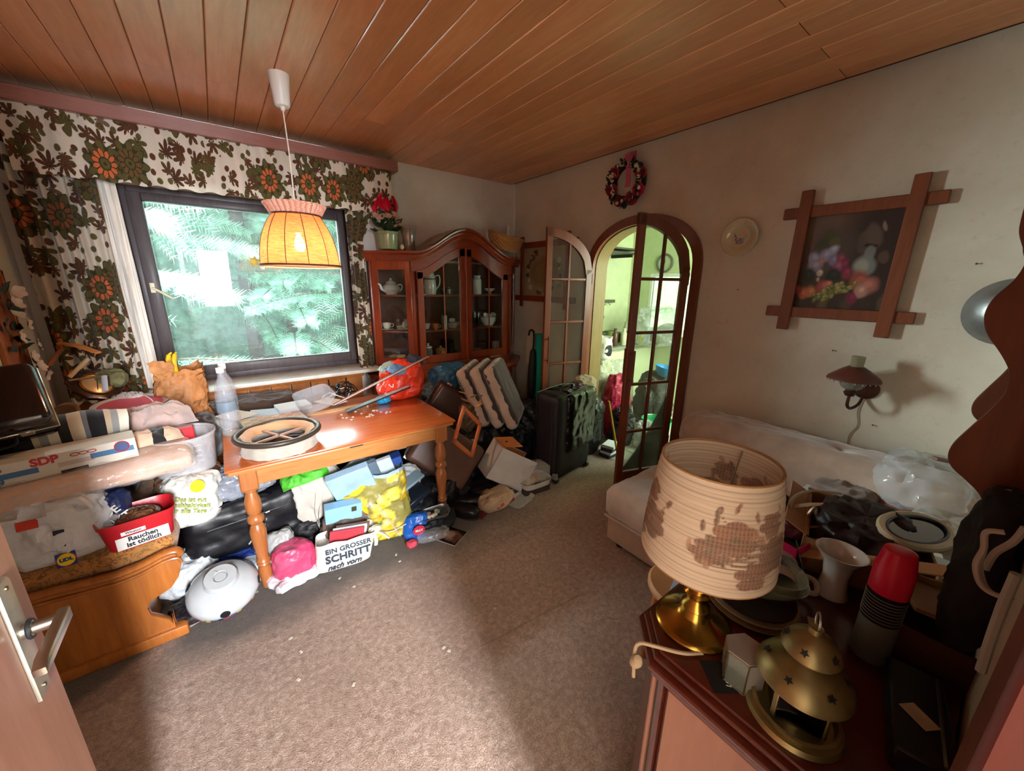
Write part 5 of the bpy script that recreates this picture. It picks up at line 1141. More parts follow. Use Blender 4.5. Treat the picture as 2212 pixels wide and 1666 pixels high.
# ------------------------------------------------------------------ window sill and table top
ZT = .7325
pb = thing('paper_bag', 'crumpled brown paper bag with bananas standing at the window end of the table heap', 'bag', (-.29, 3.12, .66))
M_KRAFT = bagm('b07848', .65, .25)
part('bag', openbag(.24, .20, .40, 81, .045, 9, ex=2.4, flare=.80, fill=.72, lean=(.02, .03)), M_KRAFT, pb); part('torn_flap', thick(grid(8, 6, lambda u, v: (-.10+.10*u+.02*nz((u*3, v*3, 1), 4), -.06-.03*v+.02*nz((u*4, v*4, 2), 5), .34+.12*v+.02*nz((u*5, v*2, 0), 2))), .001), M_KRAFT, pb)
part('red_print', drape(.20, .04, .01, 82, .006, 20, 12), plain('a82828', .6, .3), pb, (0, -.105, .05), (math.radians(80), 0, 0))
bn = thing('bananas', 'two yellow bananas sticking out of the paper bag', 'banana', (-.29, 3.13, 1.03))
for i, (dx, rz) in enumerate(((0, .2), (.02, 1.1))): part('banana', tube(spl([(dx, 0, -.02), (dx-.018, .0, .05), (dx-.012, 0, .105), (dx+.006, 0, .128)], 6), [.010]+[.0135]*10+[.012]*3+[.007]*3+[.005]*2, 8), plain('d8b01c', .5, .15), bn, rot=(0, .2*i, rz))
def petb(seed):
    m = lathe([(.001, .006), (.02, .003), (.034, .004), (.037, .02), (.036, .10), (.034, .105), (.037, .11), (.034, .125), (.037, .13), (.037, .18), (.035, .20), (.028, .235), (.014, .262), (.012, .285)], 28)
    m.v = [(x*(1+.012*nz((x*40, y*40, z*30), seed)), y*(1+.012*nz((x*40, y*40, z*30), seed+2)), z) for x, y, z in m.v]; return m
M_PET = film('pet_plastic', (.55, .57, .62), .24, .08)
for i, (px, Y, lb_) in enumerate(((496, 2.62, 'clear water bottle with a label standing nearest on the table'), (487, 2.74, 'clear water bottle standing just behind the first bottle'))):
    b = gz(px, 930, ZT); o = thing('water_bottle', lb_, 'bottle', (-.055+.01*i, Y, ZT), .4*i, 'water bottles on the table'); s = 1.28
    part('bottle', MB().join(petb(i), T(s=s)), M_PET, o); part('cap', lathe([(.001, .392), (.019, .392), (.019, .366), (.017, .364)][::-1], 20), M_WHITE, o); part('label', lathe([(.0487, .135), (.0487, .235)], 28) if False else MB().join(grid(28, 2, lambda u, v: (.0482*math.cos(2*PI*u), .0482*math.sin(2*PI*u), .145+.055*v), True)), plain('7a8a98', .4, .2), o)
# round bentwood basket with cloth
rb = thing('round_frame', 'round dark metal hoop frame covered in white cloth with wooden cross struts', 'wheel', (.15, 2.26, ZT), .3)
rr, hh = .192, .085
part('hoop', MB().join(tube([(rr*math.cos(2*PI*i/64), rr*math.sin(2*PI*i/64), hh) for i in range(64)], .014, 10, True)), plain('4a4038', .4, .2, metal=.4), rb)
part('cloth_side', thick(grid(72, 8, lambda u, v: ((rr-.01-.012*math.sin(PI*v)+.010*nz((u*24, v*5, 0), 3))*math.cos(2*PI*u), (rr-.01-.012*math.sin(PI*v)+.010*nz((u*24, v*5, 0), 3))*math.sin(2*PI*u), .003+(hh-.01)*v), True), .002), fabric('dirty_canvas', 'b8b2a4', .9, 120, .4, .2), rb)
part('cloth_inner', thick(grid(72, 6, lambda u, v: ((rr-.022-.045*v+.012*nz((u*18, v*4, 0), 9))*math.cos(2*PI*u), (rr-.022-.045*v+.012*nz((u*18, v*4, 0), 9))*math.sin(2*PI*u), hh+.004-.035*v*v), True), .002), fabric('peach_lining', 'c89870', .85, 140, .3, .12), rb)
part('bottom_disc', lathe([(.001, .004), (rr-.03, .004), (rr-.03, .010), (.001, .010)], 40), plain('3a2c24', .7, .3), rb)
for an in (.15, 1.75): part('cross_strut', MB().join(box(.31, .018, .012, 0, 0, 0, .003), T(rz=an)), plain('b8907c', .6, .15), rb, (0, 0, .055))
for i, (x, y, c) in enumerate(((.05, -.05, '8a949a'), (-.06, -.07, '3a3a3e'), (.09, .05, '6a7a86'), (-.04, .08, 'a07a5a'))): solo('loose_tool', tube([(-.05, 0, .012), (.0, .01, .014), (.06, 0, .012)], [.007, .009, .005], 8), plain(c, .35, metal=.4), ['grey tool handle inside the round hoop frame', 'black pen inside the round hoop frame', 'steel scissors shank inside the round hoop frame', 'wooden peg stick inside the round hoop frame'][i], 'tool', (.15+x, 2.26+y, ZT+.011), i*1.3)
# board with squares
cb = thing('draughts_board', 'pale game board with checkered squares lying on the table', 'game board', (.17, 2.69, ZT), .12)
part('board', box(.36, .33, .012, 0, 0, 0, .003), plain('5a4a44', .4), cb); part('field', box(.335, .305, .002, 0, 0, .0115), plain('c8beb4', .35, .06), cb)
sqm = [mesh_of('square', box(.036, .033, .0012), plain(c, .35, .1)) for c in ('a0a8b4', 'cf9a78')]
for i in range(8):
    for j in range(8):
        if (i+j) % 2: part('square', sqm[(i*3+j) % 2], None, cb, ((i-3.5)*.039, (j-3.5)*.036, .0136))
def papr(nm, w, d, c, lb_, ca, x, y, z, rz, t=.003): return solo(nm, slab(w, d, t, hash(lb_) % 97 if False else len(lb_), 8, .0, cr=.002, rnd=.001), plain(c, .6, .06), lb_, ca, (x, y, z), rz)
q = [('magazine', .21, .28, 'c8ccd0', 'white magazine lying at the back of the table by the bottles', 'magazine', -.02, 2.86, .25, .005), ('photo_album', .20, .15, 'b8bec4', 'pale photo album under the clear box on the table', 'album', .30, 2.89, .1, .03), ('blue_leaflet', .21, .15, 'a8b8cc', 'pale blue leaflet at the window side of the table', 'leaflet', .14, 2.90, -.3, .004), ('white_sheet', .15, .21, 'd8d8d8', 'white sheet of paper between the bottles and the paper bag', 'paper', -.02, 2.93, .6, .002), ('flyer', .12, .2, 'cabab0', 'pinkish flyer beside the cable tangle', 'flyer', .54, 2.88, .5, .003)]
for i, (nm, w, d, c, lb_, ca, x, y, rz, t) in enumerate(q): solo(nm, box(w, d, t, 0, 0, 0, .0008), plain(c, .5, .08), lb_, ca, (x, y, ZT+.0005+.0052*i if i != 1 else ZT+.012), rz)
solo('wooden_ruler', MB().join(prism([(-.22, -.02), (.0, -.05), (.24, -.015), (.24, .01), (-.2, .01)], .004)), plain('c8a070', .6, .12), 'flat strip of pale card along the back of the table', 'card', (.52, 2.74, ZT), .1)
cbx = solo('clear_box', rtub(.22, .15, .085, 1.06), film('clear_box_plastic', (.5, .53, .56), .26, .08), 'open clear plastic food box tilted at the back of the table', 'food box', (.42, 2.80, ZT+.046), (math.radians(28), math.radians(-8), .25))
q = random.Random(7); pts = []
for i in range(60): a = i*.9+q.uniform(-.3, .3); r = q.uniform(.03, .10); pts.append((r*math.cos(a), r*math.sin(a)*.8, .02+q.random()*.10))
solo('cable_tangle', tube(spl(pts, 5), .0038, 5), M_BLACK, 'tangle of black cables lying under the window', 'cable', (.66, 2.97, ZT+.005))
solo('white_cable_loop', tube(spl([(.09*math.cos(a)*(1+.2*math.sin(3*a)), .06*math.sin(a), .02+.03*math.sin(2*a)) for a in [i*.5 for i in range(22)]], 5), .004, 5), plain('b8c0c8', .4), 'pale grey cable loop beside the black cable tangle', 'cable', (.60, 2.95, ZT+.03))
cr_ = thing('curtain_rail', 'long brown curtain rail lying across the table to the cabinet', 'curtain rail', (0, 0, 0)); a, b = Vector((.52, 2.70, .78)), Vector((1.19, 2.62, 1.055))
part('rail', tube([a, b], .017, 10, flat=.5), plain('6a4436', .45, .15), cr_); part('rail_edge', tube([a+Vector((0, -.02, .006)), b+Vector((0, -.02, .006))], .005, 8), plain('b09890', .3, metal=.4), cr_)
gs = thing('glass_strip', 'strip of framed glass leaning under the curtain rail', 'glass panel', (0, 0, 0)); a, b = Vector((.58, 2.63, .742)), Vector((1.02, 2.60, .86))
part('strip', tube([a, b], .032, 4, flat=.12), plain('a8b0b8', .08, .05, metal=.5), gs); part('edge', tube([a+Vector((0, -.033, 0)), b+Vector((0, -.033, 0))], .005, 6), M_BLACK, gs)
rbag = thing('orange_red_bag', 'bright orange red shopping bag heaped at the back corner of the table', 'bag', (1.02, 2.80, ZT))
part('bag', blob(.34, .26, .25, 91, .04, 7, flat=.4, top=.75, lean=(.05, .02), nu=56, nv=30), bagm('e03a20', .4, .12), rbag)
part('blue_pack', drape(.20, .12, .05, 92, .015, 14), plain('5a84b0', .4, .3), rbag, (-.01, -.05, .215), (.3, .1, .5)); part('grey_panel', drape(.13, .10, .03, 93, .01, 14), plain('8aa098', .5, .2), rbag, (-.07, .02, .235), (.2, -.4, .3)); part('string', tube(spl([(-.12, -.12, .14), (-.1, -.14, .12), (-.09, -.13, .14)], 4), .004, 5), M_WHITE, rbag)
solo('turquoise_toy', blob(.09, .06, .05, 94, .015, 14, flat=.6), plain('1c8cc0', .4, .1), 'small turquoise rag in front of the orange bag', 'rag', (.86, 2.70, ZT), .3)
solo('navy_box', box(.10, .09, .07, 0, 0, 0, .004), plain('2a3450', .4, .2), 'small navy carton on top of the orange bag', 'box', (1.16, 2.82, ZT+.235), (.3, .2, .5))
q = random.Random(9)
crumb = drape(.012, .009, .003, 5, .001, 60, 5); crm = mesh_of('crumb', crumb, plain('d8c8b8', .8))
for i in range(26): tag(part('crumb', crm, None, None, (.62+q.uniform(-.12, .22), 2.60+q.uniform(-.14, .1), ZT), (0, 0, q.random()*6)), 'pale crumb on the bare middle of the table top', 'crumb', 'crumbs on the table')
# ------------------------------------------------------------------ heap under the table
def hold(nm, w, d, h, seed, c, lb_, loc, rz=0, flat=.3, cr=.03, rough=.55, cat='bag', f=7, bmp=0): return solo(nm, blob(w, d, h, seed, cr, f, flat=flat), bagm(c, rough), lb_, cat, loc, rz)
bh = thing('black_holdall', 'black holdall with grey piped zip between bench and table leg', 'bag', (-.055, 2.46, .135), math.radians(3))
part('body', slab(.55, .30, .30, 101, 22, .0, cr=.014, f=6, rnd=.07), plain('111014', .42, .3, .2, 40), bh)
for s in (0, 1): part('piping', tube(spl([(.05+.03*s, -.152, .17), (.02+.03*s, -.158, .10), (-.02+.03*s, -.156, .05)], 5), .004, 5), plain('b8b8b0', .5), bh)
part('zip', tube(spl([(-.18, -.152, .20), (0, -.158, .21), (.2, -.154, .215)], 6), .005, 6), plain('2c2c30', .3, metal=.5), bh); part('zip_pull', tube([(.08, -.16, .21), (.10, -.163, .215)], .009, 8), M_STEEL, bh); part('handle', tube(spl([(-.16, -.13, .3), (-.1, -.17, .33), (.05, -.17, .33), (.12, -.13, .3)], 6), .012, 6, flat=.4), M_BLACK, bh)
hold('blue_sack', .34, .20, .13, 102, '24408c', 'deep blue plastic sack under the black holdall', (-.20, 2.33, 0), .1, .45)
hold('print_carrier', .30, .18, .12, 103, 'b8c4d0', 'white blue printed carrier bag on the floor beside the front table leg', (.02, 2.27, 0), -.1, .4)
hold('white_sack', .22, .22, .20, 104, 'c0c4c8', 'white plastic sack on the floor behind the ceramic lamp foot', (-.335, 2.36, 0), 0, .5)
# ceramic lamp base lying upside down
pc_ = thing('ceramic_bowl', 'white ceramic bowl lying upside down with painted flowers and dark holes', 'bowl', (-.195, 2.135, .045), (math.radians(20), math.radians(-6), .3))
prof = [(.001, .135), (.022, .135), (.026, .128), (.03, .137), (.065, .135), (.07, .125), (.072, .11), (.12, .095), (.145, .07), (.15, .045), (.135, .015), (.10, -.005), (.001, -.01)]
part('body', lathe([(r_, z_*1.25) for r_, z_ in prof[::-1]], 48), plain('b6babc', .15, .06, coat=.5), pc_)
for i, an in enumerate((-1.9, -.5, 2.4)): part('hole', MB().join(lathe([(.02, 0), (.02, .002), (.0005, .0022)], 20), T(rx=math.radians(82))), M_INK, pc_, (.1475*math.cos(an), .1475*math.sin(an), .075), (0, 0, an+PI/2))
q = random.Random(3)
for i in range(16):
    an = -2.9+i*.17; part('painted_petal', MB().join(lathe([(.011, 0), (.011, .001), (.0005, .0012)], 10), T(rx=math.radians(100), s=(1, 1, .8))), plain(q.choice(['2a3a7a', 'a83a4a', '3a5a3a', '26263a', 'c8a050', '7a3a6a']), .3), pc_, (.146*math.cos(an), .146*math.sin(an), .045+q.uniform(-.006, .006)), (0, 0, an+PI/2))
solo('tote_strap', tube(spl([gz(465, 1235, .22), gz(490, 1245, .15), gz(515, 1262, .06), gz(518, 1290, .02), gz(490, 1310, .006), gz(440, 1325, .006)], 8), .010, 6, flat=.2), fabric('cream_strap', 'b8ac98', .9), 'cream fabric strap looping round the upturned ceramic bowl', 'strap')
hold('dark_shoe_bag', .20, .14, .06, 105, '1c1216', 'black plastic bag on the floor at the foot of the bench', (-.31, 2.15, 0), .2, .5)
solo('paper_scrap', box(.06, .03, .001), plain('c8beac', .7), 'torn pale paper scrap on the dark carpet before the bench', 'paper', gz(420, 1345, .001), .4); solo('ticket', box(.04, .018, .001), plain('b8c49a', .7), 'small greenish ticket at the foot of the front table leg', 'paper', gz(548, 1282, .001), .3)
# clear bag with magazine
hold('foil_bag', .30, .24, .14, 106, '8a8e98', 'crinkled clear and silver plastic bag on top of the black holdall', (-.05, 2.44, .445), .2, .5, .03, .15, f=11)
hold('violet_cloth', .16, .16, .12, 107, '4a3a5a', 'dark violet patterned cloth beside the table leg top', (.10, 2.62, .40), 0, .4)
# tote bags
M_TOTE = fabric('cotton_tote', 'c0b8ac', .95, 200, .3, .1)
tg = thing('cotton_tote', 'pale cotton tote bag with a green printed top hanging under the table', 'bag', (.31, 2.38, .16)); part('body', blob(.26, .16, .36, 111, .03, 8, flat=.4, top=.95), M_TOTE, tg); part('green_panel', drape(.24, .18, .05, 112, .025, 12), plain('4fb030', .6, .15), tg, (-.06, -.02, .335), (.25, -.15, 0))
for s in (0, 1): part('strap', tube(spl([(-.02+.05*s, -.085, .24), (-.04+.02*s, -.10, .10), (-.02, -.115, -.03), (.03+.03*s, -.12, -.11), (.07+.01*s, -.115, -.02), (.07+.05*s, -.10, .12), (.06+.05*s, -.085, .22)], 7), .011, 6, flat=.2), M_TOTE, tg)
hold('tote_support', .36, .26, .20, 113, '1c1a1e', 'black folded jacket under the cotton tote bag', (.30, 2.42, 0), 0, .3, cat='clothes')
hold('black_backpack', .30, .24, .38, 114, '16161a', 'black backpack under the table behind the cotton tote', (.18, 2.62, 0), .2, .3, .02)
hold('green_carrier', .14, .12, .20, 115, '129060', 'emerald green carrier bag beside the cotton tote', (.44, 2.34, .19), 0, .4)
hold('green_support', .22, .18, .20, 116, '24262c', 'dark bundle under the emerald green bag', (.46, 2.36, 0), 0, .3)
lm_ = thing('lemon_bag', 'large shopping bag printed with yellow lemons and green leaves', 'bag', (.615, 2.22, 0), math.radians(-16))
lb3 = openbag(.42, .24, .46, 121, .022, 6, ex=3.5, flare=.88, fill=.90, lean=(-.02, .04), nu=90, nv=60)
q = random.Random(12); shp = []
for i in range(120):
    lu, lv_, lr, lc = q.random(), q.random()*.85, q.random()*.6-.3, q.choice(['e0c428', 'd8b81c', 'e8d048', 'c8a820']); shp.append((lu, lv_, .034, .088, lr, '5f5a34', .2)); shp.append((lu, lv_, .030, .076, lr, lc, .2)); shp.append((lu-.008, lv_+.02, .012, .03, lr, 'f0e070', .8))
for i in range(16): shp.append((q.random(), q.random()*.85, .016, .035, q.random()*3, q.choice(['1c7a58', '2a6a50']), .25))
lb3.vc = [tuple(c) for c in pcol([(i % 90)/90 for i in range(len(lb3.v))], [(i//90)/60 for i in range(len(lb3.v))], '8f8640', shp)]
for i in range(46*90, len(lb3.vc)): lb3.vc[i] = hx('a8c4d4')
part('bag', lb3, vcmat('lemon_print', .45, .04, coat=.2), lm_)
part('strap', tube(spl([(.0, -.125, .30), (.06, -.135, .18), (.12, -.13, .05)], 6), .006, 6, flat=.4), plain('d8d4c8', .6), lm_); part('strap', tube(spl([(-.02, -.125, .12), (.06, -.138, .10), (.16, -.12, .12)], 6), .006, 6, flat=.4), plain('d8d4c8', .6), lm_)
for i, (w, d, h, c, x, y, z, rx, lb_, nm) in enumerate(((.24, .05, .26, '9ab8d0', -.09, -.02, .30, .35, 'pale blue carton standing in the lemon bag', 'carton'), (.20, .04, .24, '5a6a78', -.03, .02, .31, .3, 'grey folder standing in the lemon bag', 'folder'), (.18, .03, .20, 'c0ccd4', .06, .04, .34, .25, 'white magazine standing in the lemon bag', 'magazine'), (.26, .08, .05, '2a4a94', .05, .08, .44, .1, 'blue and orange snack box lying on the lemon bag', 'box'))):
    ang = math.radians(-16); solo(nm, box(w, d, h, 0, 0, 0, .003), plain(c, .45, .15), lb_, nm if nm != 'carton' else 'box', (.615+x*math.cos(ang)-y*math.sin(ang), 2.22+x*math.sin(ang)+y*math.cos(ang), z), (rx, -.25, ang))
lbx = thing('light_blue_carton', 'light blue carton on the floor pile in front of the lemon bag', 'box', (.40, 2.17, .24), (.1, .05, -.1)); part('carton', box(.20, .07, .10, 0, 0, 0, .003), plain('8ab8d8', .4, .08), lbx); part('stamp', box(.028, .001, .032), plain('3a3a20', .5), lbx, (.055, -.0356, .055)); part('grey_strip', box(.10, .06, .05, .09, 0, -.052), plain('8a7e70', .6), lbx)
hold('carton_support', .26, .16, .235, 122, '6a5a50', 'brown paper stack under the light blue carton', (.42, 2.20, 0), 0, .25, cat='paper')
# paper carrier with lettering
gp = thing('lettered_carrier', 'white carrier bag lettered EIN GROSSER SCHRITT nach vorn in front of the lemon bag', 'bag', (.355, 2.085, 0), math.radians(-8))
part('bag', openbag(.29, .13, .20, 123, .005, 9, ex=5, flare=1.06, fill=.8, lean=(.03, -.01)), bagm('d8d4c8', .5, .08, .35), gp)
M_NAVY = plain('2c3846', .6, 0)
text('EIN GROSSER', .040, M_NAVY, gp, (.035, -.0795, .155), (math.radians(87), 0, .02), bold=.0012); text('SCHRITT', .060, M_NAVY, gp, (.03, -.0795, .103), (math.radians(88), 0, .02), bold=.002); text('nach vorn', .044, M_NAVY, gp, (.005, -.079, .050), (math.radians(88), 0, .02), bold=.001, shear=.4)
part('tied_handle', blob(.06, .04, .03, 124, .012, 20, flat=.7), plain('d0c8b4', .6), gp, (.185, -.02, .165)); part('tie_end', tube(spl([(.19, -.03, .17), (.23, -.05, .15), (.26, -.06, .12)], 5), .012, 6, flat=.3), plain('d0c8b4', .6), gp); part('tie_end', tube(spl([(.18, -.03, .17), (.185, -.06, .13), (.18, -.065, .10)], 5), .010, 6, flat=.3), plain('d0c8b4', .6), gp)
for i, (c, lb_) in enumerate((('b8404a', 'red and white booklet in the lettered carrier'), ('c8ccd8', 'pale booklet in the lettered carrier'), ('6a5444', 'brown booklet in the lettered carrier'))): solo('booklet', box(.18, .012, .16, 0, 0, 0, .001), plain(c, .5, .15), lb_, 'booklet', (.375+.02*i, 2.07+.018*i, .10), (.3, .12, -.14))
rn = solo('red_mesh_bag', blob(.20, .15, .17, 125, .02, 8, flat=.45), film('red_net', (.62, .06, .16), .8, .4), 'crinkled raspberry red net bag by the table leg', 'bag', (.12, 2.14, .02), .1)
hold('pink_carrier', .26, .16, .05, 126, 'd0c8cc', 'white and red carrier bag lying flat under the red net bag', (.13, 2.12, 0), .2, .6)
hold('clear_bottle_bag', .12, .10, .24, 127, 'a8a8a6', 'translucent grey bag between table leg and red net bag', (.075, 2.24, .0), 0, .4, .02, .2)
# behind and right of the lemon bag
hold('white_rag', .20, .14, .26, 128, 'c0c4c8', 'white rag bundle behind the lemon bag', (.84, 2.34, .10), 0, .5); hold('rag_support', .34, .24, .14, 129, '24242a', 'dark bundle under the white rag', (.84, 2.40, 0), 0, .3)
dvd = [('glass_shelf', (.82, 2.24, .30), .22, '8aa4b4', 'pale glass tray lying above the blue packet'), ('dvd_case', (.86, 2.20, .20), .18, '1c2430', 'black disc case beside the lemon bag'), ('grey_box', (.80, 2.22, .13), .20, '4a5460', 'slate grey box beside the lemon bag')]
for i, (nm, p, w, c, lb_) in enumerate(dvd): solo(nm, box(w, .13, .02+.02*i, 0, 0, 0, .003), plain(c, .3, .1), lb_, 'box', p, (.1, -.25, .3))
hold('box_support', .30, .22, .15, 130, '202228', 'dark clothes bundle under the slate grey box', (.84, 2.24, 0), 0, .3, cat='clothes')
bp = thing('blue_snack_pack', 'blue snack packet with a red emblem on the floor right of the lemon bag', 'packet', (.80, 2.045, .0), -.2); part('packet', blob(.16, .06, .15, 131, .012, 10, flat=.3, lean=(0, .03)), plain('1c5ab0', .3, .1), bp); part('emblem', MB().join(lathe([(.038, 0), (.038, .001), (.0005, .0012)], 10), T(rx=PI/2)), plain('c8324a', .4), bp, (.005, -.040, .08), (.1, 0, 0)); text('SILLY', .02, M_WHITE, bp, (.005, -.043, .08), (math.radians(96), 0, 0), bold=.001)
solo('clear_blister', blob(.20, .10, .06, 132, .012, 12, flat=.5), M_PLAST, 'clear plastic blister pack lying before the blue snack packet', 'package', (.88, 1.985, 0), -.2); solo('pink_sponge', blob(.06, .05, .035, 133, .006, 20, flat=.5), plain('d0465a', .7), 'small pink red sponge at the foot of the lemon bag', 'sponge', (.74, 1.99, 0))
mz = thing('glossy_magazine', 'glossy dark magazine with a portrait cover on the floor by the right table leg', 'magazine', (.97, 1.95, .001), .5)
part('pages', box(.15, .20, .006, 0, 0, 0, .001), plain('c8c4bc', .5), mz); q = random.Random(4)
part('cover', painted(.15, .2, 30, 40, '1a1214', [(.5, .35, .3, .3, 0, 'a07868', .6), (.55, .45, .2, .18, .4, 'c0a090', .5), (.3, .7, .2, .1, .3, '8a2a24', .4), (.75, .75, .15, .12, 0, 'b8a894', .4), (.4, .15, .3, .1, .2, '6a4a44', .5)], .0062, .05), vcmat('magazine_cover', .2, .02), mz)
pn = thing('soap_dish', 'small metal basket with glittering odds and ends near the right table leg', 'basket', (.93, 2.06, .10), (.1, -.1, -.2)); part('basket', rtub(.19, .10, .035, 1.06), plain('7a7a7c', .3, .1, metal=.6), pn); q = random.Random(6)
for i in range(9): solo('trinket', blob(.03, .022, .02, 140+i, .004, 40, flat=.6, nu=12, nv=7), plain(q.choice(['b08a70', '7aa08a', 'c8c0a8', '8a3a34', '40444a']), .3), ['tan', 'sage', 'ivory', 'rust', 'black', 'peach', 'mint', 'grey', 'brown'][i]+' trinket in the small metal basket under the table', 'trinket', (.93+q.uniform(-.06, .06), 2.06+q.uniform(-.03, .03), .118), q.random(), 'trinkets in the metal basket')
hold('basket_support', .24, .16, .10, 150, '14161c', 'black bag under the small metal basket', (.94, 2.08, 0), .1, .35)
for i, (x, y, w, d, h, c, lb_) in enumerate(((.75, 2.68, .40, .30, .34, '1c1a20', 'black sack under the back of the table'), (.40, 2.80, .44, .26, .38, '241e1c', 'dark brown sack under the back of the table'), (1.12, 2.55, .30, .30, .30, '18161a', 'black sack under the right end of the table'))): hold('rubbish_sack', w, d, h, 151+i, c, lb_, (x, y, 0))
solo('cardboard_sheet', box(.36, .10, .008, 0, 0, 0, .001), plain('a8806a', .8, .1), 'strip of brown cardboard above the bags under the table', 'cardboard', (.72, 2.45, .475), (.05, -.05, -.1)); 
# ------------------------------------------------------------------ heap between table and arch
def suitcase(nm, lb_, w, d, h, c, loc, rot, rough=.4, soft=False, trim='b8b4a8'):
    o = thing(nm, lb_, 'suitcase', loc, rot); cm = plain(c, rough, .2, .15, 60)
    part('shell', box(w, d*.5, h, 0, -d*.255, 0, .05, 5), cm, o); part('shell', box(w, d*.5, h, 0, d*.255, 0, .05, 5), cm, o); part('rim', box(w*1.004, .012, h*1.004, 0, 0, 0, .05*.11, 3) if False else box(w*1.002, .010, h*1.002, 0, 0, -.0005, .004), plain(trim, .3, .1, metal=.6), o)
    part('handle', tube(spl([(-.07, 0, h), (-.06, 0, h+.035), (.06, 0, h+.035), (.07, 0, h)], 6), .010, 8, flat=.6), M_BLACK, o)
    for x in (-.16, .16): part('latch', box(.04, .02, .03, x*w/.55, -.0, h-.012, .004), M_STEEL, o)
    return o
suitcase('brown_suitcase', 'brown hard shell suitcase with pale rim leaning behind the right table leg', .50, .17, .36, '5a3c30', (1.06, 2.36, .235), (math.radians(-20), math.radians(38), math.radians(-24)))
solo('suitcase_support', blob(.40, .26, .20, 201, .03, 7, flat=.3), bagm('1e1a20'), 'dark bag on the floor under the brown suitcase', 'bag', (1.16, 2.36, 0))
suitcase('leather_suitcase', 'dark brown leather suitcase tilted behind the right end of the table', .40, .15, .36, '3e2018', (1.28, 2.70, .43), (math.radians(-6), math.radians(36), math.radians(-20)), .3, trim='5a3020')
of = thing('empty_picture', 'empty orange wooden picture frame standing on its corner beside the suitcase', 'picture frame', (1.27, 2.20, .57), (math.radians(80), math.radians(-6), math.radians(30)))
for k in range(4):
    M = T(rz=PI/2*k+math.radians(38)); part('frame_bar', MB().join(box(.28, .028, .018, 0, .126, 0, .003), M), plain('c8683a', .5, .1), of)
for i, (nm, w, d, h, c, loc, rz, lb_) in enumerate((('denim_bag', .32, .22, .24, '2c5a7c', (1.50, 2.88, .66), .2, 'petrol blue plastic bag bundle in front of the cabinet'), ('grey_blue_cloth', .20, .18, .10, '7a8a90', (1.36, 2.84, .66), .1, 'grey blue cloth beside the petrol blue bag'), ('tan_rucksack', .30, .20, .28, '5c4434', (1.58, 2.62, .36), -.1, 'brown canvas bag between the orange frame and the cushions'), ('black_sack', .50, .34, .42, '121016', (1.66, 2.60, 0), 0, 'black sack on the floor under the grey cushions'), ('navy_sack', .36, .26, .34, '161828', (1.92, 2.50, 0), .2, 'dark navy sack behind the black trolley case'), ('brown_sack', .50, .40, .62, '30241e', (1.42, 2.92, 0), 0, 'dark brown sack on the floor before the cabinet'), ('black_pack', .36, .26, .36, '18161c', (1.36, 2.50, 0), .1, 'black bag on the floor under the orange frame'))):
    solo(nm, blob(w, d, h, 210+i, .035, 8, flat=.35), bagm(c), lb_, 'bag', loc, rz)
q = random.Random(21)
for i in range(9): solo('cardboard_scrap', slab(.10*q.uniform(.7, 1.4), .05, .006, i, 4, 0, cr=.003, rnd=.002), plain(q.choice(['c09a6c', 'b08658', 'd0b080']), .8, .1), ['upright', 'torn', 'folded', 'bent', 'long', 'short', 'pale', 'curled', 'small'][i]+' tan cardboard scrap on the brown canvas bag', 'cardboard', (1.55+q.uniform(-.07, .08), 2.60+q.uniform(-.08, .06), .635+.012*i), (q.uniform(-.5, .5), q.uniform(-.6, .6), q.random()*3), 'cardboard scraps')
solo('cream_rag', drape(.22, .18, .09, 219, .03, 12), fabric('cream_rag', 'b89c78', .9), 'cream cloth crumpled over the brown canvas bag', 'cloth', (1.60, 2.64, .60))
# stack of sofa cushions leaning
M_CUSF = fabric('brown_corduroy', '3c302e', .95, 90, .4, .15, .4); M_CUSE = fabric('cream_cushion_edge', 'a89488', .95, 120, .3, .15)
for i in range(3):
    o = thing('seat_cushion', ['grey brown seat cushion, the foremost of the leaning stack', 'grey brown seat cushion in the middle of the leaning stack', 'grey brown seat cushion, last of the leaning stack toward the wall'][i], 'cushion', (1.76+.085*i, 2.63-.085*i, .455-.004*i), (0, math.radians(-24), math.radians(-46)), 'cushions leaning behind the trolley case')
    part('pad', slab(.105, .46, .50+.02*i, 221+i, 20, 0, cr=.006, f=7, rnd=.04), M_CUSF, o); part('border', slab(.085, .472, .512+.02*i, 231+i, 18, 0, cr=.006, f=7, rnd=.035), M_CUSE, o, (0, 0, -.006))
# black trolley case with plastic over it
tc = thing('trolley_case', 'tall black fabric trolley suitcase half wrapped in shiny plastic before the arch', 'suitcase', (2.205, 2.16, 0), math.radians(9))
M_NYL = plain('17121a', .6, .2, .3, 150)
part('body', slab(.50, .24, .70, 241, 22, .0, cr=.006, f=4, rnd=.05), M_NYL, tc, (0, 0, .05)); part('wheel_base', box(.49, .22, .06, 0, 0, .03, .015, 2), M_BLACK, tc)
part('plastic_cover', slab(.40, .275, .52, 242, 34, 0, cr=.010, f=5, rnd=.05), plain('0a0c0e', .16, .3, .35, 7), tc, (.07, -.01, .235))
for x in (-.22, .22):
    for y in (-.1, .1): part('wheel', MB().join(lathe([(.001, -.012), (.03, -.012), (.03, .012), (.001, .012)], 20), T(ry=PI/2)), plain('2a2a2c', .5), tc, (x, y, .03))
for y in (-.118, .118): part('piping', tube(spl([(-.24, y, .10), (-.245, y, .4), (-.235, y, .70), (-.18, y, .745), (.18, y, .745), (.24, y, .70)], 6), .006, 6), M_BLACK, tc)
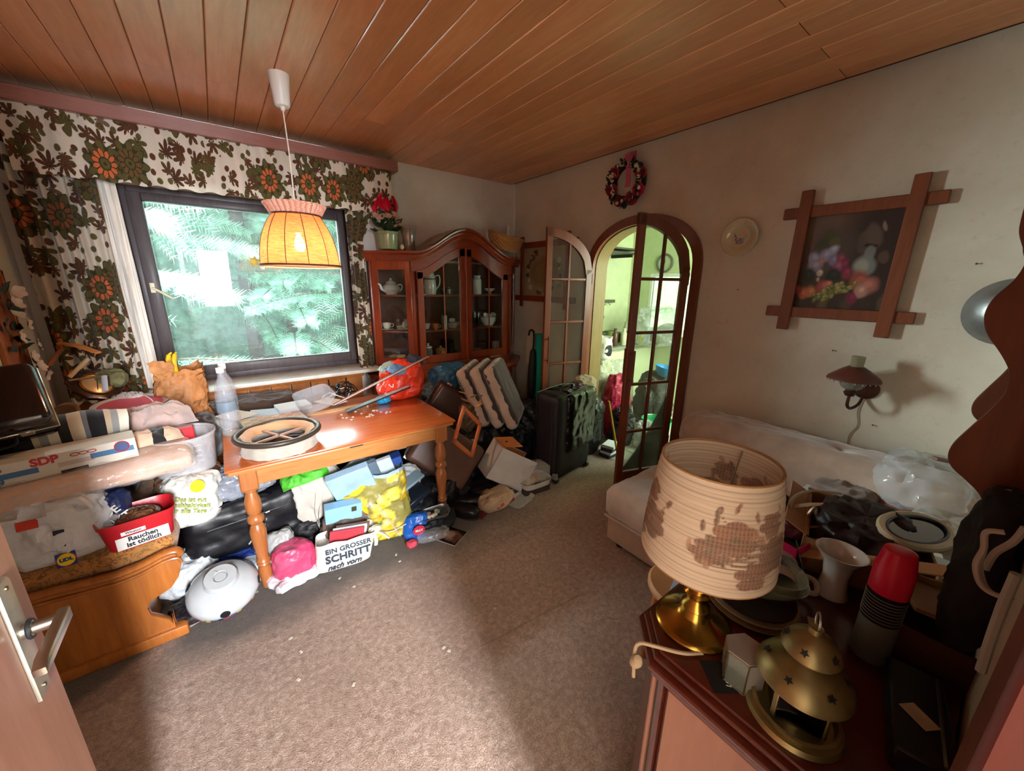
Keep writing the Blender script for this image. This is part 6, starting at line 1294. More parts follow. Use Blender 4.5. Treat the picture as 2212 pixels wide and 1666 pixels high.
part('top_handle', tube(spl([(-.09, 0, .75), (-.07, 0, .785), (.07, 0, .785), (.09, 0, .75)], 6), .012, 8, flat=.5), plain('1c1c20', .2), tc); part('zip', tube([(-.252, -.06, .12), (-.252, -.06, .68)], .004, 6), plain('3a3438', .4), tc)
part('corner_guard', box(.03, .05, .06, -.235, -.1, .04, .01, 2), plain('8a8a8c', .4), tc)
solo('yellow_stick', tube([(2.78, 2.00, .03), (2.68, 2.08, .58)], .010, 8), plain('b08a28', .5, .2), 'long yellow wooden stick leaning behind the black trolley case', 'stick'); solo('beige_pillow', blob(.24, .16, .20, 244, .02, 8, flat=.5), fabric('beige_pillow', '9a8a6c', .9), 'beige pillow on the black bag behind the trolley case', 'pillow', (2.62, 2.34, .56)); solo('black_bag', blob(.34, .28, .56, 245, .03, 7, flat=.3), bagm('0e0c10', .35), 'black bag between the trolley case and the doorway', 'bag', (2.66, 2.33, 0))
wp = thing('white_papers', 'blue and white printed papers stacked in the doorway', 'papers', (2.80, 2.12, 0)); 
for i in range(4): part('bundle', box(.16, .12, .03, 0, 0, .03*i, .003), plain(['1c2440', 'c8d0d8', '20283c', 'd0d4d8'][i], .5), wp, (.005*i, 0, 0), (0, 0, .1*i))
# open carton, cake box, printed bag
ob_ = thing('open_carton', 'open white carton with orange brown inside lying on its side', 'box', (1.545, 2.19, .115), (0, math.radians(32), math.radians(-14)))
M_CW = plain('c0bcb8', .6, .08); M_CO = plain('c8804c', .7, .1)
cbm = MB(); w, d, h, t = .34, .20, .26, .006
for q_ in ((-w/2, w/2, -d/2, -d/2+t, 0, h), (-w/2, w/2, d/2-t, d/2, 0, h), (-w/2, -w/2+t, -d/2, d/2, 0, h), (w/2-t, w/2, -d/2, d/2, 0, h*.55), (-w/2, w/2, -d/2, d/2, 0, t)): cbm.join(bx(*q_))
part('carton', cbm, M_CW, ob_); part('inside', bx(-w/2+t, w/2-t, -d/2+t, d/2-t, t, t+.004), M_CO, ob_); part('inside', bx(-w/2+t, -w/2+t+.002, -d/2+t, d/2-t, .01, h-.004), M_CO, ob_); part('inside', bx(-w/2+t, w/2-t, d/2-t-.002, d/2-t, .01, h-.004), M_CO, ob_)
part('flap', box(.16, .20, .004, .08, 0, 0), M_CO, ob_, (-w/2, 0, h), (0, math.radians(-25), 0)); part('hand_hole', MB().join(lathe([(.012, 0), (.012, .001), (.0005, .001)], 14)), M_INK, ob_, (-w/2+.06, 0, h+.034), (0, math.radians(-25), 0)); part('inner_tray', MB().join(tube([(.0, .08*math.cos(a), .08*math.sin(a)) for a in [PI*i/10 for i in range(11)]], .006, 6)), M_CO, ob_, (w/2, 0, .10))
solo('carton_support', blob(.36, .24, .10, 251, .02, 8, flat=.3), bagm('221c1e'), 'dark flat bag under the open white carton', 'bag', (1.50, 2.24, 0))
kb = thing('cake_box', 'white cake tray with clear lid holding food wrappings', 'food box', (1.79, 2.06, .055), math.radians(-4)); part('tray', rtub(.25, .17, .05, 1.03), plain('c8c4c0', .5), kb); part('lid', MB().join(slab(.235, .155, .12, 252, 14, .01, cr=.004, rnd=.03)), film('cake_lid', (.85, .82, .8), .25, .08), kb, (0, 0, .045))
for i, (c, lb_) in enumerate((('b8a890', 'crumpled pale wrapper inside the cake box'), ('c88a58', 'orange brown wrapper inside the cake box'), ('a8a4a0', 'grey wrapper with a red spot inside the cake box'))): solo('food_wrapper', blob(.10, .08, .05, 253+i, .015, 18, flat=.5), bagm(c), lb_, 'wrapper', (1.73+.055*i, 2.05+.02*(i % 2), .068), i)
solo('cake_box_support', box(.24, .16, .054, 0, 0, 0, .006), plain('3a2c2a', .7, .2), 'dark flat box under the cake box', 'box', (1.79, 2.07, 0), -.1); solo('brown_pouch', blob(.18, .12, .10, 258, .02, 10, flat=.5), bagm('5a3a2c'), 'brown leather pouch behind the cake box', 'pouch', (1.70, 2.26, .10))
cbg = thing('chicken_bag', 'crumpled beige takeaway bag with red lettering on the carpet', 'bag', (1.42, 2.05, 0), math.radians(6)); part('bag', blob(.26, .15, .11, 259, .02, 10, flat=.3, ex=4), bagm('c0a488', .5), cbg); text("Hähn'\nchen", .035, plain('a8323a', .5, 0), cbg, (-.03, -.079, .065), (math.radians(70), -.2, .0), bold=.001); part('red_panel', box(.06, .001, .05), plain('a8323a', .5, .2), cbg, (.09, -.078, .03), (-.2, 0, .15))
solo('clear_tray', rtub(.20, .12, .03, 1.1), M_MILKY, 'empty pale plastic tray beside the takeaway bag', 'tray', (1.60, 1.985, 0), .25)
for i, (p, lb_) in enumerate((((1.16, 2.08, 0), 'black shoe on the floor right of the table leg'), ((1.24, 2.16, 0), 'black shoe behind the other one by the table leg'))):
    o = thing('shoe', lb_, 'shoe', p, .6+i*.5, 'shoes by the table'); part('upper', MB().join(blob(.10, .24, .085, 261+i, .006, 8, flat=.5, ex=2.4)), plain('141014', .4), o); part('sole', MB().join(prism([(.05*math.cos(a)*(1 if math.sin(a) < 0 else .85), .122*math.sin(a)) for a in [2*PI*k/20 for k in range(20)]], .014, .003)), plain('2a2420', .7), o)
solo('cassette_tape', box(.10, .06, .012, 0, 0, 0, .002), plain('6a1c20', .4), 'dark red cassette on the floor by the takeaway bag', 'cassette', (1.27, 2.01, 0), .5); solo('jar_cap', lathe([(.001, 0), (.05, 0), (.055, .006), (.05, .014), (.001, .016)], 24), plain('6a6a6a', .4), 'round grey jar lid on the floor beside the shoes', 'lid', (1.31, 2.09, 0))
for i, (x, y, w, d, h, c, lb_) in enumerate(((1.92, 2.86, .5, .3, .5, '141218', 'black sack on the floor behind the leaning cushions'), (1.08, 2.80, .26, .30, .52, '1a181e', 'black sack behind the right end of the table'), (2.30, 2.70, .34, .34, .46, '1c181c', 'black sack against the right wall under the town print'))): solo('floor_sack', blob(w, d, h, 271+i, .04, 7, flat=.3), bagm(c), lb_, 'bag', (x, y, 0))
# umbrella and turquoise roll in the corner
um = thing('black_umbrella', 'black folded umbrella with curved handle leaning in the corner', 'umbrella', (2.62, 3.12, 0), (0, math.radians(2), 0)); part('canopy', lathe([(.006, .04), (.03, .12), (.045, .7), (.035, .88), (.012, .92)], 14), plain('0e0e10', .6), um); part('handle', tube(spl([(0, 0, .90), (0, 0, 1.06), (-.02, 0, 1.11), (-.06, 0, 1.11), (-.075, 0, 1.06)], 6), .011, 8), M_BLACK, um); part('tip', tube([(0, 0, 0), (0, 0, .05)], .005, 6), M_STEEL, um)
solo('turquoise_roll', shell([(.001, 0), (.052, 0), (.055, .02), (.058, 1.06), (.060, 1.07)], .006, 24), plain('1c9a88', .4, .1), 'turquoise plastic tube standing in the corner by the china cabinet', 'tube', (2.735, 3.10, 0))
# ------------------------------------------------------------------ china in the cabinet
def shx(px, py, Y): return gy(px, py, Y).x
def cup(r=.038, h=.055): m = shell([(.001, 0), (r*.55, 0), (r*.6, .004), (r*.95, h*.5), (r, h)], .0025, 24); m.join(tube(spl([(r*.93, 0, h*.8), (r*1.5, 0, h*.75), (r*1.45, 0, h*.35), (r*.8, 0, h*.25)], 4), .004, 6)); return m
def saucer(r=.065): return lathe([(.001, .003), (r*.5, .003), (r, .014), (r, .017), (r*.5, .007), (.001, .007)], 28)
def teapot(nm, lb_, loc, rz, r=.075, h=.10, tall=False):
    o = thing(nm, lb_, 'pot', loc, rz); pr_ = [(.001, 0), (r*.55, 0), (r*.6, .006), (r, h*.45), (r*.9, h*.75), (r*.5, h)] if not tall else [(.001, 0), (r*.8, 0), (r*.85, .006), (r*.95, h*.3), (r*.8, h*.8), (r*.62, h)]
    part('body', lathe(pr_, 28), M_PORC, o); part('lid', lathe([(r*.6, h), (r*.5, h+.015), (r*.15, h+.028), (r*.1, h+.034), (r*.18, h+.045), (.0005, h+.055)], 20), M_PORC, o)
    part('spout', tube(spl([(-r*.8, 0, h*.35), (-r*1.3, 0, h*.5), (-r*1.5, 0, h*.85), (-r*1.75, 0, h*.98)], 5), [.016-.0006*i for i in range(16)], 8), M_PORC, o); part('handle', tube(spl([(r*.7, 0, h*.85), (r*1.5, 0, h*.9), (r*1.55, 0, h*.5), (r*.85, 0, h*.2)], 5), .006, 6), M_PORC, o)
    if tall: part('painted_band', MB().join(grid(28, 1, lambda u, v: ((r*.87)*math.cos(2*PI*u), (r*.87)*math.sin(2*PI*u), h*.70+.012*v), True)), plain('6a6a58', .3, .4), o)
    return o
S1, S2, S3 = .836, 1.147, 1.482; YS = 3.53
teapot('teapot', 'round white porcelain teapot on the top shelf behind the slanted pane', (1.30, 3.60, S3), .4, .085, .10); teapot('coffee_pot', 'tall white coffee pot with a painted band on the top shelf', (1.66, YS, S3), 0, .068, .20, True)
def chin(nm, m, c, lb_, ca, x, z, y=YS, rz=0, rough=.15, **k): return solo(nm, m, plain(c, rough, .08, **k) if isinstance(c, str) else c, lb_, ca, (x, y, z), rz, 'china cabinet contents')
chin('porcelain_lid', lathe([(.001, .012), (.02, .012), (.05, .004), (.05, 0), (.001, 0)][::-1], 24), M_PORC, 'white porcelain lid lying left of the coffee pot', 'lid', 1.54, S3, 3.47); chin('dark_mug', cup(.034, .06), '2a1c18', 'dark brown mug on the top shelf', 'mug', 1.80, S3); chin('sugar_bowl', bottle(.075, .04, .3, .3), '8a8478', 'grey stoneware sugar bowl on the top shelf', 'bowl', 1.87, S3)
chin('tall_glass', shell([(.001, 0), (.022, 0), (.03, .17)], .002, 20), M_GLASS, 'tall glass on the top shelf of the right cabinet door', 'glass', 2.10, S3); chin('narrow_glass', shell([(.001, 0), (.018, 0), (.024, .14)], .002, 20), M_GLASS, 'narrow glass beside the tall glass on the top shelf', 'glass', 2.035, S3, 3.50); chin('white_vase', bottle(.19, .045, .22, .72), M_PORC, 'white cylindrical porcelain jug on the top shelf', 'jug', 2.20, S3); chin('footed_dish', shell([(.001, 0), (.03, 0), (.012, .02), (.05, .045), (.056, .06)], .003, 24), M_PORC, 'small footed white dish on the top shelf', 'dish', 2.36, S3)
chin('teacup', cup(.042, .055), M_PORC, 'white teacup stacked behind the slanted pane on the middle shelf', 'cup', 1.24, S2+.018, 3.62); chin('saucer', saucer(), M_PORC, 'white saucer under the cup behind the slanted pane', 'saucer', 1.24, S2, 3.62); o = chin('tilted_teacup', cup(.045, .06), M_PORC, 'white teacup lying on a pile of saucers on the middle shelf', 'cup', 1.37, S2+.052, 3.52); o.rotation_euler = (PI/2-.2, 0, .3); 
for i in range(3): chin('small_saucer', saucer(.06), M_PORC, ['lowest', 'middle', 'topmost'][i]+' white saucer of the pile behind the slanted pane', 'saucer', 1.36, S2+.001+.014*i, 3.52)
chin('figurine', bottle(.13, .032, .5, .5), 'c8a888', 'cream pitcher figurine on the middle shelf', 'figurine', 1.53, S2, 3.47); chin('cream_bowl', shell([(.001, 0), (.03, 0), (.05, .05)], .003, 24), M_PORC, 'white bowl behind the cream figurine', 'bowl', 1.62, S2, 3.58); chin('amber_mug', cup(.038, .06), 'a8682c', 'amber coloured mug on the middle shelf', 'mug', 1.66, S2, 3.45); chin('silver_can', lathe([(.001, 0), (.032, 0), (.032, .135), (.001, .137)], 24), M_STEEL, 'silver can on the middle shelf', 'can', 1.765, S2, 3.45); chin('fruit_basket', shell([(.001, 0), (.05, 0), (.085, .06)], .004, 20), 'b8b0a0', 'openwork white porcelain basket on the middle shelf', 'basket', 1.88, S2, 3.52); chin('white_shell', blob(.06, .05, .045, 5, .01, 20, flat=.6, nu=20, nv=12), 'd8d4cc', 'white porcelain rose in the openwork basket', 'figurine', 1.88, S2+.05, 3.52)
for i, x in enumerate((2.10, 2.16, 2.22)): chin('wine_glass', shell([(.001, 0), (.025, .002), (.004, .01), (.004, .06), (.028, .09), (.025, .15)], .0015, 20), M_GLASS, ['left', 'middle', 'right'][i]+' stemmed glass on the middle shelf of the right cabinet door', 'glass', x, S2, 3.50+.02*i)
chin('tureen', shell([(.001, 0), (.05, 0), (.085, .05), (.09, .09)], .004, 30), M_PORC, 'white tureen on the middle shelf behind the right cabinet door', 'tureen', 2.34, S2); 
for i in range(3): o = chin('espresso_cup', cup(.032, .045), M_PORC, ['left', 'middle', 'right'][i]+' white cup stacked in the tureen', 'cup', 2.29+.05*i, S2+.085, YS); o.rotation_euler = (.8, 0, i)
chin('cream_mug', cup(.042, .075), 'd8d0bc', 'cream mug on the bottom shelf behind the slanted pane', 'mug', 1.33, S1, 3.53); chin('beige_tin', lathe([(.001, 0), (.03, 0), (.03, .06), (.001, .06)], 20), 'c8a070', 'small beige tin on the bottom shelf', 'tin', 1.42, S1, 3.47); chin('plate_stack', lathe([(.001, 0), (.06, 0), (.10, .05), (.10, .055), (.001, .04)], 30), 'c8c4bc', 'stacked plates behind the cream mug', 'plates', 1.27, S1, 3.63)
o = thing('lidded_jar', 'glass jar with white lid on the bottom shelf', 'jar', (1.58, 3.46, S1), 0, 'china cabinet contents'); part('jar', bottle(.14, .042, .2, .8), plain('b8b0a8', .1, .05, trans=.4), o); part('lid', lathe([(.04, .138), (.036, .152), (.01, .158), (.008, .17), (.014, .18), (.0005, .186)], 20), M_PORC, o)
o = thing('canister', 'orange glazed canister with knob lid on the bottom shelf', 'canister', (1.71, 3.45, S1), 0, 'china cabinet contents'); part('body', bottle(.115, .05, .12, .9), plain('c08a58', .2, .1), o); part('lid', lathe([(.046, .115), (.03, .128), (.008, .132), (.012, .145), (.0005, .15)], 20), plain('c08a58', .2, .1), o)
chin('dark_bottle', bottle(.16, .03, .4, .4), '14120c', 'dark glass bottle on the bottom shelf', 'bottle', 1.84, S1, 3.46); chin('black_box', box(.12, .10, .18, 0, 0, 0, .003), '0e0c0a', 'black box behind the dark bottle', 'box', 1.86, S1, 3.60); chin('brown_mug', cup(.045, .08), '8a7464', 'brown stoneware mug on the bottom shelf of the right cabinet door', 'mug', 2.15, S1, 3.47); chin('clay_dish', shell([(.001, 0), (.05, 0), (.07, .03)], .003, 24), '5a3a2c', 'clay dish beside the brown stoneware mug', 'dish', 2.05, S1, 3.50); chin('pink_canister', lathe([(.001, 0), (.045, 0), (.045, .13), (.04, .14), (.001, .14)], 24), 'b89c90', 'pinkish canister at the right end of the bottom shelf', 'canister', 2.40, S1, 3.48)
# things on top of the china cabinet
ZH = 1.874
fpp = thing('flower_pot', 'green glazed flower pot with red anthuriums and pale roses on the china cabinet', 'plant', (1.265, 3.50, ZH))
part('pot', shell([(.001, 0), (.075, 0), (.08, .01), (.088, .12), (.092, .122), (.092, .145)], .005, 32), plain('8a9a70', .25, .08, coat=.4), fpp); part('soil', lathe([(.001, .13), (.086, .128), (.086, .12)], 24), plain('2a1c12', .95, .3, .6, 60), fpp)
q = random.Random(31); lm2 = mesh_of('leaf', thick(leafmesh(.11, .07), .001), plain('2c4028', .5, .3)); rm = mesh_of('red_spathe', thick(grid(6, 8, lambda u, v: ((u-.5)*.075*math.sin(PI*min(1, .12+.8*v)), v*.13, .02*math.sin(v*3)+.06*(u-.5)**2*4*.4)), .001), plain('c01030', .35, .15)); wm = mesh_of('pale_rose', thick(rose(.04, 77), .001), plain('d8b098', .7, .1))
for i in range(34): a = q.random()*6.28; part('leaf', lm2, None, fpp, (.03*math.cos(a), .03*math.sin(a), .14+q.random()*.10), (q.uniform(-.2, .9), q.uniform(-.3, .3), a-PI/2))
for i in range(9): a = 2*PI*i/9; r = .05+.05*q.random(); part('red_flower', rm, None, fpp, (r*math.cos(a), r*math.sin(a)*.7, .27+.05*q.random()), (q.uniform(1.3, 1.65), q.uniform(-.2, .2), a+PI/2+q.uniform(-.8, .8)))
for i in range(9): a = 2*PI*i/9+.3; r = .06+.035*q.random(); part('pale_rose', wm, None, fpp, (r*math.cos(a), r*math.sin(a)*.8-.02, .22+.07*q.random()), (q.uniform(.4, 1.1), 0, a+PI/2))
for i in range(7): a = q.random()*6.28; part('stem', tube([(0, 0, .13), (.05*math.cos(a), .05*math.sin(a), .32)], .003, 5), plain('3a5030', .6), fpp)
for i in range(24): a = q.random()*6.28; part('blossom', fl5, None, fpp, (.08*math.cos(a), .07*math.sin(a)-.02, .19+.06*q.random()), (q.uniform(.5, 1.5), 0, a))
solo('glass_vase', shell([(.001, 0), (.05, 0), (.055, .006), (.056, .10), (.072, .195), (.078, .205)], .003, 32), glassy('smoky_vase_glass', (.86, .82, .78), .03, .90), 'flared clear glass vase beside the flower pot on the china cabinet', 'vase', (1.455, 3.50, ZH)); solo('white_egg', lathe([(.0005, 0), (.014, .004), (.02, .02), (.016, .038), (.0005, .05)], 20), plain('d8d4bc', .5), 'white egg between the flower pot and the glass vase', 'egg', (1.365, 3.44, ZH))
np_ = solo('newspaper', thick(grid(26, 8, lambda u, v: (1.62+u*.62, 3.32+.16*v, hz(1.62+u*.62)+.016+.012*nz((u*8, v*3, 0), 3)+.004)), .004), plain('a8a48c', .7, .25), 'folded newspaper draped over the arched top of the china cabinet', 'newspaper')
wb_ = thing('wicker_basket', 'wicker basket on the right slope of the china cabinet top', 'basket', (2.49, 3.47, 1.945), (math.radians(14), math.radians(8), 0)); 
def wick(u, v): a = 2*PI*u; r = .155+.02*v+.006*math.sin(a*22+(v*9 % 2)*PI); return (r*1.15*math.cos(a), r*.85*math.sin(a), .14*v)
part('weave', thick(grid(132, 14, wick, True), .004), stripes('wicker', [('c08a50', 2), ('8a5a2c', 1)], 12, 'UV', 1, wob=.1), wb_); part('rim', tube([(.2*math.cos(2*PI*i/36), .15*math.sin(2*PI*i/36), .14) for i in range(36)], .011, 7, True), plain('a87440', .7, .2), wb_); part('bottom', MB().join(lathe([(.001, 0), (.15, 0), (.15, .006), (.001, .006)], 30), T(s=(1.1, .8, 1))), plain('8a5c30', .8), wb_)
solo('white_candle', lathe([(.001, 0), (.022, 0), (.02, .03), (.012, .06), (.016, .08), (.010, .11), (.0005, .125)], 16), plain('d8ccb8', .5, .1), 'white wax figure standing in the wicker basket', 'candle', (2.52, 3.42, 2.06)); solo('white_feather', tube(spl([(2.30, 3.45, 2.0), (2.27, 3.44, 2.06), (2.255, 3.43, 2.13)], 5), [.012]*4+[.009]*4+[.004]*3, 6, flat=.3), M_WHITE, 'white quill standing at the edge of the newspaper', 'feather')
# ------------------------------------------------------------------ things on the sideboard
ZS = .8005
tl_ = thing('table_lamp', 'brass table lamp with cream shade printed with brown flowers', 'lamp', (.805, .321, ZS))
part('base', lathe([(.001, 0), (.078, 0), (.084, .004), (.085, .012), (.080, .018), (.074, .020), (.060, .030), (.040, .040), (.034, .048), (.030, .058), (.033, .062), (.030, .068), (.022, .076), (.020, .084), (.028, .092), (.030, .100), (.024, .106), (.030, .114), (.040, .128), (.038, .142), (.024, .15), (.014, .155), (.012, .21), (.001, .212)], 40), M_BRASS, tl_)
def lsh(u, v):
    a = 2*PI*u; r = .148-.012*(1-v)**3-.034*v+.0012*math.sin(v*90); 
    return (r*math.cos(a), r*math.sin(a), .212+.228*v)
NU, NV = 330, 130; g_ = grid(NU, NV, lsh, True); q = random.Random(17); shp = []
def flower(cx, cy, s, n, c, rot=0):
    for i in range(n): a = rot+2*PI*i/n; shp.append((cx+s*.62*math.cos(a)*.32, cy+s*.62*math.sin(a), s*.42*.32*1.0, s*.30, 0, c, .12)) if False else shp.append((cx+s*.6*math.cos(a)*.30, cy+s*.6*math.sin(a), s*.15, s*.36, 0 if abs(math.cos(a)) < .6 else 0, c, .12))
    shp.append((cx, cy, s*.07, s*.22, 0, '5a3a26', .2))
U0 = .625     # the side of the shade that faces the door
for rep in (0, .333, .667):
    b = U0-.05+rep
    for cx, cy, s, n, c in ((.045, .55, .17, 6, '8a5038'), (.135, .66, .12, 5, '7c4a34'), (.16, .38, .18, 6, '6e4230'), (.095, .20, .14, 5, '84503a'), (-.01, .38, .13, 5, '7a4834')): flower((b+cx) % 1.0, cy, s, n, c, q.random())
    for i in range(13): shp.append(((b+q.uniform(-.07, .21)) % 1, q.uniform(.12, .82), .006, .05, q.uniform(-.12, .12), q.choice(['8a5a40', 'a8745a', '6a4a34']), .3))
    for i in range(5): shp.append(((b+.08) % 1, .40+.03*i, .075, .006, q.uniform(-.5, .5), '7a5440', .5))
for rep in (0, .333, .667):      # curved stems and small buds
    for k in range(9):
        u0, v0, du, dv = U0+rep+q.uniform(-.02, .10), q.uniform(.25, .5), q.choice((-1, 1))*q.uniform(.05, .10), q.uniform(-.1, .32)
        for t in range(14): shp.append(((u0+du*t/14) % 1, v0+dv*(t/14)**1.6, .0035, .009, 0, '7a5440', .4))
        shp.append(((u0+du*1.04) % 1, v0+dv*1.08, .008, .045, .1*q.choice((-1, 1)), q.choice(['7a4834', 'a8745a', '6a4a3c']), .2)); shp.append(((u0+du*.6) % 1, v0+dv*.5+.03, .006, .03, .2*q.choice((-1, 1)), '6e4230', .2))
uu = np.array([(i % NU)/NU for i in range(len(g_.v))]); vv = np.array([(i//NU)/NV for i in range(len(g_.v))])
cc = pcol(uu, vv, 'e4cfb6', shp); base_ = np.array(hx('e4cfb6')); dk_ = (np.abs(cc-base_).sum(1) > .12)
hat = ((np.abs((uu*110) % 1-.5) < .22) | (np.abs((vv*40) % 1-.5) < .16)) & dk_; cc = np.where(hat[:, None], cc*.68+base_*.32, cc)
ln = (np.abs((vv*27) % 1-.5) < .07)[:, None]; cc = np.where(ln, cc*.62, cc); l2 = ((np.abs((uu*110) % 1-.5) < .16) & (np.sin(uu*25+vv*3) > .1))[:, None]; cc = np.where(l2, cc*.86, cc)
g_.vc = [tuple(c) for c in cc]
def lsmat():
    m = vcmat('printed_shade', .8, .03); S.nt = m.node_tree; p = S.nt.nodes['Principled BSDF']; tl = nd('ShaderNodeBsdfTranslucent'); tl.inputs[0].default_value = (.75, .6, .45, 1); mx = nd('ShaderNodeMixShader'); mx.inputs[0].default_value = .25; lk(p.outputs[0], mx.inputs[1]); lk(tl.outputs[0], mx.inputs[2]); lk(mx.outputs[0], S.nt.nodes['Material Output'].inputs[0]); return m
M_LS = lsmat(); sd = part('shade', thick(g_, -.0015), M_LS, tl_)
for v, r in ((0, .136), (1, .114)): part('rim', tube([(r*math.cos(2*PI*i/48), r*math.sin(2*PI*i/48), .212+.228*v) for i in range(48)], .003, 6, True), plain('a07850', .7), sd)
for i in range(3): part('spoke', tube([(0, 0, .20), (.112*math.cos(i*2.09), .112*math.sin(i*2.09), .43)], .0018, 5), M_STEEL, tl_)
part('socket', lathe([(.001, .21), (.016, .21), (.017, .25), (.014, .26), (.001, .26)], 16), M_BRASS, tl_)
part('cord', tube(spl([(-.06, -.055, .008), (-.10, -.03, .012), (-.135, .02, .010), (-.150, .045, .004), (-.158, .05, -.02), (-.158, .045, -.09)], 8), .0042, 6), plain('b8a080', .6), tl_); part('plug', MB().join(lathe([(.001, 0), (.012, .002), (.014, .02), (.009, .034), (.001, .036)], 12)), plain('b8a080', .6), tl_, (-.158, .047, -.05), (.4, -.3, 0))
# brass star lantern
ln_ = thing('brass_lantern', 'round brass lantern with star shaped holes and glass panes', 'lantern', (.765, .10, ZS), .4); ln_.scale = (.92, .92, .92)
part('base', lathe([(.001, 0), (.082, 0), (.086, .006), (.082, .016), (.074, .018), (.076, .026), (.070, .028), (.066, .012), (.001, .010)], 44), M_BRASSD, ln_)
for i in range(4):
    a = PI/4+PI/2*i; part('strut', MB().join(box(.010, .004, .085, 0, 0, 0, .001), T(rz=a+PI/2)), M_BRASSD, ln_, (.060*math.cos(a), .060*math.sin(a), .022))
    a += PI/4; part('pane', MB().join(box(.076, .0018, .082, 0, 0, 0), T(rz=a+PI/2)), M_GLASS, ln_, (.044*math.cos(a), .044*math.sin(a), .024)) 
dm = part('dome', lathe([(.079, .104), (.082, .106), (.081, .114), (.073, .128), (.055, .146), (.034, .158), (.030, .162), (.028, .160), (.052, .142), (.070, .124), (.078, .110)], 48), M_BRASSD, ln_)
star5 = prism([((.0085 if k % 2 == 0 else .0042)*math.cos(PI*k/5+.3), (.0085 if k % 2 == 0 else .0042)*math.sin(PI*k/5+.3)) for k in range(10)], .0012)
stm = mesh_of('star_hole', star5, M_INK)
for i in range(6): a = 2*PI*i/6+.5; part('star_hole', stm, None, dm, (.066*math.cos(a), .066*math.sin(a), .1385), (0, math.radians(42), a))
d2 = part('upper_dome', lathe([(.030, .160), (.030, .168), (.046, .172), (.050, .178), (.048, .186), (.036, .204), (.018, .216), (.012, .220), (.012, .232), (.001, .234)], 40), M_BRASSD, ln_)
for i in range(5): a = 2*PI*i/5+.2; part('star_hole', stm, None, d2, (.042*math.cos(a), .042*math.sin(a), .1965), (0, math.radians(55), a))
part('ring', MB().join(tube([(.016*math.cos(2*PI*i/24), 0, .246+.016*math.sin(2*PI*i/24)) for i in range(24)], .002, 6, True)), M_STEEL, ln_); part('candle_cup', shell([(.001, .012), (.03, .012), (.032, .03)], .002, 24), M_STEEL, ln_); part('tealight', lathe([(.001, .014), (.02, .014), (.02, .03), (.001, .03)], 20), plain('4a3a3c', .5), ln_)
# bevelled glass casket
gc = thing('glass_casket', 'small faceted glass casket with thin metal edges beside the lamp foot', 'box', (.762, .192, ZS), .5)
hexo = [(.040*math.cos(PI/3*i), .040*math.sin(PI/3*i)) for i in range(6)]
part('bottom', prism(hexo, .003), plain('a89884', .2, metal=.5), gc)
for i in range(6):
    a, b = Vector((*hexo[i], 0)), Vector((*hexo[(i+1) % 6], 0)); m = MB(); m.add([a+Vector((0, 0, .004)), b+Vector((0, 0, .004)), b+Vector((0, 0, .075)), a+Vector((0, 0, .075))], [(0, 1, 2, 3)]); part('facet', thick(m, .0015), plain('c8c0b8', .08, .05, metal=.55) if i % 2 else M_GREENGL, gc)
    part('edge', tube([a+Vector((0, 0, .002)), a+Vector((0, 0, .076))], .0016, 5), M_BRASSD, gc); part('edge', tube([a+Vector((0, 0, .076)), b+Vector((0, 0, .076))], .0016, 5), M_BRASSD, gc)
part('lid', MB().join(prism(hexo, .002), T(z=.077)), plain('b8b4b0', .06, .05, metal=.6), gc)
cd_ = solo('black_card', box(.07, .05, .001), M_INK, 'small black card with white script under the glass casket', 'card', (.727, .222, ZS), .9); text('Love', .014, M_WHITE, cd_, (-.01, -.012, .0014), (0, 0, 0), shear=.3)
# spray can
spc = thing('spray_can', 'spray can with pink cap and grey black body on the sideboard', 'spray can', (1.055, .045, ZS)); spc.scale = (.76, .76, .93)
part('body', lathe([(.001, 0), (.040, 0), (.043, .004), (.043, .11), (.001, .11)], 36), plain('7c8a8a', .4, .06, metal=.3), spc); part('black_band', lathe([(.001, .11), (.0435, .11), (.0435, .185), (.001, .185)], 36), plain('15141a', .35), spc)
for i in range(8): part('line', tube([(.0437*math.cos(2*PI*k/36), .0437*math.sin(2*PI*k/36), .118+.008*i) for k in range(36)], .0009, 4, True), plain('8a8a8a', .4), spc)
part('cap', lathe([(.001, .186), (.044, .186), (.044, .25), (.041, .256), (.036, .285), (.034, .292), (.028, .294), (.001, .294)], 36), plain('d81848', .3, .06), spc)
# white vase, mug, glass bowls, plates
solo('white_vase', shell([(.001, 0), (.036, 0), (.038, .005), (.030, .03), (.027, .06), (.033, .10), (.052, .128), (.055, .132)], .003, 36), M_PORC, 'small white porcelain vase with flared rim on the sideboard', 'vase', (1.205, .150, ZS))
mg = thing('beer_mug', 'stoneware mug lying on its side with its opening toward the lamp', 'mug', (1.165, .262, ZS+.043), (math.radians(88), 0, math.radians(-72))); part('body', shell([(.001, 0), (.038, 0), (.041, .006), (.041, .10), (.043, .112), (.042, .118)], .004, 32), plain('a89c90', .3, .1), mg); part('blue_band', MB().join(grid(32, 1, lambda u, v: (.0416*math.cos(2*PI*u), .0416*math.sin(2*PI*u), .03+.05*v), True)), plain('2a2c5a', .3, .2), mg); part('handle', tube(spl([(.04, 0, .095), (.075, 0, .09), (.075, 0, .035), (.04, 0, .025)], 6), .007, 8), plain('a89c90', .3, .1), mg)
for i, (r, z, lb_) in enumerate(((.105, .0, 'lowest brown rimmed plate of the stack under the glass bowls'), (.100, .012, 'second brown rimmed plate of the stack under the glass bowls'), (.095, .024, 'topmost dark plate of the stack under the glass bowls'))): solo('plate', lathe([(.001, .003), (r*.6, .003), (r, .012), (r, .015), (r*.6, .007), (.001, .007)], 40), plain(['8a6c4c', 'a08a70', '2a2220'][i], .2, .15), lb_, 'plate', (.99, .265, ZS+z), 0, 'plates on the sideboard')
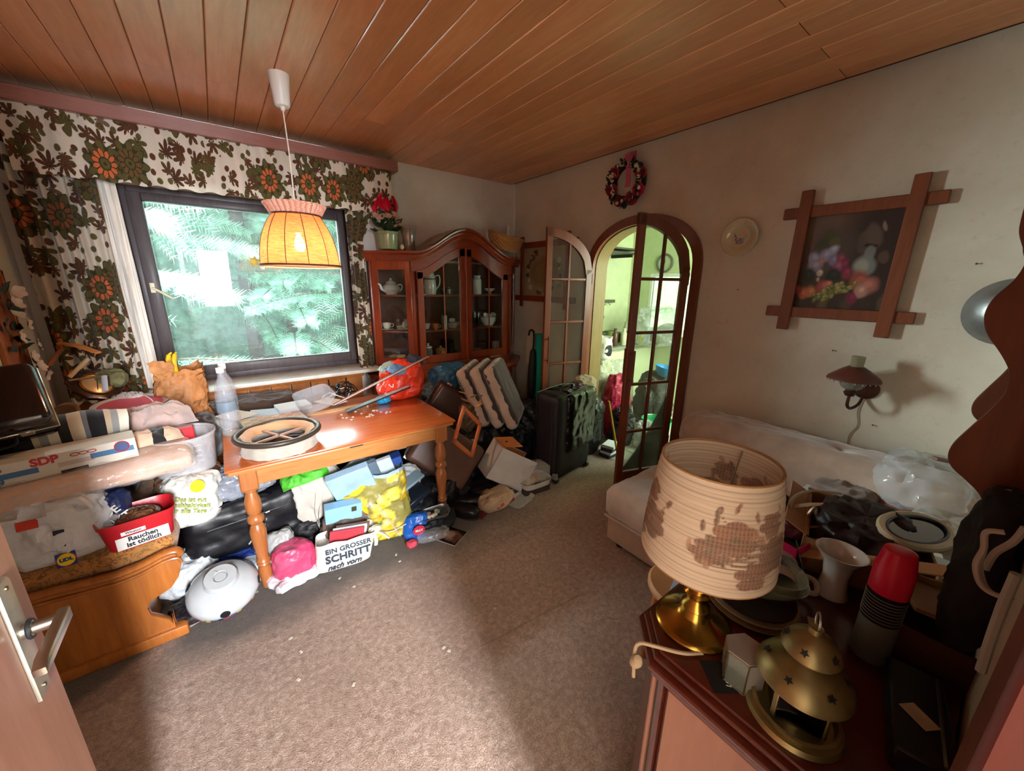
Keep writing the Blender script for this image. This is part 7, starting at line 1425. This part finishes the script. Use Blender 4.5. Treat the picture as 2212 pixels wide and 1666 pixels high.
for i, (r, z, dx, lb_) in enumerate(((.095, .040, .02, 'large pressed glass bowl on the plate stack'), (.088, .052, .028, 'smaller clear glass bowl nested in the large one'))): solo('glass_bowl', shell([(.001, 0), (r*.4, 0), (r*.8, .035), (r, .062)], .003, 40), M_GREENGL, lb_, 'bowl', (.99+dx, .262, ZS+z), (.1, .12, 0), 'glass bowls on the sideboard')
# crafts and papers at the back
gb = thing('magenta_box', 'magenta box with a dark lining at the back of the sideboard', 'box', (1.33, .30, ZS), math.radians(-12)); m = MB(); 
for q_ in ((-.12, .12, -.09, -.086, 0, .085), (-.12, .12, .086, .09, 0, .085), (-.12, -.116, -.09, .09, 0, .085), (.116, .12, -.09, .09, 0, .085), (-.12, .12, -.09, .09, 0, .004)): m.join(bx(*q_))
part('box', m, plain('b01048', .45, .08), gb); part('lining', bx(-.115, .115, -.085, .085, .004, .05), plain('3a2426', .8, .2), gb)
solo('green_card', box(.11, .003, .075, 0, 0, 0, .0005), plain('1c6a44', .5), 'green card leaning against the magenta box', 'card', (1.225, .215, ZS+.002), (math.radians(-20), 0, .4))
solo('glass_shard_box', rtub(.10, .09, .05, 1.05), M_PLAST, 'small clear plastic box behind the stoneware mug', 'box', (1.10, .31, ZS), .2)
def tray(nm, lb_, w, d, h, c, loc, rot, t=.006):
    m = MB(); 
    for q_ in ((-w/2, w/2, -d/2, -d/2+t, 0, h), (-w/2, w/2, d/2-t, d/2, 0, h), (-w/2, -w/2+t, -d/2, d/2, 0, h), (w/2-t, w/2, -d/2, d/2, 0, h), (-w/2, w/2, -d/2, d/2, 0, .004)): m.join(bx(*q_))
    o = thing(nm, lb_, 'box', loc, rot); part('tray', m, plain(c, .75, .12), o); part('inside', bx(-w/2+t, w/2-t, -d/2+t, d/2-t, .004, .008), plain('2c1c14', .9, .2), o); return o
o = tray('cardboard_tray', 'open brown cardboard tray with dark inside on the sideboard', .36, .28, .10, 'a07850', (1.46, .15, ZS), math.radians(14)); part('flap', box(.30, .05, .004), plain('b8885c', .75, .1), o, (-.195, 0, .10), (0, .3, PI/2)); part('flap', box(.30, .07, .004), plain('a87a52', .75, .1), o, (0, .16, .105), (.5, 0, 0))
tb_ = tray('dark_drawer_box', 'dark wooden tray box at the right end of the sideboard', .24, .20, .08, '4a2a1c', (1.22, -.015, ZS), math.radians(5))
for i, (pts, c, lb_, r) in enumerate(((((1.36, .34, .90), (1.42, .26, .935), (1.52, .16, .93), (1.57, .06, .89)), 'b09878', 'tan leather strap arching over the cardboard tray', .010), (((1.30, .30, .905), (1.40, .32, .93), (1.50, .30, .935), (1.60, .24, .92)), 'a08c70', 'beige strap behind the cardboard tray', .007), (((1.38, .22, .905), (1.45, .13, .94), (1.53, .05, .925), (1.58, -.01, .885)), '2a1c18', 'black strap across the cardboard tray', .009), (((1.33, .26, .89), (1.38, .20, .91), (1.45, .22, .91)), '6a4c3c', 'brown thin strap on the cardboard tray', .006))): solo('strap', tube(spl(pts, 8), r, 6, flat=.25), plain(c, .6, .15), lb_, 'strap', group='straps on the cardboard tray')
solo('dark_leather_bag', blob(.26, .2, .12, 301, .03, 9, flat=.4), plain('22161a', .5, .2), 'black leather handbag lying in the cardboard tray', 'handbag', (1.46, .15, ZS+.01)); solo('red_purse', blob(.12, .06, .05, 302, .01, 12, flat=.5), plain('5a1c2c', .5, .2), 'dark red purse in the magenta box', 'purse', (1.33, .30, ZS+.052), .5); solo('lighter', lathe([(.001, 0), (.012, 0), (.012, .05), (.001, .052)], 14), plain('8a6a70', .4), 'mauve tube with metal end lying in the magenta box', 'tube', (1.30, .25, ZS+.062), (PI/2, 0, .6)); solo('silver_chain', tube(spl([(1.385, .27, .905), (1.40, .26, .93), (1.395, .25, .90), (1.41, .24, .88)], 8), .006, 6), M_STEEL, 'silver necklace on the edge of the magenta box', 'necklace'); 
solo('black_glove', blob(.11, .09, .10, 303, .02, 14, flat=.5), plain('0c0a0e', .7), 'black glove on the back edge of the magenta box', 'glove', (1.37, .37, ZS+.02)); solo('seed_bowl', drape(.14, .10, .05, 304, .02, 40, 20), plain('a09078', .8, .4), 'heap of dried beige potpourri behind the black glove', 'potpourri', (1.50, .37, ZS))
bk2 = thing('black_binder', 'black ring binder lying in the dark corner of the sideboard', 'binder', (.92, -.045, ZS), .2); part('cover', box(.22, .08, .05, 0, 0, 0, .004), plain('0a090c', .5), bk2); part('chrome_rod', tube([(-.10, -.02, .052), (.10, -.03, .052)], .0025, 6), M_STEEL, bk2)
solo('white_note', box(.045, .03, .001), plain('a89c88', .7), 'pale torn note in the dark corner of the sideboard', 'paper', (.90, -.045, ZS+.0515), 1.0); solo('paper_stub', box(.035, .02, .006, 0, 0, 0, .001), plain('b8a494', .7), 'pinkish paper stub beside the stoneware mug', 'paper', (1.045, .145, ZS), .4)
solo('brown_folder', box(.20, .13, .012, 0, 0, 0, .002), plain('8a6444', .7, .1), 'tan cardboard folder beside the spray can', 'folder', (1.25, -.03, ZS+.082), (.1, .15, .3))
# magnifier like hand mirror, cables, coat on the front wall
mr = thing('hand_mirror', 'cream rimmed oval mirror lying over the boxes', 'mirror', (1.50, .05, .925), (.25, .1, -.3)); part('glass', MB().join(lathe([(.001, 0), (.085, 0), (.085, .006), (.001, .006)], 36), T(s=(1.5, .62, 1))), plain('5a4c48', .06, .1, metal=.8), mr); part('rim', tube([(.135*math.cos(2*PI*i/48), .058*math.sin(2*PI*i/48), .004) for i in range(48)], .011, 8, True), plain('c8b898', .4), mr); part('inner_rim', tube([(.122*math.cos(2*PI*i/48), .047*math.sin(2*PI*i/48), .009) for i in range(48)], .005, 6, True), plain('1c2038', .4), mr)
co = thing('black_coat', 'black coat hanging from a hook on the front wall', 'coat', (1.12, -.06, 0)); part('cloth', blob(.15, .06, .33, 305, .02, 8, flat=.4), plain('070609', .8), co, (0, 0, .90)); part('hook', tube([(0, -.035, 1.22), (0, .0, 1.22), (0, .005, 1.24)], .005, 6), M_STEEL, co)
wc = thing('white_cables', 'bundle of white cables looped over the coat by the door frame', 'cable', (0, 0, 0))
for i, dy in enumerate((0, .012)): part('loop', tube(spl([gx(2170, 1150, .93+dy), gx(2130, 1150, .93+dy), gx(2125, 1185, .93+dy), gx(2108+8*i, 1220, .93+dy), gx(2118+8*i, 1262, .93+dy), gx(2150, 1285, .93+dy), gx(2190, 1290, .93+dy)], 8), .0042, 7), plain('a8a49c', .5), wc)
part('loop', tube(spl([gx(2128, 1230, .97), gx(2150, 1195, .97), gx(2190, 1170, .97), gx(2215, 1140, .97)], 8), .005, 7), plain('a8a49c', .5), wc); part('lead', tube(spl([gx(2195, 1240, .80), gx(2165, 1310, .80), gx(2140, 1380, .80), gx(2118, 1450, .80)], 8), .006, 7), plain('8c887c', .5), wc)
# ------------------------------------------------------------------ things on the sofa
q_ = (('grey_pillow', .50, .26, .15, 'brown', '6a5448', (2.55, .36, .46), 'brown velvet pillow on the sofa behind the lamp', 'pillow'), ('rust_pouch', .26, .20, .12, '', '6a3420', (2.50, .14, .47), 'rust brown pouch on the sofa before the plastic bag', 'pouch'), ('beige_bundle', .30, .22, .16, '', '8a7866', (2.40, -.0, .46), 'beige bundle on the sofa beside the wall shelf', 'bundle'))
for i, (nm, w, d, h, _, c, loc, lb_, ca) in enumerate(q_): solo(nm, blob(w, d, h, 311+i, .02, 7, flat=.45), fabric('sofa_item_%d' % i, c, .9), lb_, ca, loc)
solo('clear_plastic_bag', blob(.42, .30, .24, 315, .03, 7, flat=.5), M_PLAST, 'big crumpled clear plastic bag lying on the sofa against the wall', 'bag', (2.62, .12, .55)); solo('clear_foil', blob(.30, .20, .12, 316, .03, 10, flat=.5), M_PLAST, 'thin plastic wrap spread before the brown pillow', 'bag', (2.35, .40, .44))
for i, (a, b, r, c, lb_) in enumerate((((2.20, .40, .52), (2.14, .12, .62), .045, 'b8a896', 'open cardboard tube lying on the sofa'), ((2.02, .30, .52), (2.10, -.02, .56), .040, 'b0a08c', 'wallpaper roll with cream end on the sofa'))):
    o = thing('paper_roll', lb_, 'roll', (0, 0, 0), 0, 'rolls on the sofa'); part('roll', tube([a, b], r, 20, cap=True), plain(c, .7, .1), o); part('core', tube([Vector(a)+(Vector(a)-Vector(b)).normalized()*.001, Vector(a)], r*.8, 20), plain('4a3c34', .8), o)
solo('roll_support', slab(.30, .40, .07, 318, 14, .0, cr=.01, f=7, rnd=.03), fabric('folded_throw', '5c4a42', .9), 'folded brown throw under the paper rolls on the sofa', 'blanket', (2.12, .16, .43)); solo('wooden_lath', box(.30, .025, .015, 0, 0, 0, .003), plain('6a4436', .6), 'brown wooden lath leaning over the plastic bag on the sofa', 'lath', (2.66, .05, .80), (.1, .25, -.35))
st_ = thing('footstool', 'small round tan stool top between the sofa and the sideboard', 'stool', (1.38, .60, 0)); part('seat', lathe([(.001, .36), (.14, .36), (.15, .37), (.15, .385), (.14, .395), (.001, .395)], 32), plain('a8784c', .5, .1), st_)
for i in range(3): a = 2*PI*i/3+.3; part('leg', tube([(.11*math.cos(a), .11*math.sin(a), .362), (.13*math.cos(a), .13*math.sin(a), 0)], [.014, .018], 10), plain('9a5a30', .5), st_)
solo('blue_sheet', slab(.20, .16, .004, 320, 8, 0, cr=.003, rnd=.001), plain('a8b4cc', .5), 'pale blue paper sheet on the tan stool', 'paper', (1.40, .57, .3965), .3)
q = random.Random(40); sp2 = mesh_of('carpet_scrap', drape(.014, .01, .004, 3, .002, 60, 5), plain('c8c0b0', .8))
for i in range(14): tag(part('fluff', sp2, None, None, (q.uniform(-.2, 1.6), q.uniform(1.2, 2.0), 0), (0, 0, q.random()*6)), 'tiny pale bit of fluff on the carpet before the table', 'fluff', 'fluff on the carpet')
